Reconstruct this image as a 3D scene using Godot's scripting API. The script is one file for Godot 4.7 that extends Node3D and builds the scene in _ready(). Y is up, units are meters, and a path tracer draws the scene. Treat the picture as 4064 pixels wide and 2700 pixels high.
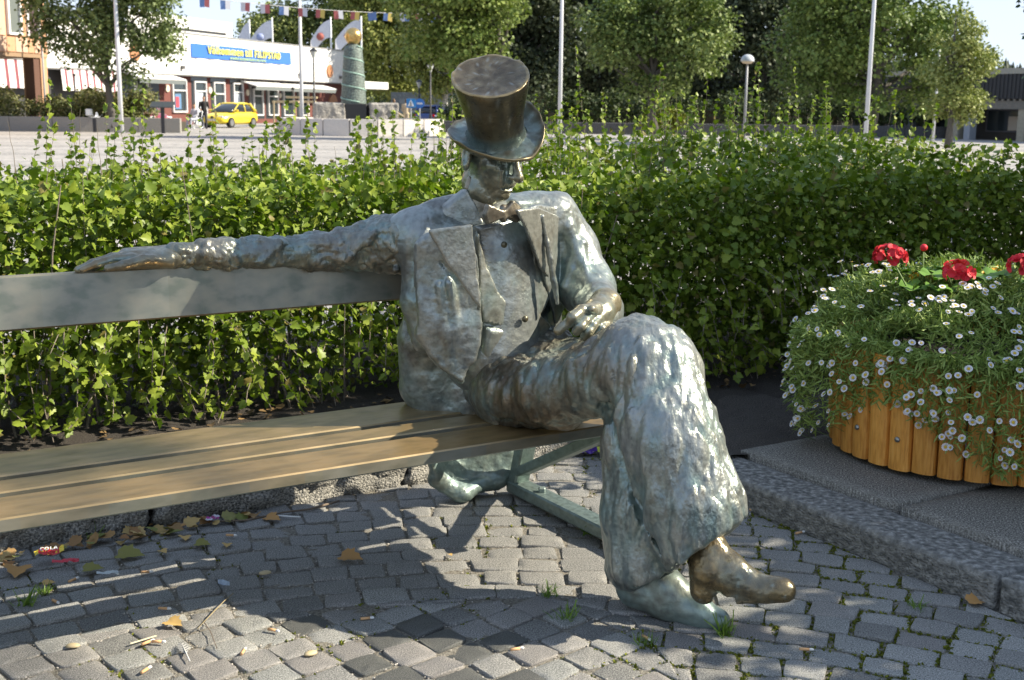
extends Node3D
# A bronze gentleman in a top hat on a bronze bench, in a cobbled nook before a town square.

var rng := RandomNumberGenerator.new()
var used := {}
var M := {}
var tex_cache := {}
var grain := FastNoiseLite.new()

# ---------------------------------------------------------------- naming and tagging
func numbered(parent: Node, called: String) -> String:
	var key := str(parent.get_instance_id()) + called
	var n: int = used.get(key, -1) + 1
	used[key] = n
	return called if n == 0 else "%s_%03d" % [called, n]

func put(parent: Node, o: Node, called: String) -> Node:
	o.name = numbered(parent, called)
	parent.add_child(o, true)
	return o

func tag(o: Node, label: String, category: String, group := "", kind := "") -> Node:
	o.set_meta("label", label)
	o.set_meta("category", category)
	if group: o.set_meta("group", group)
	if kind: o.set_meta("kind", kind)
	return o

func thing(called: String, label: String, category: String, at := Vector3.ZERO, turn := 0.0, group := "") -> Node3D:
	var o := Node3D.new()
	o.position = at
	o.rotation.y = turn
	put(self, o, called)
	tag(o, label, category, group)
	return o

func part(parent: Node, called: String, mesh: Mesh, mat: Material, at := Vector3.ZERO) -> MeshInstance3D:
	var o := MeshInstance3D.new()
	o.mesh = mesh
	o.material_override = mat
	o.position = at
	put(parent, o, called)
	return o

func struct(called: String, mesh: Mesh, mat: Material, at := Vector3.ZERO) -> MeshInstance3D:
	var o := part(self, called, mesh, mat, at)
	o.set_meta("kind", "structure")
	return o

func dup(o: Node3D, called: String, at: Vector3, turn: float, label: String) -> Node3D:
	var c: Node3D = o.duplicate()
	c.position = at
	c.rotation.y = turn
	put(self, c, called)
	c.set_meta("label", label)
	return c

# ---------------------------------------------------------------- materials
func lin(r: float, g: float, b: float) -> Color:
	return Color(r, g, b).linear_to_srgb()

func noise_tex(freq: float, colors: Array, seed_ := 1, octaves := 5, kind := FastNoiseLite.TYPE_SIMPLEX_SMOOTH, size := 512, stops := []) -> NoiseTexture2D:
	var key := str([freq, colors, seed_, octaves, kind, size, stops])
	if tex_cache.has(key): return tex_cache[key]
	var n := FastNoiseLite.new()
	n.noise_type = kind
	n.frequency = freq
	n.seed = seed_
	n.fractal_octaves = octaves
	n.fractal_type = FastNoiseLite.FRACTAL_FBM
	var t := NoiseTexture2D.new()
	t.width = size
	t.height = size
	t.seamless = true
	t.noise = n
	var g := Gradient.new()
	g.offsets = PackedFloat32Array(stops if stops.size() else range(colors.size()).map(func(i): return 0.2 + 0.6 * i / maxf(1.0, colors.size() - 1)))
	g.colors = PackedColorArray(colors)
	t.color_ramp = g
	tex_cache[key] = t
	return t

func bump_tex(freq: float, strength: float, seed_ := 1, octaves := 5, kind := FastNoiseLite.TYPE_SIMPLEX_SMOOTH, size := 512) -> NoiseTexture2D:
	var key := str([freq, strength, seed_, octaves, kind, size])
	if tex_cache.has(key): return tex_cache[key]
	var n := FastNoiseLite.new()
	n.noise_type = kind
	n.frequency = freq
	n.seed = seed_
	n.fractal_octaves = octaves
	var t := NoiseTexture2D.new()
	t.width = size
	t.height = size
	t.seamless = true
	t.as_normal_map = true
	t.bump_strength = strength
	t.noise = n
	tex_cache[key] = t
	return t

# a solid with speckled colour and relief; scale = texture repeats per metre
func surf(colors: Array, scale := 2.0, rough := 0.85, metal := 0.0, freq := 0.02, bump := 6.0, bump_freq := 0.03, seed_ := 1) -> StandardMaterial3D:
	var m := StandardMaterial3D.new()
	m.albedo_texture = noise_tex(freq, colors, seed_)
	m.roughness = rough
	m.metallic = metal
	m.uv1_triplanar = true
	m.uv1_world_triplanar = true
	m.uv1_scale = Vector3.ONE * scale
	if bump > 0.0:
		m.normal_enabled = true
		m.normal_texture = bump_tex(bump_freq, bump, seed_ + 7)
	return m

func flat(c: Color, rough := 0.6, metal := 0.0) -> StandardMaterial3D:
	var m := StandardMaterial3D.new()
	m.albedo_color = c
	m.roughness = rough
	m.metallic = metal
	return m

func leafy(rough := 0.45, through := Color(0.5, 0.6, 0.2)) -> StandardMaterial3D:
	var m := StandardMaterial3D.new()
	m.vertex_color_use_as_albedo = true
	m.roughness = rough
	m.metallic_specular = 0.35
	m.backlight_enabled = true
	m.backlight = through
	m.cull_mode = BaseMaterial3D.CULL_DISABLED
	return m

# ---------------------------------------------------------------- mesh building
class MB:
	var st := SurfaceTool.new()
	var n := 0
	func _init() -> void:
		st.begin(Mesh.PRIMITIVE_TRIANGLES)
		st.set_smooth_group(-1)
	func smooth(on := true) -> void:
		st.set_smooth_group(1 if on else -1)
	func color(c: Color) -> void:
		st.set_color(c)
	func tri(a: Vector3, b: Vector3, c: Vector3) -> void:   # counter-clockwise seen from outside
		st.add_vertex(a)
		st.add_vertex(c)
		st.add_vertex(b)
		n += 1
	func quad(a: Vector3, b: Vector3, c: Vector3, d: Vector3) -> void:
		tri(a, b, c)
		tri(a, c, d)
	func done() -> ArrayMesh:
		st.generate_normals()
		return st.commit()
	# a box with chamfered edges, in its own axes
	func box(size: Vector3, xf := Transform3D(), ch := 0.0) -> void:
		var h := size / 2.0
		if ch <= 0.0:
			var p := []
			for i in 8: p.append(xf * Vector3(h.x if i & 1 else -h.x, h.y if i & 2 else -h.y, h.z if i & 4 else -h.z))
			quad(p[0], p[2], p[3], p[1])
			quad(p[4], p[5], p[7], p[6])
			quad(p[0], p[1], p[5], p[4])
			quad(p[2], p[6], p[7], p[3])
			quad(p[0], p[4], p[6], p[2])
			quad(p[1], p[3], p[7], p[5])
			return
		# three vertices per corner
		var v := func(sx: int, sy: int, sz: int, ax: int) -> Vector3:
			var q := Vector3(sx * (h.x - (0.0 if ax == 0 else ch)), sy * (h.y - (0.0 if ax == 1 else ch)), sz * (h.z - (0.0 if ax == 2 else ch)))
			return xf * q
		for s in [-1, 1]:
			face(v.call(s, -1, -1, 0), v.call(s, 1, -1, 0), v.call(s, 1, 1, 0), v.call(s, -1, 1, 0), s)
			face(v.call(-1, s, -1, 1), v.call(-1, s, 1, 1), v.call(1, s, 1, 1), v.call(1, s, -1, 1), s)
			face(v.call(-1, -1, s, 2), v.call(1, -1, s, 2), v.call(1, 1, s, 2), v.call(-1, 1, s, 2), s)
		for s in [-1, 1]:
			for t in [-1, 1]:
				face(v.call(s, t, -1, 0), v.call(s, t, -1, 1), v.call(s, t, 1, 1), v.call(s, t, 1, 0), s * t)
				face(v.call(-1, s, t, 1), v.call(-1, s, t, 2), v.call(1, s, t, 2), v.call(1, s, t, 1), s * t)
				face(v.call(s, -1, t, 2), v.call(s, -1, t, 0), v.call(s, 1, t, 0), v.call(s, 1, t, 2), s * t)
				for w in [-1, 1]:
					var a: Vector3 = v.call(s, t, w, 0)
					var b: Vector3 = v.call(s, t, w, 1)
					var c: Vector3 = v.call(s, t, w, 2)
					if s * t * w > 0: tri(a, b, c)
					else: tri(a, c, b)
	func face(a: Vector3, b: Vector3, c: Vector3, d: Vector3, s: int) -> void:
		if s > 0: quad(a, b, c, d)
		else: quad(d, c, b, a)
	# a tube along points, with a radius at each
	func tube(pts: Array, radii: Array, sides := 8, caps := true) -> void:
		var rings := []
		var side := Vector3.ZERO
		for i in pts.size():
			var dir: Vector3 = (pts[mini(i + 1, pts.size() - 1)] - pts[maxi(i - 1, 0)]).normalized()
			if i == 0: side = dir.cross(Vector3.UP if absf(dir.y) < 0.9 else Vector3.RIGHT).normalized()
			side = (side - dir * side.dot(dir)).normalized()
			var up := side.cross(dir)
			var ring := []
			for k in sides:
				var a := TAU * k / sides
				ring.append(pts[i] + (side * cos(a) + up * sin(a)) * float(radii[i]))
			rings.append(ring)
		for i in pts.size() - 1:
			for k in sides:
				var k2 := (k + 1) % sides
				quad(rings[i][k], rings[i + 1][k], rings[i + 1][k2], rings[i][k2])
		if caps:
			for k in range(1, sides - 1):
				tri(rings[0][0], rings[0][k], rings[0][k + 1])
				var e: Array = rings[-1]
				tri(e[0], e[k + 1], e[k])
	# a profile of (radius, height) turned round y
	func lathe(prof: Array, sides := 24, xf := Transform3D()) -> void:
		for i in prof.size() - 1:
			var p: Vector2 = prof[i]
			var q: Vector2 = prof[i + 1]
			for k in sides:
				var a := TAU * k / sides
				var b := TAU * (k + 1) / sides
				var p0 := xf * Vector3(p.x * cos(a), p.y, p.x * sin(a))
				var p1 := xf * Vector3(p.x * cos(b), p.y, p.x * sin(b))
				var q0 := xf * Vector3(q.x * cos(a), q.y, q.x * sin(a))
				var q1 := xf * Vector3(q.x * cos(b), q.y, q.x * sin(b))
				if p.x < 1e-6: tri(p0, q0, q1)
				elif q.x < 1e-6: tri(p0, q0, p1)
				else: quad(p0, q0, q1, p1)
	# a flat outline (counter-clockwise in x,y) given a thickness along z
	func prism(poly: PackedVector2Array, z0: float, z1: float, xf := Transform3D()) -> void:
		if Geometry2D.is_polygon_clockwise(poly):
			poly = poly.duplicate()
			poly.reverse()
		var ids := Geometry2D.triangulate_polygon(poly)
		for i in range(0, ids.size(), 3):
			var a := poly[ids[i]]
			var b := poly[ids[i + 1]]
			var c := poly[ids[i + 2]]
			if (b - a).cross(c - a) < 0.0:
				var t := b
				b = c
				c = t
			tri(xf * Vector3(a.x, a.y, z1), xf * Vector3(b.x, b.y, z1), xf * Vector3(c.x, c.y, z1))
			tri(xf * Vector3(a.x, a.y, z0), xf * Vector3(c.x, c.y, z0), xf * Vector3(b.x, b.y, z0))
		for i in poly.size():
			var a := poly[i]
			var b := poly[(i + 1) % poly.size()]
			quad(xf * Vector3(a.x, a.y, z0), xf * Vector3(b.x, b.y, z0), xf * Vector3(b.x, b.y, z1), xf * Vector3(a.x, a.y, z1))

func bx(size: Vector3, ch := 0.0, at := Vector3.ZERO) -> ArrayMesh:
	var m := MB.new()
	m.box(size, Transform3D(Basis(), at), ch)
	return m.done()

func tube(pts: Array, radii: Array, sides := 8) -> ArrayMesh:
	var m := MB.new()
	m.smooth()
	m.tube(pts, radii, sides)
	return m.done()

func beam(a: Vector3, b: Vector3, w: float, h: float, ch := 0.004, up := Vector3.UP) -> ArrayMesh:
	var m := MB.new()
	var z := (b - a).normalized()
	var x := up.cross(z).normalized()
	m.box(Vector3(w, h, (b - a).length()), Transform3D(Basis(x, z.cross(x), z), (a + b) / 2.0), ch)
	return m.done()

func many(parent: Node, called: String, mesh: Mesh, mat: Material, xfs: Array, cols: Array) -> MultiMeshInstance3D:
	var mm := MultiMesh.new()
	mm.transform_format = MultiMesh.TRANSFORM_3D
	mm.use_colors = cols.size() > 0
	mm.mesh = mesh
	mm.instance_count = xfs.size()
	for i in xfs.size():
		mm.set_instance_transform(i, xfs[i])
		if cols.size(): mm.set_instance_color(i, cols[i])
	var o := MultiMeshInstance3D.new()
	o.multimesh = mm
	o.material_override = mat
	put(parent, o, called)
	o.set_meta("kind", "stuff")
	return o

# ---------------------------------------------------------------- sculpting: smooth unions of rounded solids, meshed as surface nets
class Pr:
	var kind := 0          # 0 tapered capsule, 1 ellipsoid, 2 curved panel, 3 rounded box
	var a := Vector3.ZERO
	var ba := Vector3.ZERO
	var bb := 1.0
	var r1 := 0.1
	var r2 := 0.1
	var k := 0.02
	var cut := false
	var inv := Transform3D()
	var e := Vector3.ONE
	var poly := PackedVector2Array()
	var c := PackedFloat32Array()
	func d(p: Vector3) -> float:
		if kind == 0:
			var pa := p - a
			var h := clampf(pa.dot(ba) / bb, 0.0, 1.0)
			return (pa - ba * h).length() - lerpf(r1, r2, h)
		var q := inv * p
		if kind == 1:
			var k0 := (q / e).length()
			var k1 := (q / (e * e)).length()
			return k0 * (k0 - 1.0) / maxf(k1, 1e-6)
		if kind == 3:
			var w := q.abs() - e
			return w.max(Vector3.ZERO).length() + minf(maxf(w.x, maxf(w.y, w.z)), 0.0) - r1
		var v := Vector2(q.x, q.y)
		var best := 1e9
		var s := 1.0
		var n := poly.size()
		var j := n - 1
		for i in n:
			var pj := poly[j]
			var pi := poly[i]
			var ed := pj - pi
			var w2 := v - pi
			var b := w2 - ed * clampf(w2.dot(ed) / ed.length_squared(), 0.0, 1.0)
			best = minf(best, b.length_squared())
			var c1 := v.y >= pi.y
			var c2 := v.y < pj.y
			var c3 := ed.x * w2.y > ed.y * w2.x
			if (c1 and c2 and c3) or (not c1 and not c2 and not c3): s = -s
			j = i
		var d2 := s * sqrt(best) + r1
		var dz := absf(q.z - (c[0] + c[1] * q.x + c[2] * q.y + c[3] * q.x * q.x + c[4] * q.y * q.y + c[5] * sin(c[6] * q.x + c[7] * q.y))) - r2 + r1
		return Vector2(maxf(d2, 0.0), maxf(dz, 0.0)).length() + minf(maxf(d2, dz), 0.0) - r1

class Clay:
	var list: Array[Pr] = []
	var kmax := 0.0
	var lump := FastNoiseLite.new()
	var amp := 0.0
	var squash := Vector3.ONE
	var amp2 := 0.0
	var fine := FastNoiseLite.new()
	func _init(seed_ := 1, amplitude := 0.0, freq := 12.0, amplitude2 := 0.0, freq2 := 45.0) -> void:
		amp = amplitude
		amp2 = amplitude2
		lump.seed = seed_
		lump.frequency = freq
		lump.fractal_octaves = 2
		fine.seed = seed_ + 5
		fine.frequency = freq2
		fine.fractal_type = FastNoiseLite.FRACTAL_RIDGED
		fine.fractal_octaves = 2
	func add(p: Pr, k: float, cut := false) -> Pr:
		p.k = k
		p.cut = cut
		kmax = maxf(kmax, k)
		list.append(p)
		return p
	func cap(a: Vector3, b: Vector3, r1: float, r2: float, k := 0.02, cut := false) -> Pr:
		var p := Pr.new()
		p.a = a
		p.ba = b - a
		p.bb = maxf(p.ba.length_squared(), 1e-9)
		p.r1 = r1
		p.r2 = r2
		return add(p, k, cut)
	func chain(pts: Array, radii: Array, k := 0.02) -> void:
		for i in pts.size() - 1: cap(pts[i], pts[i + 1], radii[i], radii[i + 1], k)
	func ell(at: Vector3, basis: Basis, e: Vector3, k := 0.02, cut := false) -> Pr:
		var p := Pr.new()
		p.kind = 1
		p.inv = Transform3D(basis, at).affine_inverse()
		p.e = e
		return add(p, k, cut)
	func block(at: Vector3, basis: Basis, e: Vector3, r: float, k := 0.01, cut := false) -> Pr:
		var p := Pr.new()
		p.kind = 3
		p.inv = Transform3D(basis, at).affine_inverse()
		p.e = e - Vector3.ONE * r
		p.r1 = r
		return add(p, k, cut)
	func panel(xf: Transform3D, poly: Array, th: float, r: float, curve: Array, k := 0.004, cut := false) -> Pr:
		var p := Pr.new()
		p.kind = 2
		p.inv = xf.affine_inverse()
		p.poly = PackedVector2Array(poly)
		p.r1 = r
		p.r2 = th
		p.c = PackedFloat32Array(curve + [0, 0, 0, 0, 0, 0, 0, 0].slice(curve.size()))
		return add(p, k, cut)
	func at(p: Vector3, which: Array) -> float:
		var res := 1e3
		for pr: Pr in which:
			var d := pr.d(p)
			if pr.cut:
				var h := maxf(pr.k - absf(res + d), 0.0) / pr.k
				res = maxf(res, -d) + h * h * pr.k * 0.25
			else:
				var h := maxf(pr.k - absf(res - d), 0.0) / pr.k
				res = minf(res, d) - h * h * pr.k * 0.25
		if amp > 0.0: res += amp * lump.get_noise_3dv(p * squash)
		if amp2 > 0.0: res += amp2 * fine.get_noise_3dv(p * squash)
		return res
	func mesh_into(st: SurfaceTool, lo: Vector3, hi: Vector3, cell: float, base: Vector3, paint: Callable, first: int) -> int:
		var B := 8
		var nb := Vector3i(((hi - lo) / (cell * B)).ceil())
		var dim := nb * B + Vector3i.ONE * 2
		var field := PackedFloat32Array()
		field.resize(dim.x * dim.y * dim.z)
		field.fill(1.0)
		var half := cell * B * 0.8660254
		var sx := 1
		var sy := dim.x
		var sz := dim.x * dim.y
		var blocks := []
		var lists := []
		for bz in nb.z:
			for by in nb.y:
				for bxx in nb.x:
					var o := lo + Vector3(bxx, by, bz) * (cell * B)
					var mid := o + Vector3.ONE * (cell * (B - 1) * 0.5)
					var near: Array[Pr] = []
					var dmin := 1e3
					var ds := PackedFloat32Array()
					for pr in list:
						var d := pr.d(mid)
						ds.append(d)
						if not pr.cut: dmin = minf(dmin, d)
					if dmin > half * 1.35 + cell * 2.0 + amp + amp2 + kmax * 0.25: continue
					if dmin < -(half * 2.2 + kmax + amp + amp2 + 0.05):
						var hole := false
						for i in list.size():
							if list[i].cut and ds[i] < half * 1.5: hole = true
						if not hole:
							for z in B:
								for y in B:
									var w := (bxx * B) + (by * B + y) * sy + (bz * B + z) * sz
									for x in B: field[w + x] = -1.0
							continue
					for i in list.size():
						if (list[i].cut and ds[i] < half * 1.5 + kmax) or (not list[i].cut and ds[i] < maxf(dmin, -half) + half * 2.7 + kmax): near.append(list[i])
					blocks.append(Vector3i(bxx, by, bz))
					lists.append(near)
					for z in B:
						for y in B:
							var w := (bxx * B) + (by * B + y) * sy + (bz * B + z) * sz
							for x in B:
								field[w + x] = at(o + Vector3(x, y, z) * cell, near)
		var id := {}
		var made := first
		var corner := [0, sx, sy, sx + sy, sz, sz + sx, sz + sy, sz + sx + sy]
		var off := [Vector3(0, 0, 0), Vector3(1, 0, 0), Vector3(0, 1, 0), Vector3(1, 1, 0), Vector3(0, 0, 1), Vector3(1, 0, 1), Vector3(0, 1, 1), Vector3(1, 1, 1)]
		var edges := [[0, 1], [2, 3], [4, 5], [6, 7], [0, 2], [1, 3], [4, 6], [5, 7], [0, 4], [1, 5], [2, 6], [3, 7]]
		var crossing := PackedInt32Array()
		for bi in blocks.size():
			var bl: Vector3i = blocks[bi]
			var which: Array = lists[bi]
			for z in B:
				for y in B:
					for x in B:
						var w := bl.x * B + x + (bl.y * B + y) * sy + (bl.z * B + z) * sz
						var v0 := field[w]
						var v1 := field[w + sx]
						var v2 := field[w + sy]
						var v3 := field[w + sx + sy]
						var v4 := field[w + sz]
						var v5 := field[w + sz + sx]
						var v6 := field[w + sz + sy]
						var v7 := field[w + sz + sx + sy]
						var neg := int(v0 < 0.0) + int(v1 < 0.0) + int(v2 < 0.0) + int(v3 < 0.0) + int(v4 < 0.0) + int(v5 < 0.0) + int(v6 < 0.0) + int(v7 < 0.0)
						if neg == 0 or neg == 8: continue
						var v := [v0, v1, v2, v3, v4, v5, v6, v7]
						var sum := Vector3.ZERO
						var cnt := 0
						for ed in edges:
							var fa: float = v[ed[0]]
							var fb: float = v[ed[1]]
							if (fa < 0.0) != (fb < 0.0):
								sum += (off[ed[0]] as Vector3).lerp(off[ed[1]], fa / (fa - fb))
								cnt += 1
						var g := Vector3(v1 - v0 + v3 - v2 + v5 - v4 + v7 - v6, v2 - v0 + v3 - v1 + v6 - v4 + v7 - v5, v4 - v0 + v5 - v1 + v6 - v2 + v7 - v3).normalized()
						var q := lo + (Vector3(bl.x * B + x, bl.y * B + y, bl.z * B + z) + sum / cnt) * cell
						id[w] = made
						made += 1
						crossing.append(w)
						st.set_normal(g)
						st.set_color(paint.call(q, g, self, which))
						st.add_vertex(q - base)
		for w in crossing:
			var in0 := field[w] < 0.0
			for ax in 3:
				var s: int = [sx, sy, sz][ax]
				if in0 == (field[w + s] < 0.0): continue
				var s1: int = [sy, sz, sx][ax]
				var s2: int = [sz, sx, sy][ax]
				var a: int = id.get(w, -1)
				var b: int = id.get(w - s1, -1)
				var c: int = id.get(w - s1 - s2, -1)
				var d: int = id.get(w - s2, -1)
				if a < 0 or b < 0 or c < 0 or d < 0: continue
				if in0:
					for t in [a, c, b, a, d, c]: st.add_index(t)
				else:
					for t in [a, b, c, a, c, d]: st.add_index(t)
		return made
	func mesh(lo: Vector3, hi: Vector3, cell: float, base: Vector3, paint: Callable) -> ArrayMesh:
		var st := SurfaceTool.new()
		st.begin(Mesh.PRIMITIVE_TRIANGLES)
		mesh_into(st, lo, hi, cell, base, paint, 0)
		return st.commit()


func _ready() -> void:
	var cam := Camera3D.new()
	cam.position = Vector3(0, 1.4, 0)
	cam.basis = Basis(Vector3.RIGHT, deg_to_rad(-10.79)) * Basis(Vector3.BACK, 0.012)
	var lens := CameraAttributesPhysical.new()
	lens.frustum_focal_length = 42.9
	lens.frustum_focus_distance = 3.45
	lens.frustum_near = 0.05
	lens.frustum_far = 2000.0
	lens.exposure_aperture = 9.0
	cam.attributes = lens
	cam.fov = 31.26
	cam.near = 0.05
	cam.far = 2000.0
	put(self, cam, "camera")
	print("fov ", cam.fov, " ", lens.get_fov())
	var env := Environment.new()
	var sky := Sky.new()
	var sm := ProceduralSkyMaterial.new()
	sm.sky_top_color = Color(0.6, 0.68, 0.81)
	sm.sky_horizon_color = Color(0.85, 0.9, 0.95)
	sm.sky_curve = 0.2
	sm.sky_energy_multiplier = 1.0
	sm.ground_bottom_color = Color(0.45, 0.43, 0.4)
	sm.ground_horizon_color = Color(0.7, 0.76, 0.82)
	sky.sky_material = sm
	env.background_mode = Environment.BG_SKY
	env.sky = sky
	env.background_energy_multiplier = 0.72
	env.tonemap_mode = Environment.TONE_MAPPER_LINEAR
	env.tonemap_exposure = 2.05
	env.sdfgi_enabled = true
	env.ssao_enabled = true
	env.ssil_enabled = true
	var we := WorldEnvironment.new()
	we.environment = env
	put(self, we, "surroundings")
	var sun := DirectionalLight3D.new()
	sun.light_color = Color(1.0, 0.96, 0.88)
	sun.light_energy = 1.6
	sun.light_angular_distance = 0.5
	sun.shadow_enabled = true
	var towards := Vector3(-cos(deg_to_rad(36.5)), -sin(deg_to_rad(36.5)), 0.0)
	sun.basis = Basis.looking_at(towards, Vector3.UP)
	put(self, sun, "sun")
	grain.frequency = 1.0
	grain.fractal_octaves = 3
	ground()
	bench()
	statue()
	hedge()
	planter()
	trees()
	background()
	litter()

# ---------------------------------------------------------------- the nook: bench frame. u runs along the bench to its far end, n towards its front
const BU := Vector3(0.848, 0, -0.53)
const BN := Vector3(0.53, 0, 0.848)
const BA := Vector3(-0.647, 0, -3.019)

func bench_at(s: float, t: float, y := 0.0) -> Vector3:
	return BA + BU * s + BN * t + Vector3.UP * y

func flat_poly(mb: MB, pts: Array, y: float) -> void:
	var p2 := PackedVector2Array()
	for p in pts: p2.append(Vector2(p.x, -p.z))
	if Geometry2D.is_polygon_clockwise(p2): p2.reverse()
	var ids := Geometry2D.triangulate_polygon(p2)
	for i in range(0, ids.size(), 3):
		var a := p2[ids[i]]
		var b := p2[ids[i + 1]]
		var c := p2[ids[i + 2]]
		if (b - a).cross(c - a) < 0.0:
			var t := b
			b = c
			c = t
		mb.tri(Vector3(a.x, y, -a.y), Vector3(b.x, y, -b.y), Vector3(c.x, y, -c.y))

func ground() -> void:
	# bed of the joints, reaching under everything
	var mb := MB.new()
	mb.box(Vector3(900, 0.1, 900), Transform3D(Basis(), Vector3(0, -0.0552, -300)))
	struct("ground", mb.done(), surf([lin(0.13, 0.115, 0.09), lin(0.22, 0.2, 0.16), lin(0.3, 0.275, 0.225)], 3.0, 0.95, 0.0, 0.05, 10.0, 0.12))
	# the square beyond the hedge
	mb = MB.new()
	mb.box(Vector3(700, 0.16, 300), Transform3D(Basis(BU, Vector3.UP, BN), bench_at(0, -3.7 - 150.0, 0.02)))
	var pm := surf([lin(0.28, 0.265, 0.245), lin(0.325, 0.305, 0.285), lin(0.37, 0.35, 0.325)], 0.16, 0.9, 0.0, 0.03, 3.0)
	struct("square_paving", mb.done(), pm)
	paving_courses(pm)
	# soil bed under the hedge
	var st := SurfaceTool.new()
	st.begin(Mesh.PRIMITIVE_TRIANGLES)
	var nx := 70
	var nz := 30
	var bump := FastNoiseLite.new()
	bump.frequency = 3.0
	for j in nz + 1:
		for i in nx + 1:
			var p := bench_at(-3.0 + 9.0 * i / nx, -1.1 - 2.62 * j / nz)
			p.y = 0.1 + 0.03 * bump.get_noise_2d(p.x, p.z) + 0.015 * bump.get_noise_2d(p.x * 4.0, p.z * 4.0)
			st.add_vertex(p)
	for j in nz:
		for i in nx:
			var w := j * (nx + 1) + i
			for k in [w, w + 1, w + nx + 2, w, w + nx + 2, w + nx + 1]: st.add_index(k)
	st.generate_normals()
	struct("soil_bed", st.commit(), surf([lin(0.025, 0.02, 0.015), lin(0.055, 0.045, 0.035), lin(0.09, 0.075, 0.06)], 4.0, 0.95, 0.0, 0.06, 14.0, 0.12))
	# the strip of soil between the slabs and the hedge
	var strip := SurfaceTool.new()
	strip.begin(Mesh.PRIMITIVE_TRIANGLES)
	for j in 21:
		for i in 61:
			var p := bench_at(1.86 + 3.2 * i / 60.0, -0.42 - 0.76 * j / 20.0)
			p.y = 0.104 + 0.03 * bump.get_noise_2d(p.x, p.z) + 0.022 * bump.get_noise_2d(p.x * 5.0, p.z * 5.0)
			strip.add_vertex(p)
	for j in 20:
		for i in 60:
			var w := j * 61 + i
			for k in [w, w + 1, w + 62, w, w + 62, w + 61]: strip.add_index(k)
	strip.generate_normals()
	struct("soil_strip", strip.commit(), surf([lin(0.022, 0.018, 0.014), lin(0.06, 0.05, 0.04), lin(0.15, 0.13, 0.105)], 3.0, 0.95, 0.0, 0.08, 14.0, 0.12))
	kerbs()
	cobbles()

# level courses of stone that show on the square as faint bands
func paving_courses(_pm: Material) -> void:
	var band := surf([lin(0.26, 0.247, 0.23), lin(0.31, 0.295, 0.275)], 0.3, 0.9)
	var light := surf([lin(0.34, 0.32, 0.3), lin(0.385, 0.365, 0.34)], 0.3, 0.9)
	for i in 16:
		var z := 9.0 + i * 3.2 + (i % 3) * 0.4
		var mb := MB.new()
		mb.box(Vector3(160, 0.008, 0.45 + 0.02 * z), Transform3D(Basis(), Vector3(0, 0.1, -z)))
		struct("paving_band", mb.done(), band if i % 2 else light)

func rough_block(s0: float, s1: float, t0: float, t1: float, y0: float, y1: float, rough: float, seed_: int, cell := 0.04) -> ArrayMesh:
	# a split stone: subdivided box pushed in and out
	var no := FastNoiseLite.new()
	no.seed = seed_
	no.frequency = 11.0
	no.fractal_octaves = 5
	no.fractal_gain = 0.6
	var size := Vector3(s1 - s0, y1 - y0, t1 - t0)
	var o := Vector3(s0, y0, t0)
	var st := SurfaceTool.new()
	st.begin(Mesh.PRIMITIVE_TRIANGLES)
	st.set_smooth_group(1)
	for f in 6:
		var ax := f / 2
		var sg := f % 2
		var a1 := (ax + 1) % 3
		var a2 := (ax + 2) % 3
		var n1 := maxi(1, int(size[a1] / cell))
		var n2 := maxi(1, int(size[a2] / cell))
		var grid := []
		for j in n2 + 1:
			for i in n1 + 1:
				var q := Vector3.ZERO
				q[ax] = float(sg)
				q[a1] = float(i) / n1
				q[a2] = float(j) / n2
				var p := o + q * size
				var c := o + size / 2.0
				# round the arrises
				var w := (p - c) / (size / 2.0)
				var edge := Vector3(absf(w.x), absf(w.y), absf(w.z))
				var cnt := int(edge.x > 0.999) + int(edge.y > 0.999) + int(edge.z > 0.999)
				if cnt >= 2:
					for k in 3:
						if edge[k] > 0.999: p[k] -= signf(w[k]) * 0.0035
				var dv := Vector3(no.get_noise_3d(p.x, p.y, p.z), 0.35 * no.get_noise_3d(p.x + 40.0, p.y, p.z), no.get_noise_3d(p.x, p.y + 40.0, p.z))
				p += dv * rough
				grid.append(BA + BU * p.x + BN * p.z + Vector3.UP * p.y)
		for j in n2:
			for i in n1:
				var w := j * (n1 + 1) + i
				var q := [grid[w], grid[w + 1], grid[w + n1 + 2], grid[w + n1 + 1]]
				# local axes (u, up, n) are right-handed
				var idx := [0, 2, 1, 0, 3, 2] if sg == 1 else [0, 1, 2, 0, 2, 3]
				for k in idx: st.add_vertex(q[k])
	st.generate_normals()
	return st.commit()

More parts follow.
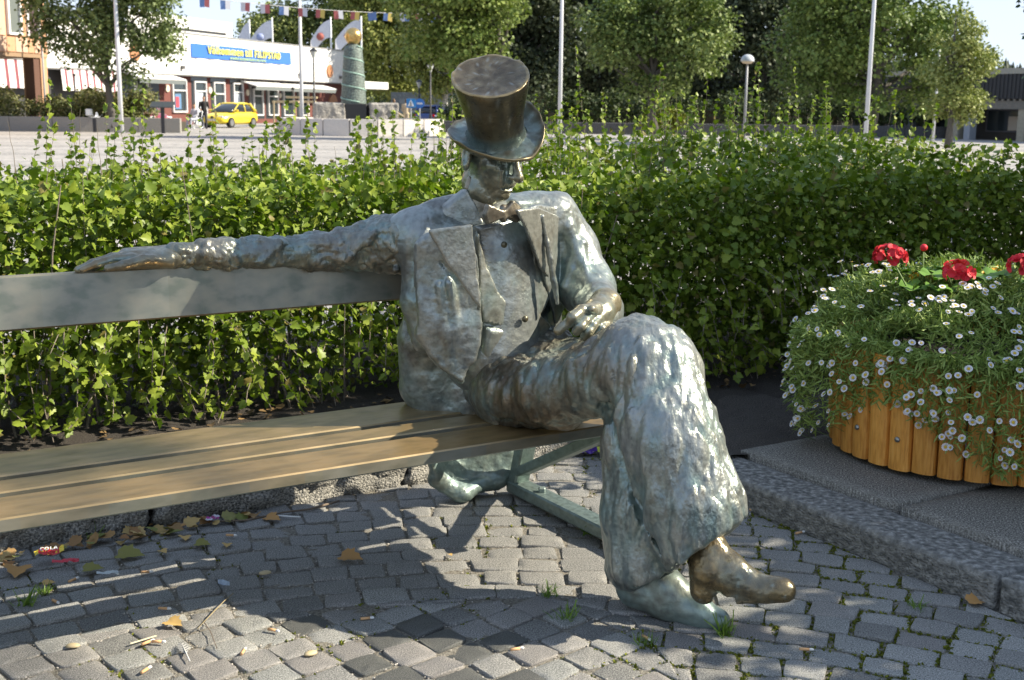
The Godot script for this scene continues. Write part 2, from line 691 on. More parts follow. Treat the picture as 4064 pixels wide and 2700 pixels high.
func kerbs() -> void:
	var granite := surf([lin(0.035, 0.035, 0.032), lin(0.17, 0.162, 0.14), lin(0.3, 0.285, 0.25), lin(0.52, 0.49, 0.43)], 3.0, 0.9, 0.0, 0.06, 16.0, 0.07, 3)
	var dark := surf([lin(0.08, 0.08, 0.073), lin(0.16, 0.156, 0.142), lin(0.23, 0.222, 0.2), lin(0.38, 0.37, 0.34)], 2.2, 0.9, 0.0, 0.03, 10.0, 0.08, 4)
	var gravelly := surf([lin(0.05, 0.047, 0.04), lin(0.13, 0.12, 0.1), lin(0.24, 0.225, 0.19), lin(0.55, 0.51, 0.44)], 3.2, 0.9, 0.0, 0.075, 10.0, 0.09, 5)
	var k := thing("stone_kerb", "rough split granite kerb along the ground under the bronze bench", "kerb", bench_at(-0.5, -1.1))
	var ends := [-3.2, -2.1, -1.02, -0.02, 0.0, 0.95, 1.87]
	for i in ends.size() - 1:
		if ends[i + 1] - ends[i] < 0.1: continue
		part(k, "kerb_stone", rough_block(ends[i] + 0.005, ends[i + 1] - 0.005, -1.26, -1.03, -0.08, 0.16 + 0.006 * (i % 2), 0.05, 11 + i, 0.02), granite, -k.position)
	k = thing("stone_kerb", "long granite kerb on the right, running from the planter towards the camera", "kerb", bench_at(1.95, 0.3))
	ends = [-0.56, 0.86, 3.2]
	for i in 2:
		part(k, "kerb_stone", rough_block(1.87, 2.075, ends[i] + 0.006, ends[i + 1] - 0.006, -0.08, 0.102 + 0.004 * i, 0.009, 31 + i, 0.022), dark, -k.position)
	# slabs that the planter stands on
	var s := [2.1, 4.6]
	var tt := [-0.48, 0.3, 1.0, 3.0]
	k = thing("slab_paving", "grey exposed gravel paving slabs under the flower planter", "paving", bench_at(2.6, 0.0))
	for i in 3:
		part(k, "slab", rough_block(s[0], s[1], tt[i] + 0.006, tt[i + 1] - 0.006, -0.02, 0.118 - 0.003 * i, 0.004, 51 + i, 0.06), gravelly, -k.position)

# ---------------------------------------------------------------- cobbles
func sett_mesh(poly: PackedVector2Array, mid: Vector2, rise: float, seed_: int) -> ArrayMesh:
	# poly in x,-z round mid; a slightly domed, worn top
	rng.seed = seed_
	var st := SurfaceTool.new()
	st.begin(Mesh.PRIMITIVE_TRIANGLES)
	st.set_smooth_group(1)
	var ring := []
	for i in poly.size():
		var a := poly[i] - mid
		var b := poly[(i + 1) % poly.size()] - mid
		# round each corner, and a point half way along
		ring.append(a.lerp(b, 0.08) * rng.randf_range(0.98, 1.01))
		ring.append(a.lerp(b, 0.5) * rng.randf_range(0.97, 1.03))
		ring.append(a.lerp(b, 0.92) * rng.randf_range(0.98, 1.01))
	var tilt := Vector2(rng.randf_range(-0.05, 0.05), rng.randf_range(-0.05, 0.05))
	var levels := [[1.0, -0.06], [1.0, rise - 0.0055], [0.988, rise - 0.0012], [0.965, rise], [0.5, rise + 0.0005]]
	var n := ring.size()
	var rings := []
	for l in levels:
		var r := []
		for p: Vector2 in ring:
			var q := p * float(l[0])
			var y: float = l[1] + tilt.dot(q) + (rng.randf_range(-0.002, 0.002) if l[1] > rise - 0.01 else 0.0)
			r.append(Vector3(q.x, y, -q.y))
		rings.append(r)
	var tri := func(a: Vector3, b: Vector3, c: Vector3) -> void:
		st.add_vertex(a)
		st.add_vertex(c)
		st.add_vertex(b)
	for l in levels.size() - 1:
		for i in n:
			var j := (i + 1) % n
			tri.call(rings[l][i], rings[l][j], rings[l + 1][j])
			tri.call(rings[l][i], rings[l + 1][j], rings[l + 1][i])
	var top := Vector3(0, rise + 0.002, 0)
	for i in n: tri.call(rings[-1][i], rings[-1][(i + 1) % n], top)
	st.generate_normals()
	return st.commit()

var joints := []   # corners of setts, where moss and grit gather

func cobbles() -> void:
	var tones := []
	for i in 7:
		var b: float = [0.2, 0.25, 0.29, 0.33, 0.27, 0.1, 0.23][i]
		var w: float = [1.0, 1.01, 0.98, 1.0, 1.03, 0.97, 1.05][i]
		tones.append(surf([lin(b * 0.3, b * 0.295, b * 0.27), lin(b * 0.84 * w, b * 0.83, b * 0.77), lin(b * 1.08 * w, b * 1.06, b * 0.97), lin(b * 1.75 * w, b * 1.7, b * 1.54)], 4.5 + 0.3 * i, 0.85 if i != 5 else 0.6, 0.0, 0.07, 9.0, 0.1, 20 + i))
	var field := struct("cobbled_pavement", sett_mesh(PackedVector2Array([Vector2(-0.05, -0.05), Vector2(0.05, -0.05), Vector2(0.05, 0.05), Vector2(-0.05, 0.05)]), Vector2.ZERO, 0.0, 1), tones[0], bench_at(-2.9, 2.2))
	# diamonds in the middle of the front, courses elsewhere
	var front := PackedVector2Array([Vector2(-2.2, 2.75), Vector2(-1.25, 3.02), Vector2(-0.6, 3.22), Vector2(0.1, 3.34), Vector2(0.34, 3.22), Vector2(0.42, 2.9), Vector2(0.5, 2.0), Vector2(-2.2, 2.0)])
	var nook := PackedVector2Array()
	for q in [bench_at(-3.0, -1.03), bench_at(1.865, -1.03), bench_at(1.865, 3.0), bench_at(-3.0, 3.0)]: nook.append(Vector2(q.x, -q.z))
	var view := PackedVector2Array([Vector2(-1.75, 2.3), Vector2(1.75, 2.3), Vector2(1.75, 5.1), Vector2(-2.1, 5.1)])
	var polys := []
	rng.seed = 5
	# courses on wide arcs round a point near the viewer
	var c := Vector2(0.15, 1.0)
	var r := 1.3
	var row := 0
	while r < 5.0:
		var h := 0.098 + 0.012 * rng.randf()
		var a := PI * 0.05 + 0.03 * (row % 3)
		while a < PI * 0.95:
			var w := (0.105 + 0.045 * rng.randf()) / r
			var j := 0.008
			var g := 0.0045
			var q := PackedVector2Array()
			for e in [[a + g / r, r + g], [a + w - g / r, r + g], [a + w - g / r, r + h - g], [a + g / r, r + h - g]]:
				var rr: float = e[1] + rng.randf_range(-j, j)
				q.append(c + Vector2(cos(e[0] + rng.randf_range(-j, j) / r), sin(e[0] + rng.randf_range(-j, j) / r)) * rr)
			for piece in Geometry2D.clip_polygons(q, front): polys.append(piece)
			a += w
		r += h
		row += 1
	# diamonds
	var rot := deg_to_rad(41.0)
	for i in range(-30, 30):
		for k in range(-30, 30):
			var o := Vector2(i * 0.115 + 0.01 * sin(k * 1.7), k * 0.106 + 0.006 * sin(i * 2.3)).rotated(rot) + Vector2(-0.5, 2.9)
			if o.x < -2.0 or o.x > 0.6 or o.y < 2.0 or o.y > 3.5: continue
			var q := PackedVector2Array()
			for e in [Vector2(-0.0535, -0.049), Vector2(0.0535, -0.049), Vector2(0.0535, 0.049), Vector2(-0.0535, 0.049)]:
				q.append(o + (e + Vector2(rng.randf_range(-0.007, 0.007), rng.randf_range(-0.007, 0.007))).rotated(rot))
			for piece in Geometry2D.intersect_polygons(q, front): polys.append(piece)
	var stones := []
	var seed_ := 100
	for p in polys:
		for q in Geometry2D.intersect_polygons(p, nook):
			var area := 0.0
			var mid := Vector2.ZERO
			for i in q.size():
				area += q[i].cross(q[(i + 1) % q.size()]) / 2.0
				mid += q[i]
			mid /= q.size()
			if absf(area) < 0.0022 or not Geometry2D.is_point_in_polygon(mid, view): continue
			if area < 0.0: q.reverse()
			seed_ += 1
			rng.seed = seed_
			var dark := mid.x > -0.6 and mid.x < 0.4 and mid.y < 3.15 and rng.randf() < 0.28
			var m: Material = tones[5] if dark else tones[rng.randi() % 5] if rng.randf() < 0.9 else tones[6]
			var rise := rng.randf_range(-0.004, 0.006)
			stones.append([-mid.y, q, mid, rise, seed_, m])
			for e in q.size(): joints.append([Vector3(q[e].x, 0, -q[e].y), Vector3(q[(e + 1) % q.size()].x, 0, -q[(e + 1) % q.size()].y)])
	# the 300 nearest are stones of their own, those farther back are joined
	stones.sort_custom(func(a, b): return a[0] > b[0])
	var rest := SurfaceTool.new()
	rest.begin(Mesh.PRIMITIVE_TRIANGLES)
	for i in stones.size():
		var e: Array = stones[i]
		var mid: Vector2 = e[2]
		var at := Vector3(mid.x, 0, -mid.y) - field.position
		var mesh := sett_mesh(e[1], mid, e[3], e[4])
		if i < 299: part(field, "sett", mesh, e[5], at)
		else: rest.append_from(mesh, 0, Transform3D(Basis(), at))
	if stones.size() > 299: part(field, "far_setts", rest.commit(), tones[1]).set_meta("kind", "stuff")

# ---------------------------------------------------------------- the bench
func bronze(rough := 0.4, metal := 0.62, relief := 5.0, seed_ := 1) -> StandardMaterial3D:
	var m := StandardMaterial3D.new()
	m.vertex_color_use_as_albedo = true
	m.albedo_texture = noise_tex(0.02, [Color(0.82, 0.82, 0.82), Color(0.95, 0.95, 0.94), Color(1, 1, 1)], 40 + seed_)
	m.roughness_texture = noise_tex(0.025, [Color(0.75, 0.75, 0.75), Color(1, 1, 1)], 140 + seed_)
	m.uv1_triplanar = true
	m.uv1_scale = Vector3.ONE * 3.0
	m.metallic = metal
	m.roughness = rough
	m.metallic_specular = 0.6
	m.normal_enabled = relief > 0.0
	m.normal_texture = bump_tex(0.035, relief, 50 + seed_, 4)
	return m

func board(size: Vector3, top: Color, side: Color, under: Color, ch := 0.004) -> ArrayMesh:
	# long plank along x with a worn top and weathered faces; split along its length so that the tone can wander
	var mb := MB.new()
	var n := maxi(2, int(size.x / 0.05))
	var h := size / 2.0
	var prof := [Vector2(-h.z, -h.y + ch), Vector2(-h.z, h.y - ch), Vector2(-h.z + ch, h.y), Vector2(h.z - ch, h.y), Vector2(h.z, h.y - ch), Vector2(h.z, -h.y + ch), Vector2(h.z - ch, -h.y), Vector2(-h.z + ch, -h.y)]
	var tone := [side, top, top, top, side, under, under, under]
	for i in n:
		var x0 := -h.x + size.x * i / n
		var x1 := -h.x + size.x * (i + 1) / n
		for k in 8:
			var a: Vector2 = prof[k]
			var b: Vector2 = prof[(k + 1) % 8]
			var w := 0.92 + 0.16 * grain.get_noise_2d(x0 * 1.5, k * 0.4 + size.z * 50.0)
			var c: Color = tone[k]
			if k == 0: c = side
			if k == 3: c = top.lerp(Color(0.6, 0.5, 0.32), 0.25)
			var side_wear := clampf(0.5 + 1.6 * grain.get_noise_2d(x0 * 2.0 + 9.0, k * 3.0), 0.0, 1.0)
			if k == 4: c = side.lerp(top, 0.35 * side_wear)
			mb.color(Color(c.r * w, c.g * w, c.b * w))
			mb.quad(Vector3(x0, a.y, a.x), Vector3(x0, b.y, b.x), Vector3(x1, b.y, b.x), Vector3(x1, a.y, a.x))
	for e in [-1, 1]:
		mb.color(side)
		for k in range(1, 7):
			var a := Vector3(e * h.x, prof[0].y, prof[0].x)
			var b := Vector3(e * h.x, prof[k].y, prof[k].x)
			var c2 := Vector3(e * h.x, prof[k + 1].y, prof[k + 1].x)
			if e > 0: mb.tri(a, b, c2)
			else: mb.tri(a, c2, b)
	return mb.done()

func bench() -> void:
	var b := thing("bronze_bench", "long bronze bench with polished golden seat slats and one wide back rail", "bench", bench_at(0.3, -0.3))
	var bas := Basis(BU, Vector3.UP, BN)
	var gold := Color(0.4, 0.265, 0.115)
	var grey := Color(0.27, 0.275, 0.235)
	var green := Color(0.22, 0.27, 0.25)
	var seat := bronze(0.38, 0.55, 0.5, 2)
	seat.uv1_scale = Vector3(0.8, 2.5, 2.5)
	seat.normal_enabled = false
	seat.albedo_texture = noise_tex(0.012, [Color(0.84, 0.85, 0.84), Color(0.95, 0.95, 0.94), Color(1, 1, 1)], 78)
	for row in [[-0.005, -0.175, gold, 1.14], [-0.215, -0.32, Color(0.38, 0.26, 0.115), 1.2], [-0.36, -0.575, Color(0.41, 0.29, 0.14), 1.2]]:
		var len_ : float = row[3] + 1.6
		var o := part(b, "seat_slat", board(Vector3(len_, 0.036, row[0] - row[1]), row[2], grey, green), seat)
		o.transform = Transform3D(bas, bench_at(-1.6 + len_ / 2.0, (row[0] + row[1]) / 2.0, 0.432) - b.position)
	var rail := bronze(0.42, 0.5, 0.5, 3)
	rail.uv1_scale = Vector3(1.2, 2.0, 2.0)
	rail.normal_enabled = false
	rail.albedo_texture = noise_tex(0.012, [Color(0.78, 0.82, 0.81), Color(0.9, 0.91, 0.9), Color(0.95, 0.95, 0.93), Color(1, 0.98, 0.95)], 77)
	var back := part(b, "back_rail", board(Vector3(2.75, 0.15, 0.04), Color(0.33, 0.31, 0.24), Color(0.33, 0.345, 0.32), Color(0.26, 0.21, 0.12), 0.005), rail)
	back.transform = Transform3D(bas * Basis(Vector3.RIGHT, -0.06), bench_at(-0.225, -0.6, 0.862) - b.position)
	# the splayed iron stands, one under the sitter and one out of view on the left
	var iron := bronze(0.5, 0.5, 2.0, 4)
	for s in [1.24, -1.2]:
		var foot := MB.new()
		foot.color(Color(0.2, 0.26, 0.24))
		var p := func(t: float, y: float) -> Vector3: return bench_at(s, t, y) - b.position
		for seg in [[-0.735, 0.04, 0.02, 0.04, 0.075, 0.045], [-0.715, 0.03, -0.6, 0.41, 0.065, 0.05], [-0.69, 0.10, -0.08, 0.41, 0.065, 0.035], [-0.6, 0.406, -0.03, 0.406, 0.06, 0.02]]:
			var a: Vector3 = p.call(seg[0], seg[1])
			var e: Vector3 = p.call(seg[2], seg[3])
			var z := (e - a).normalized()
			foot.box(Vector3(seg[4], seg[5], (e - a).length()), Transform3D(Basis(BU, z.cross(BU), z), (a + e) / 2.0), 0.006)
		part(b, "stand", foot.done(), iron)
		part(b, "bolt", bx(Vector3(0.025, 0.02, 0.025), 0.004), flat(lin(0.22, 0.27, 0.25), 0.5, 0.4), p.call(-0.55, 0.07))

# ---------------------------------------------------------------- the sitter
func patina(q: Vector3, g: Vector3, clay: Clay, which: Array, base: Color, verd: float, gold: float) -> Color:
	var hollow := clampf(-(clay.at(q + g * 0.02, which) - 0.02) / 0.012, 0.0, 1.0)
	var proud := clampf((0.010 + clay.at(q - g * 0.010, which)) / 0.0045, 0.0, 1.0)
	var n1 := grain.get_noise_3dv(q * 5.0)
	var n2 := grain.get_noise_3dv(q * 26.0 + Vector3(9, 3, 1))
	var c := Color(base.r, base.g, base.b)
	if base.a < 1.0: c = c.lerp(Color(0.13, 0.088, 0.042), clampf(1.75 - (q - Vector3(0.14, 0.62, -3.5)).length() / 0.26 + n1 * 0.6, 0.0, 0.9))
	if base.a < 1.0: verd += clampf((0.44 - q.x) * 4.0, 0.0, 1.0) * clampf((0.5 - q.y) * 5.0, 0.0, 1.0) * 0.5
	var streak := grain.get_noise_3d(q.x * 30.0, q.y * 4.0, q.z * 30.0)
	c = c.lerp(Color(0.235, 0.335, 0.325), clampf(verd + 0.9 * hollow + 0.8 * n1 + 0.22 * streak - 0.1, 0.0, 1.0) * 0.85)
	c = c.lerp(Color(0.085, 0.07, 0.05), clampf(0.6 * n2 + 1.3 * grain.get_noise_3dv(q * 4.5 + Vector3(5, 5, 5)) - 0.12, 0.0, 0.55))
	c = c.lerp(Color(0.47, 0.43, 0.33), clampf(proud * (0.38 + gold) + gold * (n1 + 0.3) , 0.0, 1.0) * 0.75)
	c = c.lerp(Color(0.42, 0.5, 0.47), clampf((n2 + 0.5 * streak - 0.5) * 2.0, 0.0, 0.35))
	return c

func statue() -> void:
	var base := Vector3(0.05, 0, -3.55)
	var figure := thing("bronze_statue", "bronze statue of a seated man in a top hat, legs crossed, arm along the bench", "statue", base)
	var grey := Color(0.35, 0.37, 0.355)
	var brown := Color(0.17, 0.13, 0.075)
	var skin := bronze(0.38, 0.62, 2.0, 5)
	var cloth := bronze(0.4, 0.62, 1.3, 6)
	cloth.uv1_scale = Vector3.ONE * 4.0
	var rough_cloth := bronze(0.43, 0.6, 3.2, 11)
	rough_cloth.uv1_scale = Vector3(5.0, 2.5, 5.0)

	# shirt front, neck and head
	var body := Clay.new(3, 0.003, 9.0, 0.001, 30.0)
	body.cap(Vector3(-0.069, 0.656, -3.781), Vector3(-0.078, 0.929, -3.811), 0.161, 0.167, 0.03)
	body.cap(Vector3(-0.086, 0.980, -3.841), Vector3(-0.089, 1.065, -3.816), 0.152, 0.076, 0.05)
	body.cap(Vector3(-0.100, 1.038, -3.809), Vector3(-0.089, 1.163, -3.769), 0.057, 0.059, 0.03)
	body.panel(Transform3D(Basis(BU, Vector3.UP, BN), Vector3(-0.068, 0.837, -3.690)), [Vector2(-0.061, 0.216), Vector2(0.084, 0.236), Vector2(0.166, 0.150), Vector2(0.189, 0.009), Vector2(0.135, -0.082), Vector2(0.060, -0.080), Vector2(0.000, -0.014), Vector2(-0.036, 0.109)], 0.02, 0.012, [0, 0, 0.03, -1.2, 0, 0.002, 40.0, 8.0], 0.02)
	var head := Clay.new(8, 0.0022, 14.0, 0.0012, 40.0)
	var hb := Basis(Vector3(0.714, -0.010, -0.700), Vector3(0.171, 0.972, 0.161), Vector3(0.679, -0.234, 0.695))   # his left, up, forward
	head.ell(Vector3(-0.070, 1.276, -3.739), hb, Vector3(0.074, 0.098, 0.094), 0.02)
	head.ell(Vector3(-0.058, 1.205, -3.726), hb, Vector3(0.055, 0.072, 0.066), 0.03)
	head.ell(Vector3(-0.036, 1.143, -3.703), hb, Vector3(0.026, 0.02, 0.02), 0.025)
	head.ell(Vector3(-0.025, 1.183, -3.692), hb, Vector3(0.034, 0.026, 0.02), 0.02)
	head.ell(Vector3(-0.060, 1.230, -3.669), hb, Vector3(0.025, 0.02, 0.025), 0.02)
	head.cap(Vector3(-0.038, 1.218, -3.655), Vector3(-0.039, 1.167, -3.669), 0.010, 0.007, 0.006)
	head.ell(Vector3(-0.024, 1.248, -3.645), hb, Vector3(0.021, 0.014, 0.018), 0.016, true)
	head.ell(Vector3(-0.036, 1.251, -3.657), hb, Vector3(0.013, 0.0105, 0.012), 0.004)
	head.cap(Vector3(-0.044, 1.246, -3.646), Vector3(-0.019, 1.246, -3.659), 0.0055, 0.005, 0.004)
	head.cap(Vector3(-0.045, 1.270, -3.642), Vector3(-0.006, 1.261, -3.654), 0.010, 0.010, 0.012)
	head.ell(Vector3(-0.142, 1.260, -3.687), hb * Basis(Vector3.UP, -0.5) * Basis(Vector3.RIGHT, -0.25), Vector3(0.014, 0.046, 0.029), 0.006)
	head.ell(Vector3(-0.146, 1.262, -3.671), hb * Basis(Vector3.UP, -0.5) * Basis(Vector3.RIGHT, -0.25), Vector3(0.010, 0.028, 0.015), 0.006, true)
	head.ell(Vector3(-0.000, 1.229, -3.727), hb, Vector3(0.025, 0.02, 0.025), 0.02)
	head.cap(Vector3(0.013, 1.217, -3.705), Vector3(-0.002, 1.166, -3.705), 0.010, 0.007, 0.006)
	head.ell(Vector3(0.023, 1.248, -3.691), hb, Vector3(0.021, 0.014, 0.018), 0.016, true)
	head.ell(Vector3(0.011, 1.250, -3.704), hb, Vector3(0.013, 0.0105, 0.012), 0.004)
	head.cap(Vector3(0.022, 1.245, -3.711), Vector3(0.009, 1.245, -3.687), 0.0055, 0.005, 0.004)
	head.cap(Vector3(0.026, 1.269, -3.712), Vector3(0.014, 1.261, -3.674), 0.010, 0.010, 0.012)
	head.ell(Vector3(-0.016, 1.258, -3.810), hb * Basis(Vector3.UP, 0.5) * Basis(Vector3.RIGHT, -0.25), Vector3(0.014, 0.046, 0.029), 0.006)
	head.ell(Vector3(-0.000, 1.260, -3.813), hb * Basis(Vector3.UP, 0.5) * Basis(Vector3.RIGHT, -0.25), Vector3(0.010, 0.028, 0.015), 0.006, true)
	head.cap(Vector3(0.002, 1.256, -3.666), Vector3(0.014, 1.196, -3.653), 0.0105, 0.0145, 0.01)
	head.ell(Vector3(0.014, 1.196, -3.653), hb, Vector3(0.013, 0.012, 0.014), 0.008)
	head.ell(Vector3(-0.008, 1.198, -3.657), hb, Vector3(0.010, 0.009, 0.013), 0.006)
	head.ell(Vector3(0.010, 1.198, -3.675), hb, Vector3(0.010, 0.009, 0.013), 0.006)
	head.cap(Vector3(-0.034, 1.170, -3.670), Vector3(-0.003, 1.170, -3.701), 0.006, 0.006, 0.006)
	head.cap(Vector3(-0.035, 1.159, -3.676), Vector3(-0.009, 1.158, -3.701), 0.0075, 0.0075, 0.006)
	head.cap(Vector3(-0.036, 1.164, -3.666), Vector3(0.001, 1.163, -3.703), 0.0035, 0.0035, 0.004, true)
	head.cap(Vector3(-0.101, 1.174, -3.770), Vector3(-0.097, 1.060, -3.799), 0.06, 0.058, 0.03)
	head.cap(Vector3(-0.115, 1.152, -3.720), Vector3(-0.067, 1.121, -3.706), 0.03, 0.012, 0.02)
	# his right hand lying on the back rail, his left curled on the lap
	var hand := Clay.new(12, 0.0012, 30.0)
	hand.cap(Vector3(-0.945, 0.969, -3.523), Vector3(-0.988, 0.966, -3.496), 0.033, 0.030, 0.01)
	hand.cap(Vector3(-0.988, 0.964, -3.496), Vector3(-1.088, 0.966, -3.433), 0.030, 0.024, 0.015)
	hand.cap(Vector3(-0.996, 0.971, -3.526), Vector3(-1.107, 0.975, -3.457), 0.027, 0.021, 0.02)
	hand.cap(Vector3(-0.985, 0.964, -3.462), Vector3(-1.069, 0.959, -3.410), 0.025, 0.018, 0.02)
	hand.chain([Vector3(-0.982, 0.959, -3.458), Vector3(-1.042, 0.968, -3.403), Vector3(-1.086, 0.957, -3.369), Vector3(-1.124, 0.951, -3.346)], [0.019, 0.016, 0.014, 0.011], 0.006)
	hand.chain([Vector3(-1.076, 0.969, -3.417), Vector3(-1.120, 0.972, -3.390), Vector3(-1.161, 0.961, -3.364), Vector3(-1.193, 0.947, -3.344)], [0.015, 0.013, 0.011, 0.009], 0.005)
	hand.chain([Vector3(-1.084, 0.970, -3.442), Vector3(-1.133, 0.973, -3.411), Vector3(-1.178, 0.961, -3.383), Vector3(-1.214, 0.944, -3.361)], [0.015, 0.013, 0.011, 0.009], 0.005)
	hand.chain([Vector3(-1.092, 0.968, -3.466), Vector3(-1.137, 0.971, -3.438), Vector3(-1.179, 0.958, -3.412), Vector3(-1.212, 0.940, -3.391)], [0.015, 0.013, 0.011, 0.009], 0.005)
	hand.chain([Vector3(-1.099, 0.963, -3.488), Vector3(-1.138, 0.965, -3.464), Vector3(-1.175, 0.953, -3.440), Vector3(-1.204, 0.936, -3.422)], [0.015, 0.013, 0.011, 0.010], 0.005)
	hand.chain([Vector3(0.283, 0.821, -3.648), Vector3(0.256, 0.802, -3.583)], [0.049, 0.045], 0.02)
	hand.cap(Vector3(0.256, 0.802, -3.583), Vector3(0.220, 0.782, -3.543), 0.043, 0.035, 0.02)
	hand.cap(Vector3(0.238, 0.791, -3.549), Vector3(0.263, 0.761, -3.564), 0.036, 0.030, 0.02)
	hand.chain([Vector3(0.245, 0.822, -3.541), Vector3(0.201, 0.826, -3.484), Vector3(0.174, 0.811, -3.456), Vector3(0.164, 0.792, -3.467)], [0.021, 0.017, 0.016, 0.015], 0.006)
	hand.chain([Vector3(0.166, 0.794, -3.474), Vector3(0.148, 0.782, -3.469), Vector3(0.134, 0.769, -3.466)], [0.014, 0.014, 0.015], 0.006)
	hand.chain([Vector3(0.249, 0.810, -3.538), Vector3(0.237, 0.823, -3.501), Vector3(0.229, 0.832, -3.478)], [0.017, 0.013, 0.012], 0.005)
	hand.chain([Vector3(0.230, 0.808, -3.508), Vector3(0.213, 0.799, -3.474), Vector3(0.198, 0.784, -3.458), Vector3(0.186, 0.767, -3.469)], [0.016, 0.015, 0.015, 0.014], 0.005)
	hand.chain([Vector3(0.252, 0.794, -3.528), Vector3(0.235, 0.782, -3.487), Vector3(0.223, 0.766, -3.474), Vector3(0.214, 0.749, -3.486)], [0.017, 0.015, 0.015, 0.015], 0.005)
	hand.chain([Vector3(0.279, 0.771, -3.550), Vector3(0.262, 0.767, -3.517), Vector3(0.247, 0.752, -3.513)], [0.016, 0.015, 0.014], 0.005)
	var st := SurfaceTool.new()
	st.begin(Mesh.PRIMITIVE_TRIANGLES)
	var made := body.mesh_into(st, Vector3(-0.42, 0.4, -4.05), Vector3(0.42, 1.3, -3.4), 0.009, base, patina.bind(grey, 0.12, 0.05), 0)
	made = head.mesh_into(st, Vector3(-0.25, 1.0, -3.95), Vector3(0.12, 1.36, -3.45), 0.0042, base, patina.bind(Color(0.24, 0.22, 0.15), 0.2, 0.08), made)
	part(figure, "body", st.commit(), skin)
	part(figure, "hand", hand.mesh(Vector3(-1.26, 0.9, -3.75), Vector3(-0.9, 1.04, -3.2), 0.0042, base, patina.bind(Color(0.26, 0.21, 0.13), 0.12, 0.2)), skin)
	part(figure, "hand", hand.mesh(Vector3(0.1, 0.7, -3.85), Vector3(0.34, 0.9, -3.4), 0.0038, base, patina.bind(Color(0.3, 0.26, 0.17), 0.1, 0.3)), skin)

	# trousers
	var trousers := Clay.new(21, 0.010, 8.0, 0.008, 13.0)
	trousers.squash = Vector3(1.1, 0.3, 1.1)
	trousers.cap(Vector3(-0.019, 0.539, -3.742), Vector3(0.106, 0.580, -3.820), 0.133, 0.138, 0.05)
	trousers.chain([Vector3(-0.001, 0.543, -3.635), Vector3(0.142, 0.586, -3.489), Vector3(0.273, 0.653, -3.382), Vector3(0.359, 0.703, -3.329)], [0.111, 0.106, 0.111, 0.126], 0.05)
	trousers.cap(Vector3(0.359, 0.707, -3.329), Vector3(0.405, 0.685, -3.335), 0.130, 0.131, 0.04)
	trousers.chain([Vector3(0.096, 0.587, -3.719), Vector3(0.289, 0.633, -3.580), Vector3(0.451, 0.625, -3.517)], [0.102, 0.108, 0.106], 0.03)
	trousers.chain([Vector3(0.390, 0.687, -3.280), Vector3(0.434, 0.524, -3.200), Vector3(0.490, 0.354, -3.155), Vector3(0.521, 0.263, -3.135)], [0.120, 0.135, 0.134, 0.129], 0.04)
	trousers.cap(Vector3(0.571, 0.373, -3.140), Vector3(0.582, 0.315, -3.130), 0.054, 0.054, 0.05)
	trousers.chain([Vector3(0.452, 0.610, -3.517), Vector3(0.375, 0.486, -3.290), Vector3(0.370, 0.287, -3.275), Vector3(0.378, 0.149, -3.260)], [0.096, 0.118, 0.116, 0.111], 0.03)
	trousers.cap(Vector3(0.309, 0.763, -3.263), Vector3(0.291, 0.583, -3.200), 0.013, 0.010, 0.03)
	trousers.cap(Vector3(0.351, 0.784, -3.218), Vector3(0.370, 0.539, -3.100), 0.012, 0.010, 0.03)
	trousers.cap(Vector3(0.421, 0.764, -3.262), Vector3(0.454, 0.563, -3.100), 0.014, 0.012, 0.03)
	trousers.cap(Vector3(0.320, 0.599, -3.140), Vector3(0.419, 0.301, -3.060), 0.013, 0.012, 0.03)
	trousers.cap(Vector3(0.436, 0.610, -3.100), Vector3(0.529, 0.366, -3.050), 0.012, 0.012, 0.03)
	trousers.cap(Vector3(0.404, 0.474, -3.080), Vector3(0.474, 0.297, -3.040), 0.010, 0.011, 0.03)
	trousers.cap(Vector3(0.486, 0.558, -3.120), Vector3(0.591, 0.369, -3.080), 0.014, 0.014, 0.03)
	trousers.cap(Vector3(0.272, 0.550, -3.210), Vector3(0.338, 0.361, -3.165), 0.013, 0.014, 0.012, true)
	trousers.cap(Vector3(0.338, 0.361, -3.165), Vector3(0.424, 0.220, -3.100), 0.014, 0.014, 0.012, true)
	var hem_side := (Vector3(0.671, 0.253, -3.348) - Vector3(0.449, 0.157, -3.208)).normalized()
	var hem_up := Vector3(-0.158, 0.338, 0.928).cross(hem_side).normalized()
	var hem_basis := Basis(hem_side, hem_up, hem_side.cross(hem_up))
	trousers.block(Vector3(0.538, 0.243, -3.130) - hem_up * 0.3, hem_basis, Vector3(0.22, 0.3, 0.3), 0.005, 0.01, true)
	trousers.cap(Vector3(0.529, 0.234, -3.130), Vector3(0.502, 0.332, -3.150), 0.091, 0.072, 0.015, true)

	part(figure, "trousers", trousers.mesh(Vector3(-0.25, 0.08, -4.1), Vector3(0.78, 0.9, -2.95), 0.0075, base, patina.bind(Color(0.33, 0.35, 0.335, 0.5), 0.28, 0.0)), rough_cloth)

	# shoes
	var shoe := Clay.new(31, 0.003, 12.0)
	shoe.chain([Vector3(0.380, 0.150, -3.280), Vector3(0.369, 0.071, -3.265)], [0.052, 0.056], 0.03)
	shoe.chain([Vector3(0.363, 0.072, -3.262), Vector3(0.447, 0.046, -3.215), Vector3(0.527, 0.027, -3.175), Vector3(0.579, 0.016, -3.155)], [0.057, 0.050, 0.040, 0.034], 0.03)
	shoe.chain([Vector3(0.383, 0.137, -3.265), Vector3(0.451, 0.092, -3.210), Vector3(0.517, 0.046, -3.175)], [0.048, 0.038, 0.035], 0.03)
	shoe.block(Vector3(0.372, 0.000, -3.325) + Vector3(0, -0.2, 0), Basis(), Vector3(0.6, 0.2, 0.5), 0.002, 0.004, true)
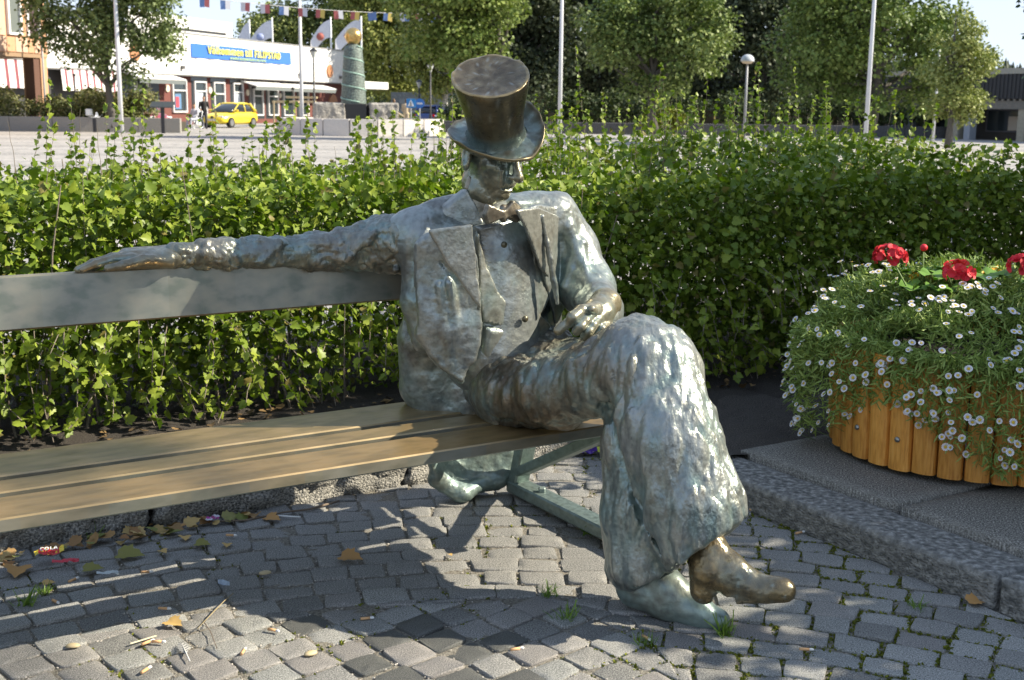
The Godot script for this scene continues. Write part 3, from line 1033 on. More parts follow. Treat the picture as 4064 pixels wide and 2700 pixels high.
	part(figure, "shoe", shoe.mesh(Vector3(0.2, -0.01, -3.45), Vector3(0.75, 0.3, -3.0), 0.0055, base, patina.bind(Color(0.26, 0.31, 0.27), 0.55, 0.0)), bronze(0.45, 0.4, 1.5, 7))
	var boot := Clay.new(33, 0.0025, 14.0, 0.001, 40.0)

	boot.chain([Vector3(0.530, 0.292, -3.140), Vector3(0.532, 0.234, -3.120), Vector3(0.540, 0.188, -3.100)], [0.038, 0.041, 0.045], 0.03)
	boot.chain([Vector3(0.540, 0.188, -3.100), Vector3(0.600, 0.172, -3.080), Vector3(0.660, 0.152, -3.055), Vector3(0.715, 0.155, -3.035)], [0.045, 0.041, 0.031, 0.029], 0.035)
	boot.chain([Vector3(0.553, 0.242, -3.120), Vector3(0.599, 0.196, -3.080), Vector3(0.649, 0.165, -3.060)], [0.032, 0.029, 0.025], 0.03)
	boot.chain([Vector3(0.706, 0.157, -3.035), Vector3(0.727, 0.157, -3.030)], [0.031, 0.029], 0.03)
	boot.chain([Vector3(0.522, 0.195, -3.120), Vector3(0.526, 0.126, -3.100)], [0.037, 0.037], 0.012)
	boot.chain([Vector3(0.601, 0.129, -3.070), Vector3(0.719, 0.143, -3.030)], [0.028, 0.019], 0.012)
	var sole := Basis(Vector3(0.918, 0.229, 0.323), Vector3(-0.216, 0.973, -0.076), Vector3(-0.332, 0.000, 0.943))
	boot.block(Vector3(0.600, 0.099, -3.060) - sole.y * 0.1, sole, Vector3(0.35, 0.1, 0.2), 0.002, 0.006, true)
	boot.block(Vector3(0.581, 0.098, -3.070), sole, Vector3(0.03, 0.026, 0.2), 0.004, 0.006, true)
	part(figure, "boot", boot.mesh(Vector3(0.36, 0.02, -3.35), Vector3(0.88, 0.46, -2.85), 0.0045, base, patina.bind(Color(0.24, 0.18, 0.09), 0.08, 0.2)), bronze(0.32, 0.62, 1.2, 8))

	# tail coat
	var coat := Clay.new(41, 0.006, 8.0, 0.0016, 24.0)
	coat.cap(Vector3(-0.237, 0.701, -3.830), Vector3(-0.223, 0.925, -3.827), 0.114, 0.119, 0.03)
	coat.cap(Vector3(0.029, 0.668, -4.031), Vector3(0.025, 0.961, -4.029), 0.139, 0.137, 0.05)
	coat.cap(Vector3(-0.222, 0.942, -3.804), Vector3(0.075, 0.966, -3.989), 0.121, 0.133, 0.05)
	coat.cap(Vector3(-0.219, 0.988, -3.758), Vector3(0.094, 1.027, -3.954), 0.092, 0.101, 0.05)
	coat.chain([Vector3(-0.108, 1.062, -3.851), Vector3(-0.207, 1.025, -3.789), Vector3(-0.291, 1.010, -3.737)], [0.088, 0.093, 0.093], 0.04)
	coat.chain([Vector3(-0.046, 1.061, -3.866), Vector3(0.065, 1.052, -3.912), Vector3(0.120, 1.060, -3.900)], [0.073, 0.083, 0.077], 0.03)
	coat.cap(Vector3(0.002, 1.093, -3.849), Vector3(0.140, 1.105, -3.900), 0.036, 0.028, 0.02)
	coat.cap(Vector3(0.145, 1.102, -3.903), Vector3(0.191, 0.973, -3.944), 0.029, 0.045, 0.02)
	coat.cap(Vector3(-0.298, 1.002, -3.744), Vector3(-0.381, 0.991, -3.763), 0.087, 0.072, 0.03)
	coat.chain([Vector3(0.143, 1.057, -3.937), Vector3(0.192, 0.944, -3.944), Vector3(0.238, 0.833, -3.879), Vector3(0.274, 0.790, -3.736)], [0.075, 0.083, 0.086, 0.070], 0.03)
	coat.chain([Vector3(0.274, 0.790, -3.736), Vector3(0.271, 0.775, -3.640)], [0.067, 0.059], 0.02)
	coat.cap(Vector3(0.294, 0.765, -3.702), Vector3(0.304, 0.734, -3.684), 0.043, 0.030, 0.02)
	coat.cap(Vector3(0.161, 1.090, -3.878), Vector3(0.225, 0.876, -3.823), 0.017, 0.015, 0.02)
	coat.cap(Vector3(0.205, 0.980, -3.881), Vector3(0.254, 0.822, -3.724), 0.015, 0.013, 0.02)
	coat.cap(Vector3(0.177, 0.901, -3.840), Vector3(0.258, 0.852, -3.749), 0.013, 0.012, 0.02)
	coat.cap(Vector3(0.227, 0.924, -3.884), Vector3(0.288, 0.809, -3.721), 0.012, 0.013, 0.02)
	coat.panel(Transform3D(Basis(BU, Vector3.UP, BN), Vector3(-0.067, 0.851, -3.598)), [Vector2(-0.198, 0.155), Vector2(-0.167, 0.188), Vector2(-0.062, 0.202), Vector2(-0.038, 0.105), Vector2(-0.028, -0.025), Vector2(-0.024, -0.094), Vector2(-0.041, -0.186), Vector2(-0.081, -0.265), Vector2(-0.142, -0.217), Vector2(-0.175, -0.164), Vector2(-0.197, -0.118)], 0.013, 0.006, [0.0, 0.25, -0.02, -1.4, 0.0, 0.006, 18.0, 26.0], 0.012)
	coat.panel(Transform3D(Basis(BU, Vector3.UP, BN), Vector3(-0.066, 0.854, -3.577)), [Vector2(0.083, 0.247), Vector2(0.194, 0.261), Vector2(0.340, 0.236), Vector2(0.346, 0.124), Vector2(0.418, 0.042), Vector2(0.488, -0.054), Vector2(0.400, -0.101), Vector2(0.333, -0.144), Vector2(0.279, -0.055), Vector2(0.214, 0.062), Vector2(0.130, 0.187)], 0.01, 0.005, [0.01, -0.05, 0.0, -1.2, 0.0, 0.006, 22.0, 20.0], 0.01)
	coat.chain([Vector3(-0.283, 0.995, -3.683), Vector3(-0.283, 0.822, -3.683), Vector3(-0.262, 0.707, -3.684)], [0.053, 0.054, 0.055], 0.04)
	coat.cap(Vector3(-0.187, 0.894, -3.560), Vector3(-0.153, 0.694, -3.581), 0.010, 0.008, 0.018)
	coat.cap(Vector3(-0.218, 0.880, -3.564), Vector3(-0.182, 0.642, -3.575), 0.009, 0.009, 0.018)
	coat.cap(Vector3(-0.131, 0.774, -3.584), Vector3(-0.156, 0.628, -3.580), 0.008, 0.008, 0.018)
	coat.cap(Vector3(0.105, 0.997, -3.707), Vector3(0.140, 0.807, -3.723), 0.010, 0.008, 0.018)
	coat.cap(Vector3(0.088, 1.078, -3.696), Vector3(0.117, 0.943, -3.715), 0.009, 0.008, 0.018)
	coat.cap(Vector3(-0.320, 0.916, -3.677), Vector3(-0.308, 0.727, -3.685), 0.012, 0.012, 0.018)
	coat.cap(Vector3(0.217, 0.983, -3.854), Vector3(0.163, 0.848, -3.820), 0.015, 0.012, 0.018)
	coat.cap(Vector3(0.263, 0.881, -3.789), Vector3(0.202, 0.817, -3.750), 0.013, 0.012, 0.018)
	coat.cap(Vector3(0.174, 1.038, -3.851), Vector3(0.227, 0.924, -3.884), 0.015, 0.014, 0.018)
	coat.cap(Vector3(-0.267, 0.986, -3.592), Vector3(-0.230, 0.690, -3.598), 0.013, 0.013, 0.02)
	coat.cap(Vector3(-0.230, 0.690, -3.598), Vector3(-0.155, 0.584, -3.621), 0.013, 0.012, 0.02)
	coat.panel(Transform3D(Basis(BU, Vector3.UP, BN), Vector3(-0.069, 0.827, -3.757)), [Vector2(0.084, 0.291), Vector2(0.112, 0.290), Vector2(0.289, 0.297), Vector2(0.285, 0.230), Vector2(0.102, 0.239)], 0.03, 0.012, [0.0, -0.15, 0.0, 0.0], 0.03)
	coat.cap(Vector3(-0.260, 1.041, -3.567), Vector3(-0.208, 0.955, -3.529), 0.007, 0.007, 0.006, true)
	coat.cap(Vector3(-0.210, 0.950, -3.569), Vector3(-0.153, 0.873, -3.563), 0.007, 0.007, 0.006, true)
	coat.cap(Vector3(-0.155, 0.867, -3.604), Vector3(-0.108, 0.807, -3.592), 0.007, 0.008, 0.006, true)
	coat.cap(Vector3(0.157, 1.045, -3.769), Vector3(0.176, 0.820, -3.734), 0.010, 0.010, 0.008, true)
	coat.chain([Vector3(-0.284, 0.662, -3.812), Vector3(-0.266, 0.526, -3.847), Vector3(-0.239, 0.450, -3.864)], [0.082, 0.093, 0.097], 0.03)
	coat.chain([Vector3(-0.168, 0.570, -3.849), Vector3(-0.138, 0.473, -3.832)], [0.097, 0.091], 0.04)
	var lapel := Clay.new(49, 0.0025, 9.0, 0.0006, 30.0)
	lapel.panel(Transform3D(Basis(BU, Vector3.UP, BN), Vector3(-0.066, 0.857, -3.560)), [Vector2(-0.170, 0.193), Vector2(-0.055, 0.209), Vector2(-0.035, 0.022), Vector2(-0.029, -0.043), Vector2(-0.076, 0.022), Vector2(-0.126, 0.100)], 0.008, 0.003, [0.0, 0.2, -0.02, -1.3], 0.003)
	lapel.panel(Transform3D(Basis(BU, Vector3.UP, BN), Vector3(-0.066, 0.859, -3.549)), [Vector2(0.086, 0.247), Vector2(0.192, 0.249), Vector2(0.323, 0.208), Vector2(0.320, 0.126), Vector2(0.256, 0.026), Vector2(0.207, 0.062), Vector2(0.133, 0.185)], 0.008, 0.003, [0.01, -0.05, 0.0, -1.2], 0.003)
	lapel.panel(Transform3D(Basis(BU, Vector3.UP, BN), Vector3(-0.069, 0.830, -3.734)), [Vector2(-0.155, 0.216), Vector2(-0.139, 0.274), Vector2(-0.077, 0.330), Vector2(-0.050, 0.272), Vector2(-0.029, 0.221), Vector2(-0.066, 0.211)], 0.022, 0.01, [0.02, 0.35, -0.05, -1.0], 0.02)
	part(figure, "lapel", lapel.mesh(Vector3(-0.35, 0.8, -4.0), Vector3(0.3, 1.2, -3.4), 0.005, base, patina.bind(Color(0.33, 0.345, 0.33), 0.2, 0.0)), cloth)

	var sleeve := Clay.new(47, 0.009, 13.0, 0.006, 24.0)
	sleeve.chain([Vector3(-0.298, 1.002, -3.744), Vector3(-0.407, 0.991, -3.758), Vector3(-0.513, 0.968, -3.740), Vector3(-0.615, 0.962, -3.711), Vector3(-0.760, 0.966, -3.638), Vector3(-0.851, 0.969, -3.581), Vector3(-0.904, 0.969, -3.548)], [0.093, 0.074, 0.061, 0.053, 0.046, 0.044, 0.044], 0.03)
	sleeve.chain([Vector3(-0.328, 0.944, -3.773), Vector3(-0.435, 0.941, -3.764), Vector3(-0.566, 0.928, -3.730)], [0.061, 0.042, 0.026], 0.03)
	sleeve.cap(Vector3(-0.337, 1.054, -3.731), Vector3(-0.299, 0.892, -3.661), 0.021, 0.015, 0.02)
	sleeve.cap(Vector3(-0.371, 1.042, -3.734), Vector3(-0.359, 0.913, -3.695), 0.018, 0.013, 0.02)
	sleeve.cap(Vector3(-0.406, 1.041, -3.748), Vector3(-0.445, 0.934, -3.735), 0.019, 0.015, 0.02)
	sleeve.cap(Vector3(-0.422, 1.027, -3.678), Vector3(-0.504, 0.941, -3.674), 0.013, 0.011, 0.02)
	sleeve.cap(Vector3(-0.546, 0.991, -3.695), Vector3(-0.644, 0.962, -3.646), 0.011, 0.010, 0.02)
	sleeve.cap(Vector3(-0.706, 0.996, -3.631), Vector3(-0.751, 0.942, -3.591), 0.011, 0.011, 0.02)
	sleeve.cap(Vector3(-0.759, 1.000, -3.639), Vector3(-0.787, 0.949, -3.580), 0.011, 0.009, 0.02)
	sleeve.cap(Vector3(-0.849, 1.007, -3.577), Vector3(-0.865, 0.954, -3.531), 0.011, 0.010, 0.02)
	sleeve.cap(Vector3(-0.472, 1.030, -3.742), Vector3(-0.492, 0.937, -3.705), 0.018, 0.012, 0.02)
	sleeve.cap(Vector3(-0.538, 1.007, -3.736), Vector3(-0.585, 0.928, -3.683), 0.014, 0.011, 0.02)
	sleeve.cap(Vector3(-0.603, 1.001, -3.719), Vector3(-0.648, 0.927, -3.667), 0.011, 0.011, 0.02)
	sleeve.cap(Vector3(-0.701, 0.996, -3.675), Vector3(-0.732, 0.931, -3.626), 0.011, 0.011, 0.02)
	sleeve.cap(Vector3(-0.805, 1.002, -3.610), Vector3(-0.818, 0.934, -3.573), 0.009, 0.009, 0.02)
	sleeve.cap(Vector3(-0.909, 0.970, -3.545), Vector3(-0.913, 0.970, -3.543), 0.044, 0.044, 0.006)
	sleeve.cap(Vector3(-0.933, 0.970, -3.530), Vector3(-0.974, 0.969, -3.505), 0.040, 0.039, 0.003)
	part(figure, "sleeve", sleeve.mesh(Vector3(-1.0, 0.85, -4.0), Vector3(-0.05, 1.14, -3.25), 0.0062, base, patina.bind(Color(0.22, 0.215, 0.185), 0.22, 0.03)), rough_cloth)

	part(figure, "tail_coat", coat.mesh(Vector3(-1.0, 0.44, -4.2), Vector3(0.42, 1.22, -3.2), 0.0062, base, patina.bind(Color(0.32, 0.34, 0.325), 0.26, 0.0)), cloth)
	var tail := Clay.new(44, 0.006, 9.0, 0.003, 20.0)

	tail.panel(Transform3D(Basis(BU, Vector3.UP, BN), Vector3(-0.130, 0.119, -4.286)), [Vector2(-0.224, 0.167), Vector2(-0.222, 0.060), Vector2(-0.188, -0.023), Vector2(-0.121, -0.087), Vector2(-0.065, -0.111), Vector2(0.022, -0.101), Vector2(0.088, -0.075), Vector2(0.150, -0.015), Vector2(0.200, 0.088), Vector2(0.169, 0.135)], 0.022, 0.012, [0.0, 0.1, -0.15, 1.5, 0.0, 0.008, 22.0, 10.0], 0.01)
	tail.cap(Vector3(-0.269, 0.093, -4.163), Vector3(-0.178, 0.040, -4.191), 0.025, 0.029, 0.04)
	tail.cap(Vector3(-0.178, 0.040, -4.191), Vector3(-0.042, 0.060, -4.288), 0.029, 0.026, 0.04)
	part(figure, "coat_tail", tail.mesh(Vector3(-0.5, -0.02, -4.75), Vector3(0.35, 0.5, -3.9), 0.009, base, patina.bind(Color(0.2, 0.25, 0.22), 0.5, 0.0)), bronze(0.48, 0.4, 2.0, 7))
	# waistcoat, bow tie, buttons
	var vest := Clay.new(51, 0.003, 14.0)

	vest.panel(Transform3D(Basis(BU, Vector3.UP, BN), Vector3(-0.067, 0.847, -3.627)), [Vector2(-0.048, 0.211), Vector2(-0.019, 0.092), Vector2(0.018, 0.015), Vector2(0.086, -0.063), Vector2(0.090, -0.090), Vector2(0.046, -0.099), Vector2(-0.026, -0.080), Vector2(-0.037, -0.024), Vector2(-0.042, 0.107)], 0.012, 0.003, [0.0, 0.05, -0.02, -1.2], 0.004)
	vest.panel(Transform3D(Basis(BU, Vector3.UP, BN), Vector3(-0.067, 0.847, -3.627)), [Vector2(0.125, 0.203), Vector2(0.140, 0.165), Vector2(0.165, 0.105), Vector2(0.169, 0.001), Vector2(0.124, -0.041), Vector2(0.097, -0.086), Vector2(0.146, -0.087), Vector2(0.210, -0.081), Vector2(0.248, -0.040), Vector2(0.199, 0.065)], 0.012, 0.003, [0.0, 0.05, -0.02, -1.2], 0.004)
	vest.panel(Transform3D(Basis(BU, Vector3.UP, BN), Vector3(-0.067, 0.849, -3.613)), [Vector2(0.102, -0.079), Vector2(0.200, -0.077), Vector2(0.270, -0.130), Vector2(0.215, -0.172), Vector2(0.176, -0.158), Vector2(0.134, -0.116)], 0.009, 0.006, [0.0, 0.05, 0.1, -1.0], 0.004)
	vest.panel(Transform3D(Basis(BU, Vector3.UP, BN), Vector3(-0.068, 0.843, -3.650)), [Vector2(-0.028, -0.093), Vector2(0.087, -0.103), Vector2(0.177, -0.155), Vector2(0.204, -0.260), Vector2(0.111, -0.273), Vector2(-0.020, -0.229), Vector2(-0.036, -0.158)], 0.03, 0.02, [0.02, 0.05, 0.12, -1.2], 0.02)
	part(figure, "waistcoat", vest.mesh(Vector3(-0.3, 0.55, -3.95), Vector3(0.3, 1.1, -3.4), 0.006, base, patina.bind(Color(0.4, 0.4, 0.35), 0.3, 0.06)), cloth)
	var bow := Clay.new(55, 0.002, 25.0)

	bow.panel(Transform3D(Basis(BU, Vector3.UP, BN), Vector3(-0.067, 0.845, -3.635)), [Vector2(-0.031, 0.278), Vector2(0.027, 0.255), Vector2(0.035, 0.236), Vector2(-0.030, 0.216), Vector2(-0.041, 0.246)], 0.012, 0.006, [0.0, 0.0, 0.1, 0.0], 0.004)
	bow.panel(Transform3D(Basis(BU, Vector3.UP, BN), Vector3(-0.067, 0.845, -3.635)), [Vector2(0.026, 0.255), Vector2(0.059, 0.285), Vector2(0.090, 0.268), Vector2(0.097, 0.223), Vector2(0.078, 0.216), Vector2(0.034, 0.236)], 0.012, 0.006, [0.0, -0.1, 0.1, 0.0], 0.004)
	bow.cap(Vector3(-0.031, 1.107, -3.640), Vector3(-0.030, 1.076, -3.634), 0.012, 0.012, 0.006)
	bow.panel(Transform3D(Basis(BU, Vector3.UP, BN), Vector3(-0.068, 0.836, -3.693)), [Vector2(-0.047, 0.368), Vector2(-0.016, 0.327), Vector2(0.013, 0.277), Vector2(-0.006, 0.211), Vector2(-0.031, 0.248), Vector2(-0.056, 0.324)], 0.008, 0.005, [0.0, 0.5, -0.1, 0.0], 0.004)
	part(figure, "bow_tie", bow.mesh(Vector3(-0.25, 0.95, -3.85), Vector3(0.12, 1.3, -3.4), 0.0042, base, patina.bind(Color(0.2, 0.17, 0.13), 0.1, 0.05)), cloth)

	part(figure, "button", button_mesh(), skin, Vector3(-0.028, 0.994, -3.667) - base)
	part(figure, "button", button_mesh(), skin, Vector3(-0.001, 0.886, -3.685) - base)
	part(figure, "button", button_mesh(), skin, Vector3(0.039, 0.769, -3.658) - base)
	# the top hat
	var hat := hat_mesh()
	var crown := part(figure, "top_hat", hat[0], bronze(0.34, 0.6, 0.6, 9))
	crown.transform = Transform3D(Basis(Vector3(0.711, 0.443, -0.545), Vector3(-0.085, 0.824, 0.560), Vector3(0.698, -0.352, 0.624)), Vector3(-0.054, 1.320, -3.698) - base)
	part(crown, "brim", hat[1], bronze(0.38, 0.55, 1.0, 10))

func button_mesh() -> ArrayMesh:
	var mb := MB.new()
	mb.smooth()
	mb.color(Color(0.16, 0.14, 0.09))
	mb.lathe([Vector2(0.010, 0), Vector2(0.011, 0.004), Vector2(0.008, 0.008), Vector2(0.0, 0.009)], 12, Transform3D(Basis(BU, BN, -Vector3.UP), -BN * 0.002))
	return mb.done()

func hat_mesh() -> Array:
	# crown: flares upwards from the band; its flat top is slightly dished and worn
	var out := []
	for which in 2:
		var st := SurfaceTool.new()
		st.begin(Mesh.PRIMITIVE_TRIANGLES)
		var prof := []
		if which == 0:
			prof = [[0.0, 0.2050], [0.012, 0.2050], [0.024, 0.2051], [0.036, 0.2053], [0.048, 0.2055], [0.06, 0.2058], [0.072, 0.2063], [0.085, 0.2070], [0.1000, 0.2090], [0.1065, 0.2100], [0.1100, 0.2085], [0.1112, 0.2050], [0.1095, 0.19], [0.103, 0.16], [0.0965, 0.13], [0.0905, 0.10], [0.0860, 0.07], [0.0835, 0.045], [0.083, 0.025], [0.086, 0.010], [0.094, 0.000]]
		else:
			prof = [[0.078, 0.004], [0.09, 0.003], [0.1, 0.002], [0.114, 0.003], [0.128, 0.006], [0.139, 0.012], [0.1445, 0.016], [0.146, 0.012], [0.1435, 0.004], [0.130, -0.004], [0.112, -0.008], [0.09, -0.009], [0.07, -0.009]]
		var n := 72
		for i in prof.size():
			for k in n:
				var a := TAU * k / n
				var r: float = prof[i][0]
				var y: float = prof[i][1]
				var w := grain.get_noise_3d(cos(a) * r * 18.0 + which * 9.0, sin(a) * r * 18.0, y * 5.0)
				r *= 1.0 + 0.02 * w
				y += 0.006 * w * (1.0 if which == 1 or i > 8 else 0.0)
				if which == 1:
					# sides roll up, front and back dip
					var out_ := clampf((r - 0.085) / 0.06, 0.0, 1.2)
					y += out_ * out_ * (0.035 * absf(cos(a)) - 0.022 * absf(sin(a)))
					r *= 1.0 - 0.03 * out_ * absf(cos(a))
				var p := Vector3(r * cos(a) * 0.98, y, r * sin(a) * 1.06)
				var c := Color(0.115, 0.105, 0.072)
				var n1 := grain.get_noise_3dv(p * 22.0)
				var n2 := grain.get_noise_3dv(p * 60.0)
				c = c.lerp(Color(0.2, 0.165, 0.1), clampf(0.5 + n1, 0.0, 1.0) * 0.6)
				if which == 0 and i < 9: c = Color(0.135, 0.1, 0.055).lerp(Color(0.25, 0.2, 0.125), clampf(0.4 + 1.5 * n1, 0.0, 1.0))
				if which == 0 and i in [9, 10]: c = Color(0.4, 0.3, 0.15)
				if which == 0 and i > 17: c = c.lerp(Color(0.2, 0.28, 0.26), 0.6)
				if which == 1 and i < 5: c = c.lerp(Color(0.24, 0.32, 0.30), clampf(0.55 + n1, 0.0, 0.9))
				if which == 1 and i in [6, 7]: c = c.lerp(Color(0.42, 0.33, 0.17), 0.6)
				c = c.lerp(Color(0.45, 0.48, 0.45), clampf((n2 - 0.35) * 2.5, 0.0, 0.6))
				st.set_color(c)
				st.set_uv(Vector2.ZERO)
				st.add_vertex(p)
		for i in prof.size() - 1:
			for k in n:
				var k2 := (k + 1) % n
				var q := [i * n + k, i * n + k2, (i + 1) * n + k2, (i + 1) * n + k]
				# profiles run from the top outwards and down
				for t in [q[0], q[1], q[2], q[0], q[2], q[3]]: st.add_index(t)
		st.generate_normals()
		out.append(st.commit())
	return out


# ---------------------------------------------------------------- leaves
func leaf_currant() -> ArrayMesh:
	# three lobes with teeth, folded a little along the midrib; stalk end at the origin, pointing along +z
	var half := [Vector2(0.0, 0.0), Vector2(0.22, -0.08), Vector2(0.46, 0.12), Vector2(0.40, 0.26), Vector2(0.52, 0.42), Vector2(0.30, 0.50), Vector2(0.27, 0.72), Vector2(0.12, 0.82), Vector2(0.0, 1.02)]
	var mb := MB.new()
	mb.smooth()
	for s in [-1.0, 1.0]:
		for i in range(1, half.size() - 1):
			var p := []
			for q: Vector2 in [Vector2(0, 0.35), half[i], half[i + 1]]:
				p.append(Vector3(q.x * s, absf(q.x) * 0.28 - 0.25 * q.y * q.y * 0.5, q.y))
			if s > 0: mb.tri(p[0], p[2], p[1])
			else: mb.tri(p[0], p[1], p[2])
		var a := Vector3(0, 0, 0)
		var b := Vector3(0.22 * s, 0.05, -0.08)
		var c := Vector3(0, -0.015, 0.35)
		if s > 0: mb.tri(a, c, b)
		else: mb.tri(a, b, c)
	return mb.done()

func leaf_card(bend := 0.25, width := 0.42) -> ArrayMesh:
	var mb := MB.new()
	mb.smooth()
	var z := [0.0, 0.3, 0.72, 1.0]
	var w := [0.06, width, width * 0.8, 0.02]
	for i in 3:
		for s in [-1.0, 1.0]:
			var a := Vector3(0, -bend * z[i] * z[i], z[i])
			var b := Vector3(0, -bend * z[i + 1] * z[i + 1], z[i + 1])
			var c := Vector3(s * w[i], a.y + 0.2 * w[i], z[i])
			var d := Vector3(s * w[i + 1], b.y + 0.2 * w[i + 1], z[i + 1])
			if s > 0: mb.quad(a, b, d, c)
			else: mb.quad(a, c, d, b)
	return mb.done()

func leaf_basis(toward: Vector3, up: Vector3, size: float) -> Basis:
	var z := toward.normalized()
	var x := up.cross(z)
	if x.length() < 0.01: x = Vector3.RIGHT
	x = x.normalized()
	return Basis(x * size, z.cross(x) * size, z * size)

func rand_dir() -> Vector3:
	var v := Vector3(rng.randfn(), rng.randfn(), rng.randfn())
	return v.normalized() if v.length() > 0.01 else Vector3.UP

# ---------------------------------------------------------------- the hedge behind the bench
func hedge() -> void:
	var root := thing("hedge", "leafy currant hedge with tall loose shoots, running behind the bronze bench", "hedge", bench_at(1.0, -2.6))
	rng.seed = 77
	var leaf := leaf_currant()
	var lm := leafy(0.42, Color(0.6, 0.7, 0.2))
	var xfs := []
	var cols := []
	var clump := FastNoiseLite.new()
	clump.frequency = 2.4
	clump.seed = 4
	var fine := FastNoiseLite.new()
	fine.frequency = 7.0
	var stems := MB.new()
	stems.smooth()
	var front := func(s: float, y: float) -> float:
		var f := -1.98 + 0.5 * smoothstep(1.4, 2.8, s)
		return f + 0.10 * sin(clampf((y - 0.25) / 0.8, 0.0, 1.0) * PI) + 0.09 * clump.get_noise_2d(s * 1.3, y * 1.3 + 30.0)
	var top := func(s: float, t: float) -> float:
		return 1.10 + 0.15 * smoothstep(1.5, 4.0, s) + 0.10 * clump.get_noise_2d(s * 1.5, t * 1.5) - 0.05 * smoothstep(-2.6, -1.9, t)
	var put_leaf := func(p: Vector3, out_: Vector3, size: float, tone: float) -> void:
		var dir := (out_ * 0.4 + rand_dir() * 0.95).normalized()
		xfs.append(Transform3D(leaf_basis(dir, (Vector3.UP * 0.7 + rand_dir() * 0.8 + out_ * 0.35).normalized(), size), p - root.position))
		var k := rng.randf()
		var c := Color(0.105, 0.165, 0.017).lerp(Color(0.29, 0.345, 0.05), clampf(k * k + tone, 0.0, 1.0))
		if rng.randf() < 0.03: c = Color(0.2, 0.17, 0.05)
		cols.append(c)
	var n := 0
	while n < 88000:
		var s := rng.randf_range(-2.7, 5.6)
		var depth := absf(rng.randfn(0.0, 0.22))
		if n % 3 == 2: depth = rng.randf_range(0.2, 1.1)
		var on_top := rng.randf() < 0.3
		var t: float
		var y: float
		if on_top:
			t = rng.randf_range(-3.5, -1.95 + 0.5 * smoothstep(1.4, 2.8, s))
			y = top.call(s, t) - depth * 0.8
		else:
			y = 0.12 + 0.95 * pow(rng.randf(), 0.8)
			t = front.call(s, y) - depth
		# thinner low down, where the stems show
		var dens := 0.62 + 0.9 * clump.get_noise_3d(s * 1.5, y * 1.8, t * 1.5) + 0.35 * fine.get_noise_3d(s, y, t)
		dens += smoothstep(0.3, 0.7, y) * 0.5 + 0.12
		if s > 0.9 and s < 1.5 and y < 0.7: dens -= 0.25
		if rng.randf() > dens: continue
		n += 1
		put_leaf.call(bench_at(s, t, y), BN if not on_top else (Vector3.UP * 0.4 + BN * 0.3), rng.randf_range(0.018, 0.04) if rng.randf() < 0.85 else rng.randf_range(0.04, 0.055), 0.0)
	# hanging side shoots in front
	for i in 260:
		var s := rng.randf_range(-2.4, 4.6)
		var y := rng.randf_range(0.2, 0.75)
		var p := bench_at(s, front.call(s, y) - 0.03, y)
		var dir := (BN * 0.8 + rand_dir() * 0.6 + Vector3(0, -0.35, 0)).normalized()
		var pts := [p]
		for k in 6:
			dir = (dir + Vector3(0, -0.16, 0) + rand_dir() * 0.15).normalized()
			p += dir * 0.045
			pts.append(p)
			if p.y < 0.14: break
			put_leaf.call(p, dir + rand_dir() * 0.5, rng.randf_range(0.03, 0.055), 0.2)
			put_leaf.call(p, dir + rand_dir() * 0.9, rng.randf_range(0.025, 0.045), 0.2)
		stems.tube(pts.map(func(q): return q - root.position), pts.map(func(_q): return 0.0022), 4, false)
	# woody stems
	for i in 520:
		var s := rng.randf_range(-2.7, 5.4)
		var t := rng.randf_range(-3.3, -1.98) + 0.42 * smoothstep(1.4, 2.8, s)
		var p := bench_at(s, t, 0.06)
		var lean := Vector3(rng.randfn() * 0.16, 1.0, rng.randfn() * 0.16)
		var h := rng.randf_range(0.5, 1.1)
		var pts := []
		var rad := []
		var r0 := rng.randf_range(0.003, 0.0075)
		for k in 5:
			pts.append(p - root.position)
			rad.append(r0 * (1.0 - 0.17 * k))
			p += (lean + Vector3(rng.randfn() * 0.06, 0, rng.randfn() * 0.06)) * (h / 4.0)
		stems.tube(pts, rad, 5, false)
	# tall shoots above the clipped top
	var shoots := []
	for i in 330: shoots.append([rng.randf_range(-2.4, 5.4), rng.randf_range(-3.45, -2.1), 0.08 + 0.22 * rng.randf() * rng.randf() + 0.06 * rng.randf()])
	for q in [[-1.9, -3.2, 0.3], [-1.86, -2.6, 0.18], [-1.3, -3.1, 0.3], [-1.1, -3.2, 0.44], [-1.0, -2.9, 0.25], [-0.55, -3.1, 0.22], [0.1, -3.2, 0.40], [0.25, -3.0, 0.35], [0.55, -3.1, 0.3], [1.0, -3.2, 0.3], [1.35, -3.1, 0.28], [2.35, -3.2, 0.42], [2.75, -3.1, 0.4], [3.3, -3.2, 0.46], [3.5, -2.9, 0.36], [3.9, -3.2, 0.34], [4.3, -3.0, 0.38], [4.7, -3.2, 0.42], [5.0, -3.1, 0.4]]: shoots.append(q)
	for q in shoots:
		var p := bench_at(q[0], q[1], top.call(q[0], q[1]) - 0.25)
		var h: float = q[2] + 0.25
		var lean := Vector3(rng.randfn() * 0.10, 1.0, rng.randfn() * 0.10)
		var steps := int(h / 0.026)
		var pts := []
		var rad := []
		var turn := rng.randf() * TAU
		var bare := rng.randf() < 0.16
		for k in steps + 1:
			pts.append(p - root.position)
			rad.append(0.0026 * (1.0 - 0.7 * k / steps))
			p += (lean + Vector3(rng.randfn() * 0.07, 0, rng.randfn() * 0.07)) * (h / steps)
			turn += 2.4
			if k > 3 and not bare:
				var size := lerpf(0.05, 0.026, float(k) / steps) * rng.randf_range(0.75, 1.15)
				put_leaf.call(p, Vector3(cos(turn), 0.25, sin(turn)), size, 0.15)
		if not bare:
			for e in 3: put_leaf.call(p, Vector3(cos(turn + e * 2.1), 0.9, sin(turn + e * 2.1)), 0.022, 0.3)
		stems.tube(pts, rad, 4, false)
	many(root, "foliage", leaf, lm, xfs, cols)
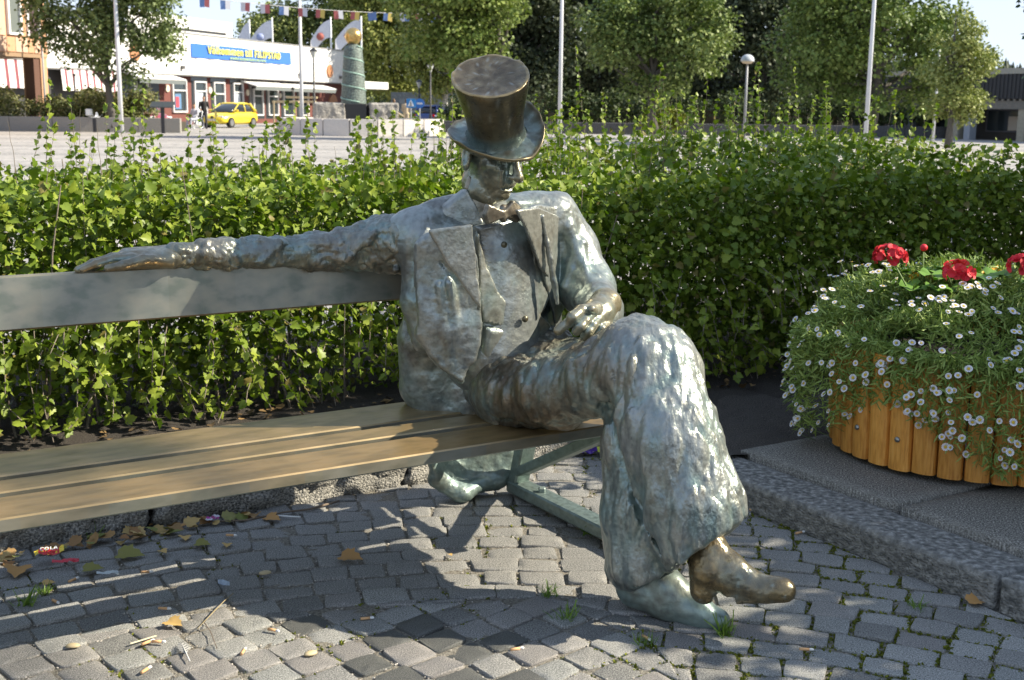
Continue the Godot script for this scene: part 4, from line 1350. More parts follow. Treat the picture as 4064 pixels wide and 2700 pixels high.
	var so := part(root, "stems", stems.done(), surf([lin(0.09, 0.07, 0.05), lin(0.2, 0.165, 0.125), lin(0.29, 0.25, 0.2)], 9.0, 0.9, 0.0, 0.05, 3.0))
	so.set_meta("kind", "stuff")
	# dry leaves and litter on the soil
	var dry := leafy(0.7, Color(0.2, 0.15, 0.05))
	xfs = []
	cols = []
	for i in 420:
		var s := rng.randf_range(-2.2, 3.6)
		var p := bench_at(s, rng.randf_range(-2.0, -1.25), 0.115)
		xfs.append(Transform3D(leaf_basis(Vector3(rng.randfn(), 0.15 * rng.randfn(), rng.randfn()), Vector3.UP + rand_dir() * 0.3, rng.randf_range(0.008, 0.05)), p))
		cols.append(Color(0.1, 0.07, 0.04).lerp(Color(0.3, 0.19, 0.08), rng.randf()))
	var litter := many(self, "leaf_litter", leaf, dry, xfs, cols)
	tag(litter, "scattered dry brown leaves on the dark soil under the hedge", "leaf litter", "", "stuff")

# ---------------------------------------------------------------- the flower tub
func planter() -> void:
	var c := Vector3(1.80, 0.13, -4.57)
	var tub := thing("flower_tub", "round tub of upright varnished wooden staves, filled with flowers", "planter", c)
	rng.seed = 9
	var woods := []
	for i in 4:
		var b: float = [1.0, 0.86, 1.12, 0.94][i]
		var m := surf([lin(0.48 * b, 0.19 * b, 0.03 * b), lin(0.66 * b, 0.29 * b, 0.05 * b), lin(0.74 * b, 0.36 * b, 0.08 * b)], 1.0, 0.45, 0.0, 0.02, 1.5, 0.03, 60 + i)
		m.uv1_scale = Vector3(9, 0.9, 9)
		m.uv1_offset = Vector3(i * 0.3, i * 0.2, 0)
		woods.append(m)
	var outline := PackedVector2Array()
	for i in 9:
		var a := PI * i / 8.0
		outline.append(Vector2(0.042 * cos(a), 0.008 + 0.024 * pow(sin(a), 0.7)))
	outline.append(Vector2(-0.042, -0.014))
	outline.append(Vector2(0.042, -0.014))
	var mb := MB.new()
	mb.smooth()
	mb.prism(outline, 0.0, 0.41, Transform3D(Basis(Vector3.RIGHT, Vector3.FORWARD, Vector3.UP), Vector3.ZERO))
	var stave := MB.new()
	stave.prism(outline, 0.0, 0.41, Transform3D(Basis(Vector3.LEFT, Vector3.BACK, Vector3.UP), Vector3.ZERO))
	var sm := stave.done()
	var bolt := MB.new()
	bolt.smooth()
	bolt.lathe([Vector2(0.011, 0.0), Vector2(0.0105, 0.004), Vector2(0.007, 0.0075), Vector2(0.0, 0.009)], 12, Transform3D(Basis(Vector3.RIGHT, Vector3.BACK, Vector3.DOWN), Vector3.ZERO))
	var bm := bolt.done()
	var steel := flat(Color(0.62, 0.62, 0.6), 0.35, 0.9)
	var n := 37
	for i in n:
		var a := TAU * i / n
		var o := part(tub, "stave", sm, woods[rng.randi() % 4])
		var out_ := Vector3(sin(a), 0, cos(a))
		var b := Basis(Vector3.UP, a) * Basis(Vector3.RIGHT, 0.03)
		o.transform = Transform3D(b, out_ * (0.52 + rng.randf_range(-0.003, 0.003)) + Vector3(0, 0.012 + rng.randf_range(-0.004, 0.004), 0))
		if out_.z > -0.3 and i % 2 == 0:
			var q := part(o, "bolt", bm, steel)
			q.transform = Transform3D(Basis(), Vector3(0, 0.115, 0.0315))
	var hoop := MB.new()
	hoop.smooth()
	hoop.lathe([Vector2(0.497, 0.03), Vector2(0.503, 0.03), Vector2(0.503, 0.2), Vector2(0.497, 0.2), Vector2(0.497, 0.03)], 48)
	part(tub, "hoop", hoop.done(), steel)
	var soil := MB.new()
	soil.lathe([Vector2(0.0, 0.36), Vector2(0.5, 0.36), Vector2(0.5, 0.05), Vector2(0.0, 0.05)], 32)
	part(tub, "soil", soil.done(), surf([lin(0.02, 0.016, 0.012), lin(0.05, 0.04, 0.03)], 6.0, 0.95, 0.0, 0.08, 10.0))
	# trailing daisies
	var d := thing("trailing_daisies", "mound of small white daisies spilling over the wooden tub", "flowers", c + Vector3(0, 0.36, 0))
	var blade := leaf_card(0.35, 0.09)
	var xfs := []
	var cols := []
	var stems := MB.new()
	stems.smooth()
	var surf_at := func(a: float, k: float) -> Vector3:
		# k 0 top centre .. 1 rim .. 1.8 hanging down outside
		var lob := 1.0 + 0.09 * sin(a * 3.0 + 1.0) + 0.05 * sin(a * 7.0)
		var left := maxf(0.0, -sin(a))
		if k < 1.0: return Vector3(sin(a) * 0.58 * k * lob, 0.05 * grain.get_noise_2d(sin(a) * k * 4.0, cos(a) * k * 4.0) + 0.29 + 0.05 * left - 0.19 * k * k + 0.05 * sin(a * 5.0 + k * 6.0), cos(a) * 0.6 * k * lob)
		var h := k - 1.0
		return Vector3(sin(a) * (0.6 + 0.06 * sin(h * 3.0) - 0.06 * h) * lob, 0.10 - 0.38 * h * (1.0 + 0.3 * sin(a * 4.0 + 2.0)), cos(a) * (0.6 + 0.06 * sin(h * 3.0) - 0.06 * h) * lob)
	for i in 54000:
		var a: float = rng.randf() * TAU
		var k := sqrt(rng.randf()) * 1.05 if rng.randf() < 0.5 else 1.0 + 0.85 * pow(rng.randf(), 1.5)
		if i % 6 == 0: k = rng.randf_range(0.84, 1.12)
		if k > 1.0 and rng.randf() < (k - 1.0) * 0.7 + 0.2 * sin(a * 6.0) - 0.2: continue
		var p: Vector3 = surf_at.call(a, k)
		var out_ := Vector3(sin(a), 0, cos(a))
		p -= (out_ * 0.5 + Vector3.UP * 0.5) * absf(rng.randfn()) * 0.06 if k < 1.0 else out_ * rng.randf_range(-0.035, 0.03)
		var dir := (out_ * 0.5 + rand_dir() + Vector3.UP * (0.4 if k < 1.0 else -0.3)).normalized()
		xfs.append(Transform3D(leaf_basis(dir, rand_dir(), rng.randf_range(0.016, 0.04)), p))
		cols.append(Color(0.15, 0.23, 0.045).lerp(Color(0.33, 0.41, 0.11), rng.randf()))
	many(d, "foliage", blade, leafy(0.45, Color(0.35, 0.4, 0.12)), xfs, cols)
	var flower := daisy_mesh()
	xfs = []
	var cluster := 0.0
	for i in 900:
		if i % 4 == 0: cluster = rng.randf() * TAU
		var a: float = cluster + rng.randfn() * 0.07
		var k := rng.randf_range(0.55, 1.05) if rng.randf() < 0.4 else 1.0 + 0.95 * rng.randf()
		if sin(a) > 0.2 and k < 0.8: continue
		var out_ := Vector3(sin(a), 0, cos(a))
		var p: Vector3 = surf_at.call(a, k)
		var up := (out_ * (0.8 if k > 1.0 else 0.35) + Vector3.UP * (0.5 if k > 1.0 else 0.9) + rand_dir() * 0.35 + Vector3(0.2, 0, 0.2)).normalized()
		var q := p + up * rng.randf_range(0.015, 0.06) + out_ * 0.012
		stems.tube([p - up * 0.04, p.lerp(q, 0.5) + rand_dir() * 0.006, q], [0.0011, 0.001, 0.001], 3, false)
		var x := up.cross(rand_dir()).normalized()
		var size := rng.randf_range(0.009, 0.014)
		xfs.append(Transform3D(Basis(x * size, up * size, x.cross(up) * size), q))
	var heads := many(d, "daisy_heads", flower, null, xfs, [])
	var fm := StandardMaterial3D.new()
	fm.vertex_color_use_as_albedo = true
	fm.roughness = 0.7
	fm.backlight_enabled = true
	fm.backlight = Color(0.3, 0.3, 0.3)
	heads.material_override = fm
	var green := flat(lin(0.12, 0.2, 0.04), 0.6)
	part(d, "flower_stalks", stems.done(), green).set_meta("kind", "stuff")
	# geraniums
	var spots := [[Vector3(1.375, 0.885, -4.41), 0.058, "left scarlet geranium above the daisies, with its full flower head upright"], [Vector3(1.59, 0.845, -4.30), 0.056, "middle scarlet geranium leaning low over the daisies beside the yellow flowers"], [Vector3(1.82, 0.87, -4.32), 0.05, "right scarlet geranium at the picture edge, head half open"]]
	var petal := petal_mesh()
	var round_leaf := geranium_leaf()
	var red := flat(lin(0.6, 0.006, 0.02), 0.6)
	red.backlight_enabled = true
	red.backlight = Color(0.25, 0.2, 0.2)
	var leafm := leafy(0.5, Color(0.4, 0.5, 0.15))
	for sp in spots:
		var head: Vector3 = sp[0]
		var foot := Vector3(head.x + (c.x - head.x) * 0.4, 0.53, head.z + (c.z - head.z) * 0.4)
		var g := thing("geranium", sp[2], "geranium", foot, 0.0, "red geraniums in the tub")
		var h := head - foot
		part(g, "stalk", tube([Vector3.ZERO, h * 0.5 + Vector3(0.02, 0.02, 0), h], [0.004, 0.0035, 0.003], 6), green)
		xfs = []
		for i in 34:
			var dir := rand_dir()
			dir.y = absf(dir.y) * 1.1 - 0.35
			dir = dir.normalized()
			var fl := h + dir * Vector3(1.0, 0.72, 1.0) * float(sp[1]) * rng.randf_range(0.75, 1.0)
			var t := dir.cross(rand_dir()).normalized()
			for k in 5:
				var pd := (t.rotated(dir, TAU * k / 5.0 + rng.randf() * 0.2) + dir * 0.25).normalized()
				xfs.append(Transform3D(leaf_basis(pd, dir, rng.randf_range(0.015, 0.021)), fl))
		many(g, "petals", petal, red, xfs, [])
		for i in 7:
			var a := TAU * i / 7.0 + rng.randf()
			var e := Vector3(sin(a) * rng.randf_range(0.05, 0.13), rng.randf_range(0.23, 0.31), cos(a) * rng.randf_range(0.05, 0.13))
			var mbl := MeshInstance3D.new()
			mbl.mesh = round_leaf
			mbl.material_override = leafm
			var size := rng.randf_range(0.045, 0.068)
			mbl.transform = Transform3D(leaf_basis(Vector3(sin(a), -0.1, cos(a)), (Vector3.UP + Vector3(sin(a), 0, cos(a)) * 0.4 + rand_dir() * 0.3).normalized(), size), e)
			put(g, mbl, "leaf")
			part(g, "leaf_stalk", tube([Vector3(0, 0.05, 0), e * 0.6 + Vector3(0, 0.04, 0), e], [0.002, 0.002, 0.0015], 5), green)
	var bud := thing("geranium_bud", "small round unopened red flower bud on a stalk between the geraniums", "flower bud", Vector3(1.52, 0.55, -4.5))
	part(bud, "stalk", tube([Vector3.ZERO, Vector3(0.01, 0.25, 0), Vector3(0.005, 0.35, 0)], [0.003, 0.0025, 0.002], 6), green)
	var bud_mesh := SphereMesh.new()
	bud_mesh.radius = 0.014
	bud_mesh.height = 0.028
	bud_mesh.radial_segments = 10
	bud_mesh.rings = 6
	part(bud, "bud", bud_mesh, red, Vector3(0.005, 0.36, 0))
	var y := thing("yellow_flowers", "small yellow marigolds between the red geraniums", "flowers", Vector3(1.62, 0.55, -4.55))
	xfs = []
	for i in 60:
		var cl: Vector3 = [Vector3(-0.12, 0.24, 0.03), Vector3(-0.05, 0.25, 0.0), Vector3(0.14, 0.26, 0.06), Vector3(0.2, 0.27, 0.0), Vector3(0.03, 0.22, 0.05)][i % 5]
		xfs.append(Transform3D(leaf_basis(rand_dir() + Vector3(0, 0.3, 0.3), rand_dir(), 0.018), cl + rand_dir() * 0.012))
	var ym := flat(lin(0.7, 0.36, 0.01), 0.6)
	many(y, "petals", petal, ym, xfs, [])
	xfs = []
	cols = []
	for i in 900:
		var p := Vector3(rng.randfn() * 0.13, rng.randf_range(0.0, 0.24), rng.randfn() * 0.1)
		xfs.append(Transform3D(leaf_basis(rand_dir() + Vector3.UP * 0.5, rand_dir(), rng.randf_range(0.02, 0.045)), p))
		cols.append(Color(0.05, 0.11, 0.02).lerp(Color(0.12, 0.19, 0.03), rng.randf()))
	many(y, "foliage", leaf_card(0.3, 0.16), leafm, xfs, cols)

func daisy_mesh() -> ArrayMesh:
	var mb := MB.new()
	mb.color(Color(0.8, 0.78, 0.8))
	for i in 14:
		var a := TAU * i / 14.0
		var b := TAU * (i + 0.42) / 14.0
		var e := TAU * (i + 0.84) / 14.0
		mb.quad(Vector3(0.25 * cos(b), 0.05, 0.25 * sin(b)), Vector3(0.95 * cos(e), 0.14, 0.95 * sin(e)), Vector3(1.05 * cos(b), 0.12, 1.05 * sin(b)), Vector3(0.95 * cos(a), 0.14, 0.95 * sin(a)))
	mb.color(Color(0.62, 0.4, 0.02))
	mb.lathe([Vector2(0.42, 0.07), Vector2(0.34, 0.2), Vector2(0.0, 0.26)], 8)
	return mb.done()

func petal_mesh() -> ArrayMesh:
	var mb := MB.new()
	mb.smooth()
	var w := [0.12, 0.42, 0.5, 0.3]
	var z := [0.0, 0.45, 0.8, 1.0]
	for i in 3:
		mb.quad(Vector3(-w[i], 0.1 * z[i], z[i]), Vector3(w[i], 0.1 * z[i], z[i]), Vector3(w[i + 1], 0.15 * z[i + 1], z[i + 1]), Vector3(-w[i + 1], 0.15 * z[i + 1], z[i + 1]))
	return mb.done()

func geranium_leaf() -> ArrayMesh:
	var mb := MB.new()
	mb.smooth()
	var n := 20
	for i in n:
		var q := []
		for k in [i, i + 1]:
			var a: float = -PI * 0.9 + TAU * 0.9 * k / n
			var r := 0.95 + 0.12 * cos(a * 5.0)
			q.append(Vector3(sin(a) * r, 0.14 * cos(a * 5.0) + 0.12, cos(a) * r + 0.25))
		mb.color(Color(0.14, 0.26, 0.045))
		mb.tri(Vector3(0, 0, 0.25), q[0], q[1])
	return mb.done()

# ---------------------------------------------------------------- trees and shrubs
var leaf_meshes := []
var leaf_mats := []

func clumps_in(center: Vector3, radii: Vector3, n: int, size: float) -> Array:
	var out := []
	for i in n:
		var d := rand_dir()
		var p := center + d * radii * pow(rng.randf(), 0.4) * 0.92
		out.append([p, size * rng.randf_range(0.65, 1.35)])
	return out

func tree(called: String, label: String, at: Vector3, height: float, trunk_r: float, clumps: Array, leaves: int, leaf_size: float, c1: Color, c2: Color, seed_: int, bark: Material, group := "", category := "tree", flatness := 0.75) -> Node3D:
	var root := thing(called, label, category, at, 0.0, group)
	rng.seed = seed_
	if height > 0.0:
		var wood := MB.new()
		wood.smooth()
		var pts := []
		var rad := []
		var sway := Vector3.ZERO
		for i in 8:
			pts.append(Vector3(0, height * i / 7.0, 0) + sway)
			rad.append(trunk_r * (1.35 if i == 0 else 1.0 - 0.12 * i))
			sway += Vector3(rng.randfn(), 0, rng.randfn()) * trunk_r * 0.35
		wood.tube(pts, rad, 10)
		for i in mini(clumps.size(), 26):
			var cl: Array = clumps[(i * 7) % clumps.size()]
			var from: Vector3 = pts[clampi(int(7.0 * clampf((cl[0].y - 0.25 * absf(cl[0].x) - cl[1]) / height, 0.3, 0.97)), 2, 7)]
			var mid := from.lerp(cl[0], 0.5) + Vector3(rng.randfn() * 0.2, 0.1 * height * 0.2, rng.randfn() * 0.2)
			wood.tube([from, mid, cl[0]], [trunk_r * 0.42, trunk_r * 0.26, trunk_r * 0.08], 6, false)
		part(root, "trunk", wood.done(), bark)
	var total := 0.0
	for cl in clumps: total += cl[1] * cl[1] * (cl[2] if cl.size() > 2 else 1.0)
	var xfs := []
	var cols := []
	for cl in clumps:
		var n := int(leaves * cl[1] * cl[1] * (cl[2] if cl.size() > 2 else 1.0) / total)
		var tone := rng.randf_range(-0.2, 0.2)
		for i in n:
			var d := rand_dir()
			var p: Vector3 = cl[0] + d * Vector3(1, flatness, 1) * cl[1] * pow(rng.randf(), 0.45)
			var b := leaf_basis((d * 0.5 + rand_dir() + Vector3(0, -0.25, 0)).normalized(), (Vector3.UP + rand_dir() * 0.8).normalized(), leaf_size * rng.randf_range(0.6, 1.25))
			xfs.append(Transform3D(b, p))
			cols.append(c1.lerp(c2, clampf(rng.randf() + tone, 0.0, 1.0)))
	many(root, "crown", leaf_meshes[0], leaf_mats[0], xfs, cols)
	return root

func trees() -> void:
	leaf_meshes = [leaf_card(0.3, 0.4)]
	leaf_mats = [leafy(0.5, Color(0.45, 0.5, 0.15))]
	var bark := surf([lin(0.05, 0.045, 0.038), lin(0.11, 0.1, 0.085), lin(0.17, 0.155, 0.135)], 1.2, 0.95, 0.0, 0.05, 8.0)
	var birch := surf([lin(0.08, 0.075, 0.07), lin(0.5, 0.49, 0.46), lin(0.62, 0.6, 0.57)], 0.9, 0.85, 0.0, 0.03, 3.0)
	var g1 := Color(0.05, 0.095, 0.02)
	var g2 := Color(0.11, 0.165, 0.035)
	rng.seed = 301
	# the maple on the left, in front of the shops
	tree("maple_tree", "round leafy maple on the left in front of the white shops", Vector3(-18.6, 0.3, -57.2), 6.4, 0.19, clumps_in(Vector3(-0.1, 5.4, 0), Vector3(4.3, 3.4, 1.5), 75, 0.9), 20000, 0.16, Color(0.08, 0.12, 0.035), Color(0.22, 0.27, 0.1), 302, bark, "trees round the square")
	rng.seed = 311
	tree("birch_tree", "pale birch behind the flags on the white shop roof", Vector3(-24.0, 0.1, -125), 14.0, 0.2, clumps_in(Vector3(0, 7.5, 0), Vector3(4.6, 4.6, 3), 90, 1.4), 16000, 0.3, Color(0.14, 0.18, 0.05), Color(0.27, 0.3, 0.1), 312, birch, "trees round the square")
	rng.seed = 321
	tree("birch_tree", "tall drooping birch left of the golden ball, behind it", Vector3(-16.6, 0.1, -126), 17.0, 0.24, clumps_in(Vector3(0, 9.0, 0), Vector3(5.0, 8.4, 3), 130, 1.4), 22000, 0.3, Color(0.09, 0.13, 0.04), Color(0.22, 0.26, 0.09), 322, birch, "trees round the square")
	rng.seed = 331
	tree("birch_tree", "tall light green birch with a white trunk between the monument and the hat", Vector3(-11.5, 0.1, -119), 20.0, 0.36, clumps_in(Vector3(-0.3, 9.4, 0), Vector3(6.1, 8.0, 4), 170, 1.5), 36000, 0.3, Color(0.14, 0.175, 0.035), Color(0.3, 0.31, 0.09), 332, birch, "trees round the square")
	rng.seed = 336
	tree("birch_tree", "pale green birch between the blue crossing signs and the hat", Vector3(-6.0, 0.1, -104), 13.0, 0.26, clumps_in(Vector3(0, 7.2, 0), Vector3(4.2, 6.2, 3), 120, 1.25), 22000, 0.26, Color(0.12, 0.16, 0.035), Color(0.28, 0.3, 0.09), 337, birch, "trees round the square")
	rng.seed = 341
	tree("linden_tree", "leafy tree hanging in from above, just behind the top hat", Vector3(-0.9, 0.1, -50), 7.5, 0.22, clumps_in(Vector3(-1.3, 5.8, 0), Vector3(3.1, 3.2, 2.4), 80, 0.9), 20000, 0.16, Color(0.1, 0.15, 0.03), Color(0.25, 0.3, 0.08), 342, bark, "trees round the square")
	# dark mass in the middle distance
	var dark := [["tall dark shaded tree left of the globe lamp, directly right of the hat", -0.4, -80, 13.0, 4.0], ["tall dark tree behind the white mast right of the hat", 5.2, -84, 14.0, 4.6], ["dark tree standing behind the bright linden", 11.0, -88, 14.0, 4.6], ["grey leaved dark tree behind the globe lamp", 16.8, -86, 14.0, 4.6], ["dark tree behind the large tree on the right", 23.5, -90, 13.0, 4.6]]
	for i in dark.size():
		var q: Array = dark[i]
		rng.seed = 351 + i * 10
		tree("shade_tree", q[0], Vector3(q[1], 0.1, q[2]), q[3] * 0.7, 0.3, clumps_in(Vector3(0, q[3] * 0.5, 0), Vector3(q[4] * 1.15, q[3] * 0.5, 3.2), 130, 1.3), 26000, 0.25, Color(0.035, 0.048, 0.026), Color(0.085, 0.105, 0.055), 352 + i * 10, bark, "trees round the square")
	rng.seed = 411
	tree("linden_tree", "bright round linden in the middle of the square, right of the hat", Vector3(6.2, 0.3, -55), 6.0, 0.22, clumps_in(Vector3(0.1, 4.5, 0), Vector3(3.5, 3.0, 2.8), 90, 0.8), 21000, 0.16, Color(0.08, 0.13, 0.03), Color(0.25, 0.3, 0.1), 412, bark, "trees round the square")
	rng.seed = 421
	tree("linden_tree", "large spreading tree on the right behind the white mast", Vector3(13.6, 0.3, -48), 6.5, 0.26, clumps_in(Vector3(0.0, 4.4, 0), Vector3(4.1, 3.7, 3.0), 110, 0.85), 26000, 0.15, Color(0.075, 0.12, 0.025), Color(0.2, 0.26, 0.07), 422, bark, "trees round the square")
	rng.seed = 431
	tree("birch_tree", "small yellowish birch right of the masts, before the dark shop", Vector3(14.1, 0.3, -40), 4.2, 0.11, clumps_in(Vector3(0.15, 2.5, 0), Vector3(1.2, 1.9, 1.2), 60, 0.42), 10000, 0.095, Color(0.16, 0.2, 0.05), Color(0.34, 0.36, 0.12), 432, bark, "trees round the square")
	# small trees beside the nook, outside the picture on the right, that shade it
	rng.seed = 441
	var larch := clumps_in(Vector3(0, 1.45, 0.2), Vector3(1.5, 1.05, 1.7), 80, 0.3)
	tree("shrub", "wide low shrub beyond the right picture edge, at the end of the hedge", Vector3(5.3, 0.1, -7.6), 1.8, 0.05, larch, 20000, 0.07, Color(0.02, 0.045, 0.015), Color(0.05, 0.09, 0.03), 442, bark)
	rng.seed = 446
	var tips := clumps_in(Vector3(0, 3.2, 0), Vector3(1.0, 2.2, 1.2), 40, 0.35)
	for q in [Vector3(-1.4, 1.75, 0), Vector3(-1.45, 2.1, 0.1), Vector3(-1.5, 2.45, 0), Vector3(-1.35, 1.55, 0.1)]: tips.append([q, 0.15, 1.5])
	tree("larch_tree", "dark fine leaved tree whose twigs hang into the top right corner", Vector3(6.85, 0.1, -13.0), 4.6, 0.08, tips, 9000, 0.06, Color(0.02, 0.05, 0.02), Color(0.05, 0.1, 0.035), 447, bark)
	rng.seed = 451
	var wall := []
	for i in 380:
		var wz := rng.randf_range(-2.3, 2.2)
		wall.append([Vector3(rng.randf_range(-0.3, 0.3), rng.randf_range(0.1, 2.56 + (0.6 if wz > 0.95 else 0.0)) + 0.12 * rng.randfn(), wz), rng.randf_range(0.2, 0.34)])
	tree("tall_hedge", "tall dense hedge beyond the right picture edge, beside the flower tub", Vector3(4.6, 0.05, -3.5), 0.0, 0.0, wall, 60000, 0.075, g1, g2, 452, bark, "", "hedge")
	rng.seed = 456
	var hazel := []
	for i in 150: hazel.append([Vector3(rng.randf_range(-0.45, 0.4), rng.randf_range(0.2, 3.85) + 0.15 * rng.randfn(), rng.randf_range(-1.2, 0.9)), rng.randf_range(0.22, 0.36)])
	tree("hazel_tree", "small dense hazel beyond the right picture edge, shading the hedge", Vector3(4.9, 0.05, -5.9), 2.4, 0.06, hazel, 30000, 0.085, g1, g2, 457, bark)
	rng.seed = 461
	var cl := clumps_in(Vector3(0, 10.5, 1.0), Vector3(3.2, 3.6, 3.2), 60, 0.9)
	for q in [Vector3(0, 12.02, -5.87), Vector3(0, 11.73, -6.13), Vector3(0, 12.3, -5.6), Vector3(0, 11.68, -5.62), Vector3(0, 11.54, -5.78)]: cl.append([q, 0.085, 34.0])
	tree("maple_tree", "tall maple beyond the right picture edge, throwing soft shade on the bench", Vector3(14, 0.1, 2.5), 9.0, 0.25, cl, 13000, 0.13, g1, g2, 462, bark)
	# planting round the square
	shrubs()

func shrub_row(called: String, label: String, a: Vector3, b: Vector3, h: float, depth: float, n: int, leaves: int, size: float, c1: Color, c2: Color, seed_: int) -> void:
	rng.seed = seed_
	var mid := (a + b) / 2.0
	var cl := []
	for i in n:
		var p := a.lerp(b, rng.randf()) - mid + Vector3(0, h * (0.25 + 0.55 * rng.randf()), rng.randf_range(-depth, depth))
		cl.append([p, h * rng.randf_range(0.25, 0.42)])
	tree(called, label, mid, 0.0, 0.0, cl, leaves, size, c1, c2, seed_ + 1, null, "", "shrubs", 0.8)

func shrubs() -> void:
	shrub_row("flowering_shrubs", "loose low shrubs with pinkish tips in the raised bed on the left", Vector3(-27.0, 0.4, -58.9), Vector3(-17.6, 0.3, -59.6), 1.8, 1.2, 60, 14000, 0.13, Color(0.1, 0.13, 0.03), Color(0.22, 0.2, 0.09), 501)
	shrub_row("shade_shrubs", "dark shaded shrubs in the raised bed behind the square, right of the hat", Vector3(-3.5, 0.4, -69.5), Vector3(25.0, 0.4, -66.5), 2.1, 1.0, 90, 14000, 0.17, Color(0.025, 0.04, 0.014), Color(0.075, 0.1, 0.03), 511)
	shrub_row("yellow_shrub", "yellowish green shrub in front of the bright linden trunk", Vector3(6.6, 0.4, -64.5), Vector3(8.6, 0.4, -64.5), 1.15, 0.4, 12, 2600, 0.13, Color(0.08, 0.11, 0.015), Color(0.2, 0.2, 0.02), 521)
	shrub_row("low_bushes", "green bushes beside the blue crossing signs", Vector3(-7.5, 0.1, -74), Vector3(-4.0, 0.1, -74), 0.9, 0.5, 14, 2000, 0.16, Color(0.08, 0.13, 0.02), Color(0.2, 0.25, 0.05), 531)

# ---------------------------------------------------------------- the far side of the square
# facade frame of the white shops: x along the front, y up, z outwards
const FO := Vector3(-27.51, -0.7, -64.5)
var FB := Basis(Vector3(0.305, 0, -0.952), Vector3.UP, Vector3(0.952, 0, 0.305)).scaled(Vector3.ONE * 1.5)

func fpart(p: Node3D, called: String, mat: Material, x0: float, x1: float, y0: float, y1: float, z0: float, z1: float, ch := 0.0) -> MeshInstance3D:
	var o := part(p, called, bx(Vector3(x1 - x0, y1 - y0, z1 - z0), ch), mat)
	o.position = Vector3((x0 + x1) / 2.0, (y0 + y1) / 2.0, (z0 + z1) / 2.0)
	return o

func pane_window(p: Node3D, frame: Material, glass: Material, x0: float, x1: float, y0: float, y1: float, z: float, bar := -1.0) -> Node3D:
	var mb := MB.new()
	var w := 0.07
	for q in [[x0, x1, y0, y0 + w], [x0, x1, y1 - w, y1], [x0, x0 + w, y0 + w, y1 - w], [x1 - w, x1, y0 + w, y1 - w]]:
		mb.box(Vector3(q[1] - q[0], q[3] - q[2], 0.1), Transform3D(Basis(), Vector3((q[0] + q[1]) / 2.0, (q[2] + q[3]) / 2.0, 0.05)))
	if bar > 0.0: mb.box(Vector3(x1 - x0 - 2 * w, 0.06, 0.08), Transform3D(Basis(), Vector3((x0 + x1) / 2.0, bar, 0.045)))
	var o := part(p, "window", mb.done(), frame, Vector3(0, 0, z))
	var g := part(o, "pane", bx(Vector3(x1 - x0 - 2 * w, y1 - y0 - 2 * w, 0.02)), glass)
	g.position = Vector3((x0 + x1) / 2.0, (y0 + y1) / 2.0, 0.012)
	return o

func awning(p: Node3D, x0: float, x1: float, y_top: float, y_low: float, reach: float, n: int) -> void:
	var mb := MB.new()
	for i in n:
		mb.color(Color(0.23, 0.06, 0.075) if i % 2 else Color(0.72, 0.7, 0.68))
		var a := x0 + (x1 - x0) * i / n
		var b := x0 + (x1 - x0) * (i + (0.62 if i % 2 else 1.0)) / n
		if i % 2 == 0:
			a = x0 + (x1 - x0) * (i - (0.38 if i > 0 else 0.0)) / n
		mb.quad(Vector3(a, y_low + 0.12, reach), Vector3(b, y_low + 0.12, reach), Vector3(b, y_top, 0.36), Vector3(a, y_top, 0.36))
		mb.quad(Vector3(a, y_low, reach), Vector3(b, y_low, reach), Vector3(b, y_low + 0.12, reach), Vector3(a, y_low + 0.12, reach))
	var m := flat(Color.WHITE, 0.8)
	m.vertex_color_use_as_albedo = true
	m.backlight_enabled = true
	m.backlight = Color(0.3, 0.3, 0.3)
	var o := part(p, "awning", mb.done(), m)
	fpart(o, "rail", flat(lin(0.3, 0.3, 0.3), 0.5), x0, x1, y_top, y_top + 0.07, 0.05, 0.4)

func lettering(p: Node3D, text: String, x0: float, x1: float, y: float, h: float, z: float, mat: Material, font_name := "Droid Sans") -> void:
	var tm := TextMesh.new()
	var f := SystemFont.new()
	f.font_names = PackedStringArray([font_name])
	f.font_weight = 700
	tm.font = f
	tm.text = text
	tm.font_size = 64
	tm.depth = 0.02
	tm.pixel_size = 0.01
	var box := tm.get_aabb()
	var o := part(p, "lettering", tm, mat)
	var s := Vector3((x1 - x0) / maxf(box.size.x, 0.01), h / maxf(box.size.y, 0.01), 1.0)
	o.scale = s
	o.position = Vector3((x0 + x1) / 2.0 - box.get_center().x * s.x, y - box.get_center().y * s.y, z)

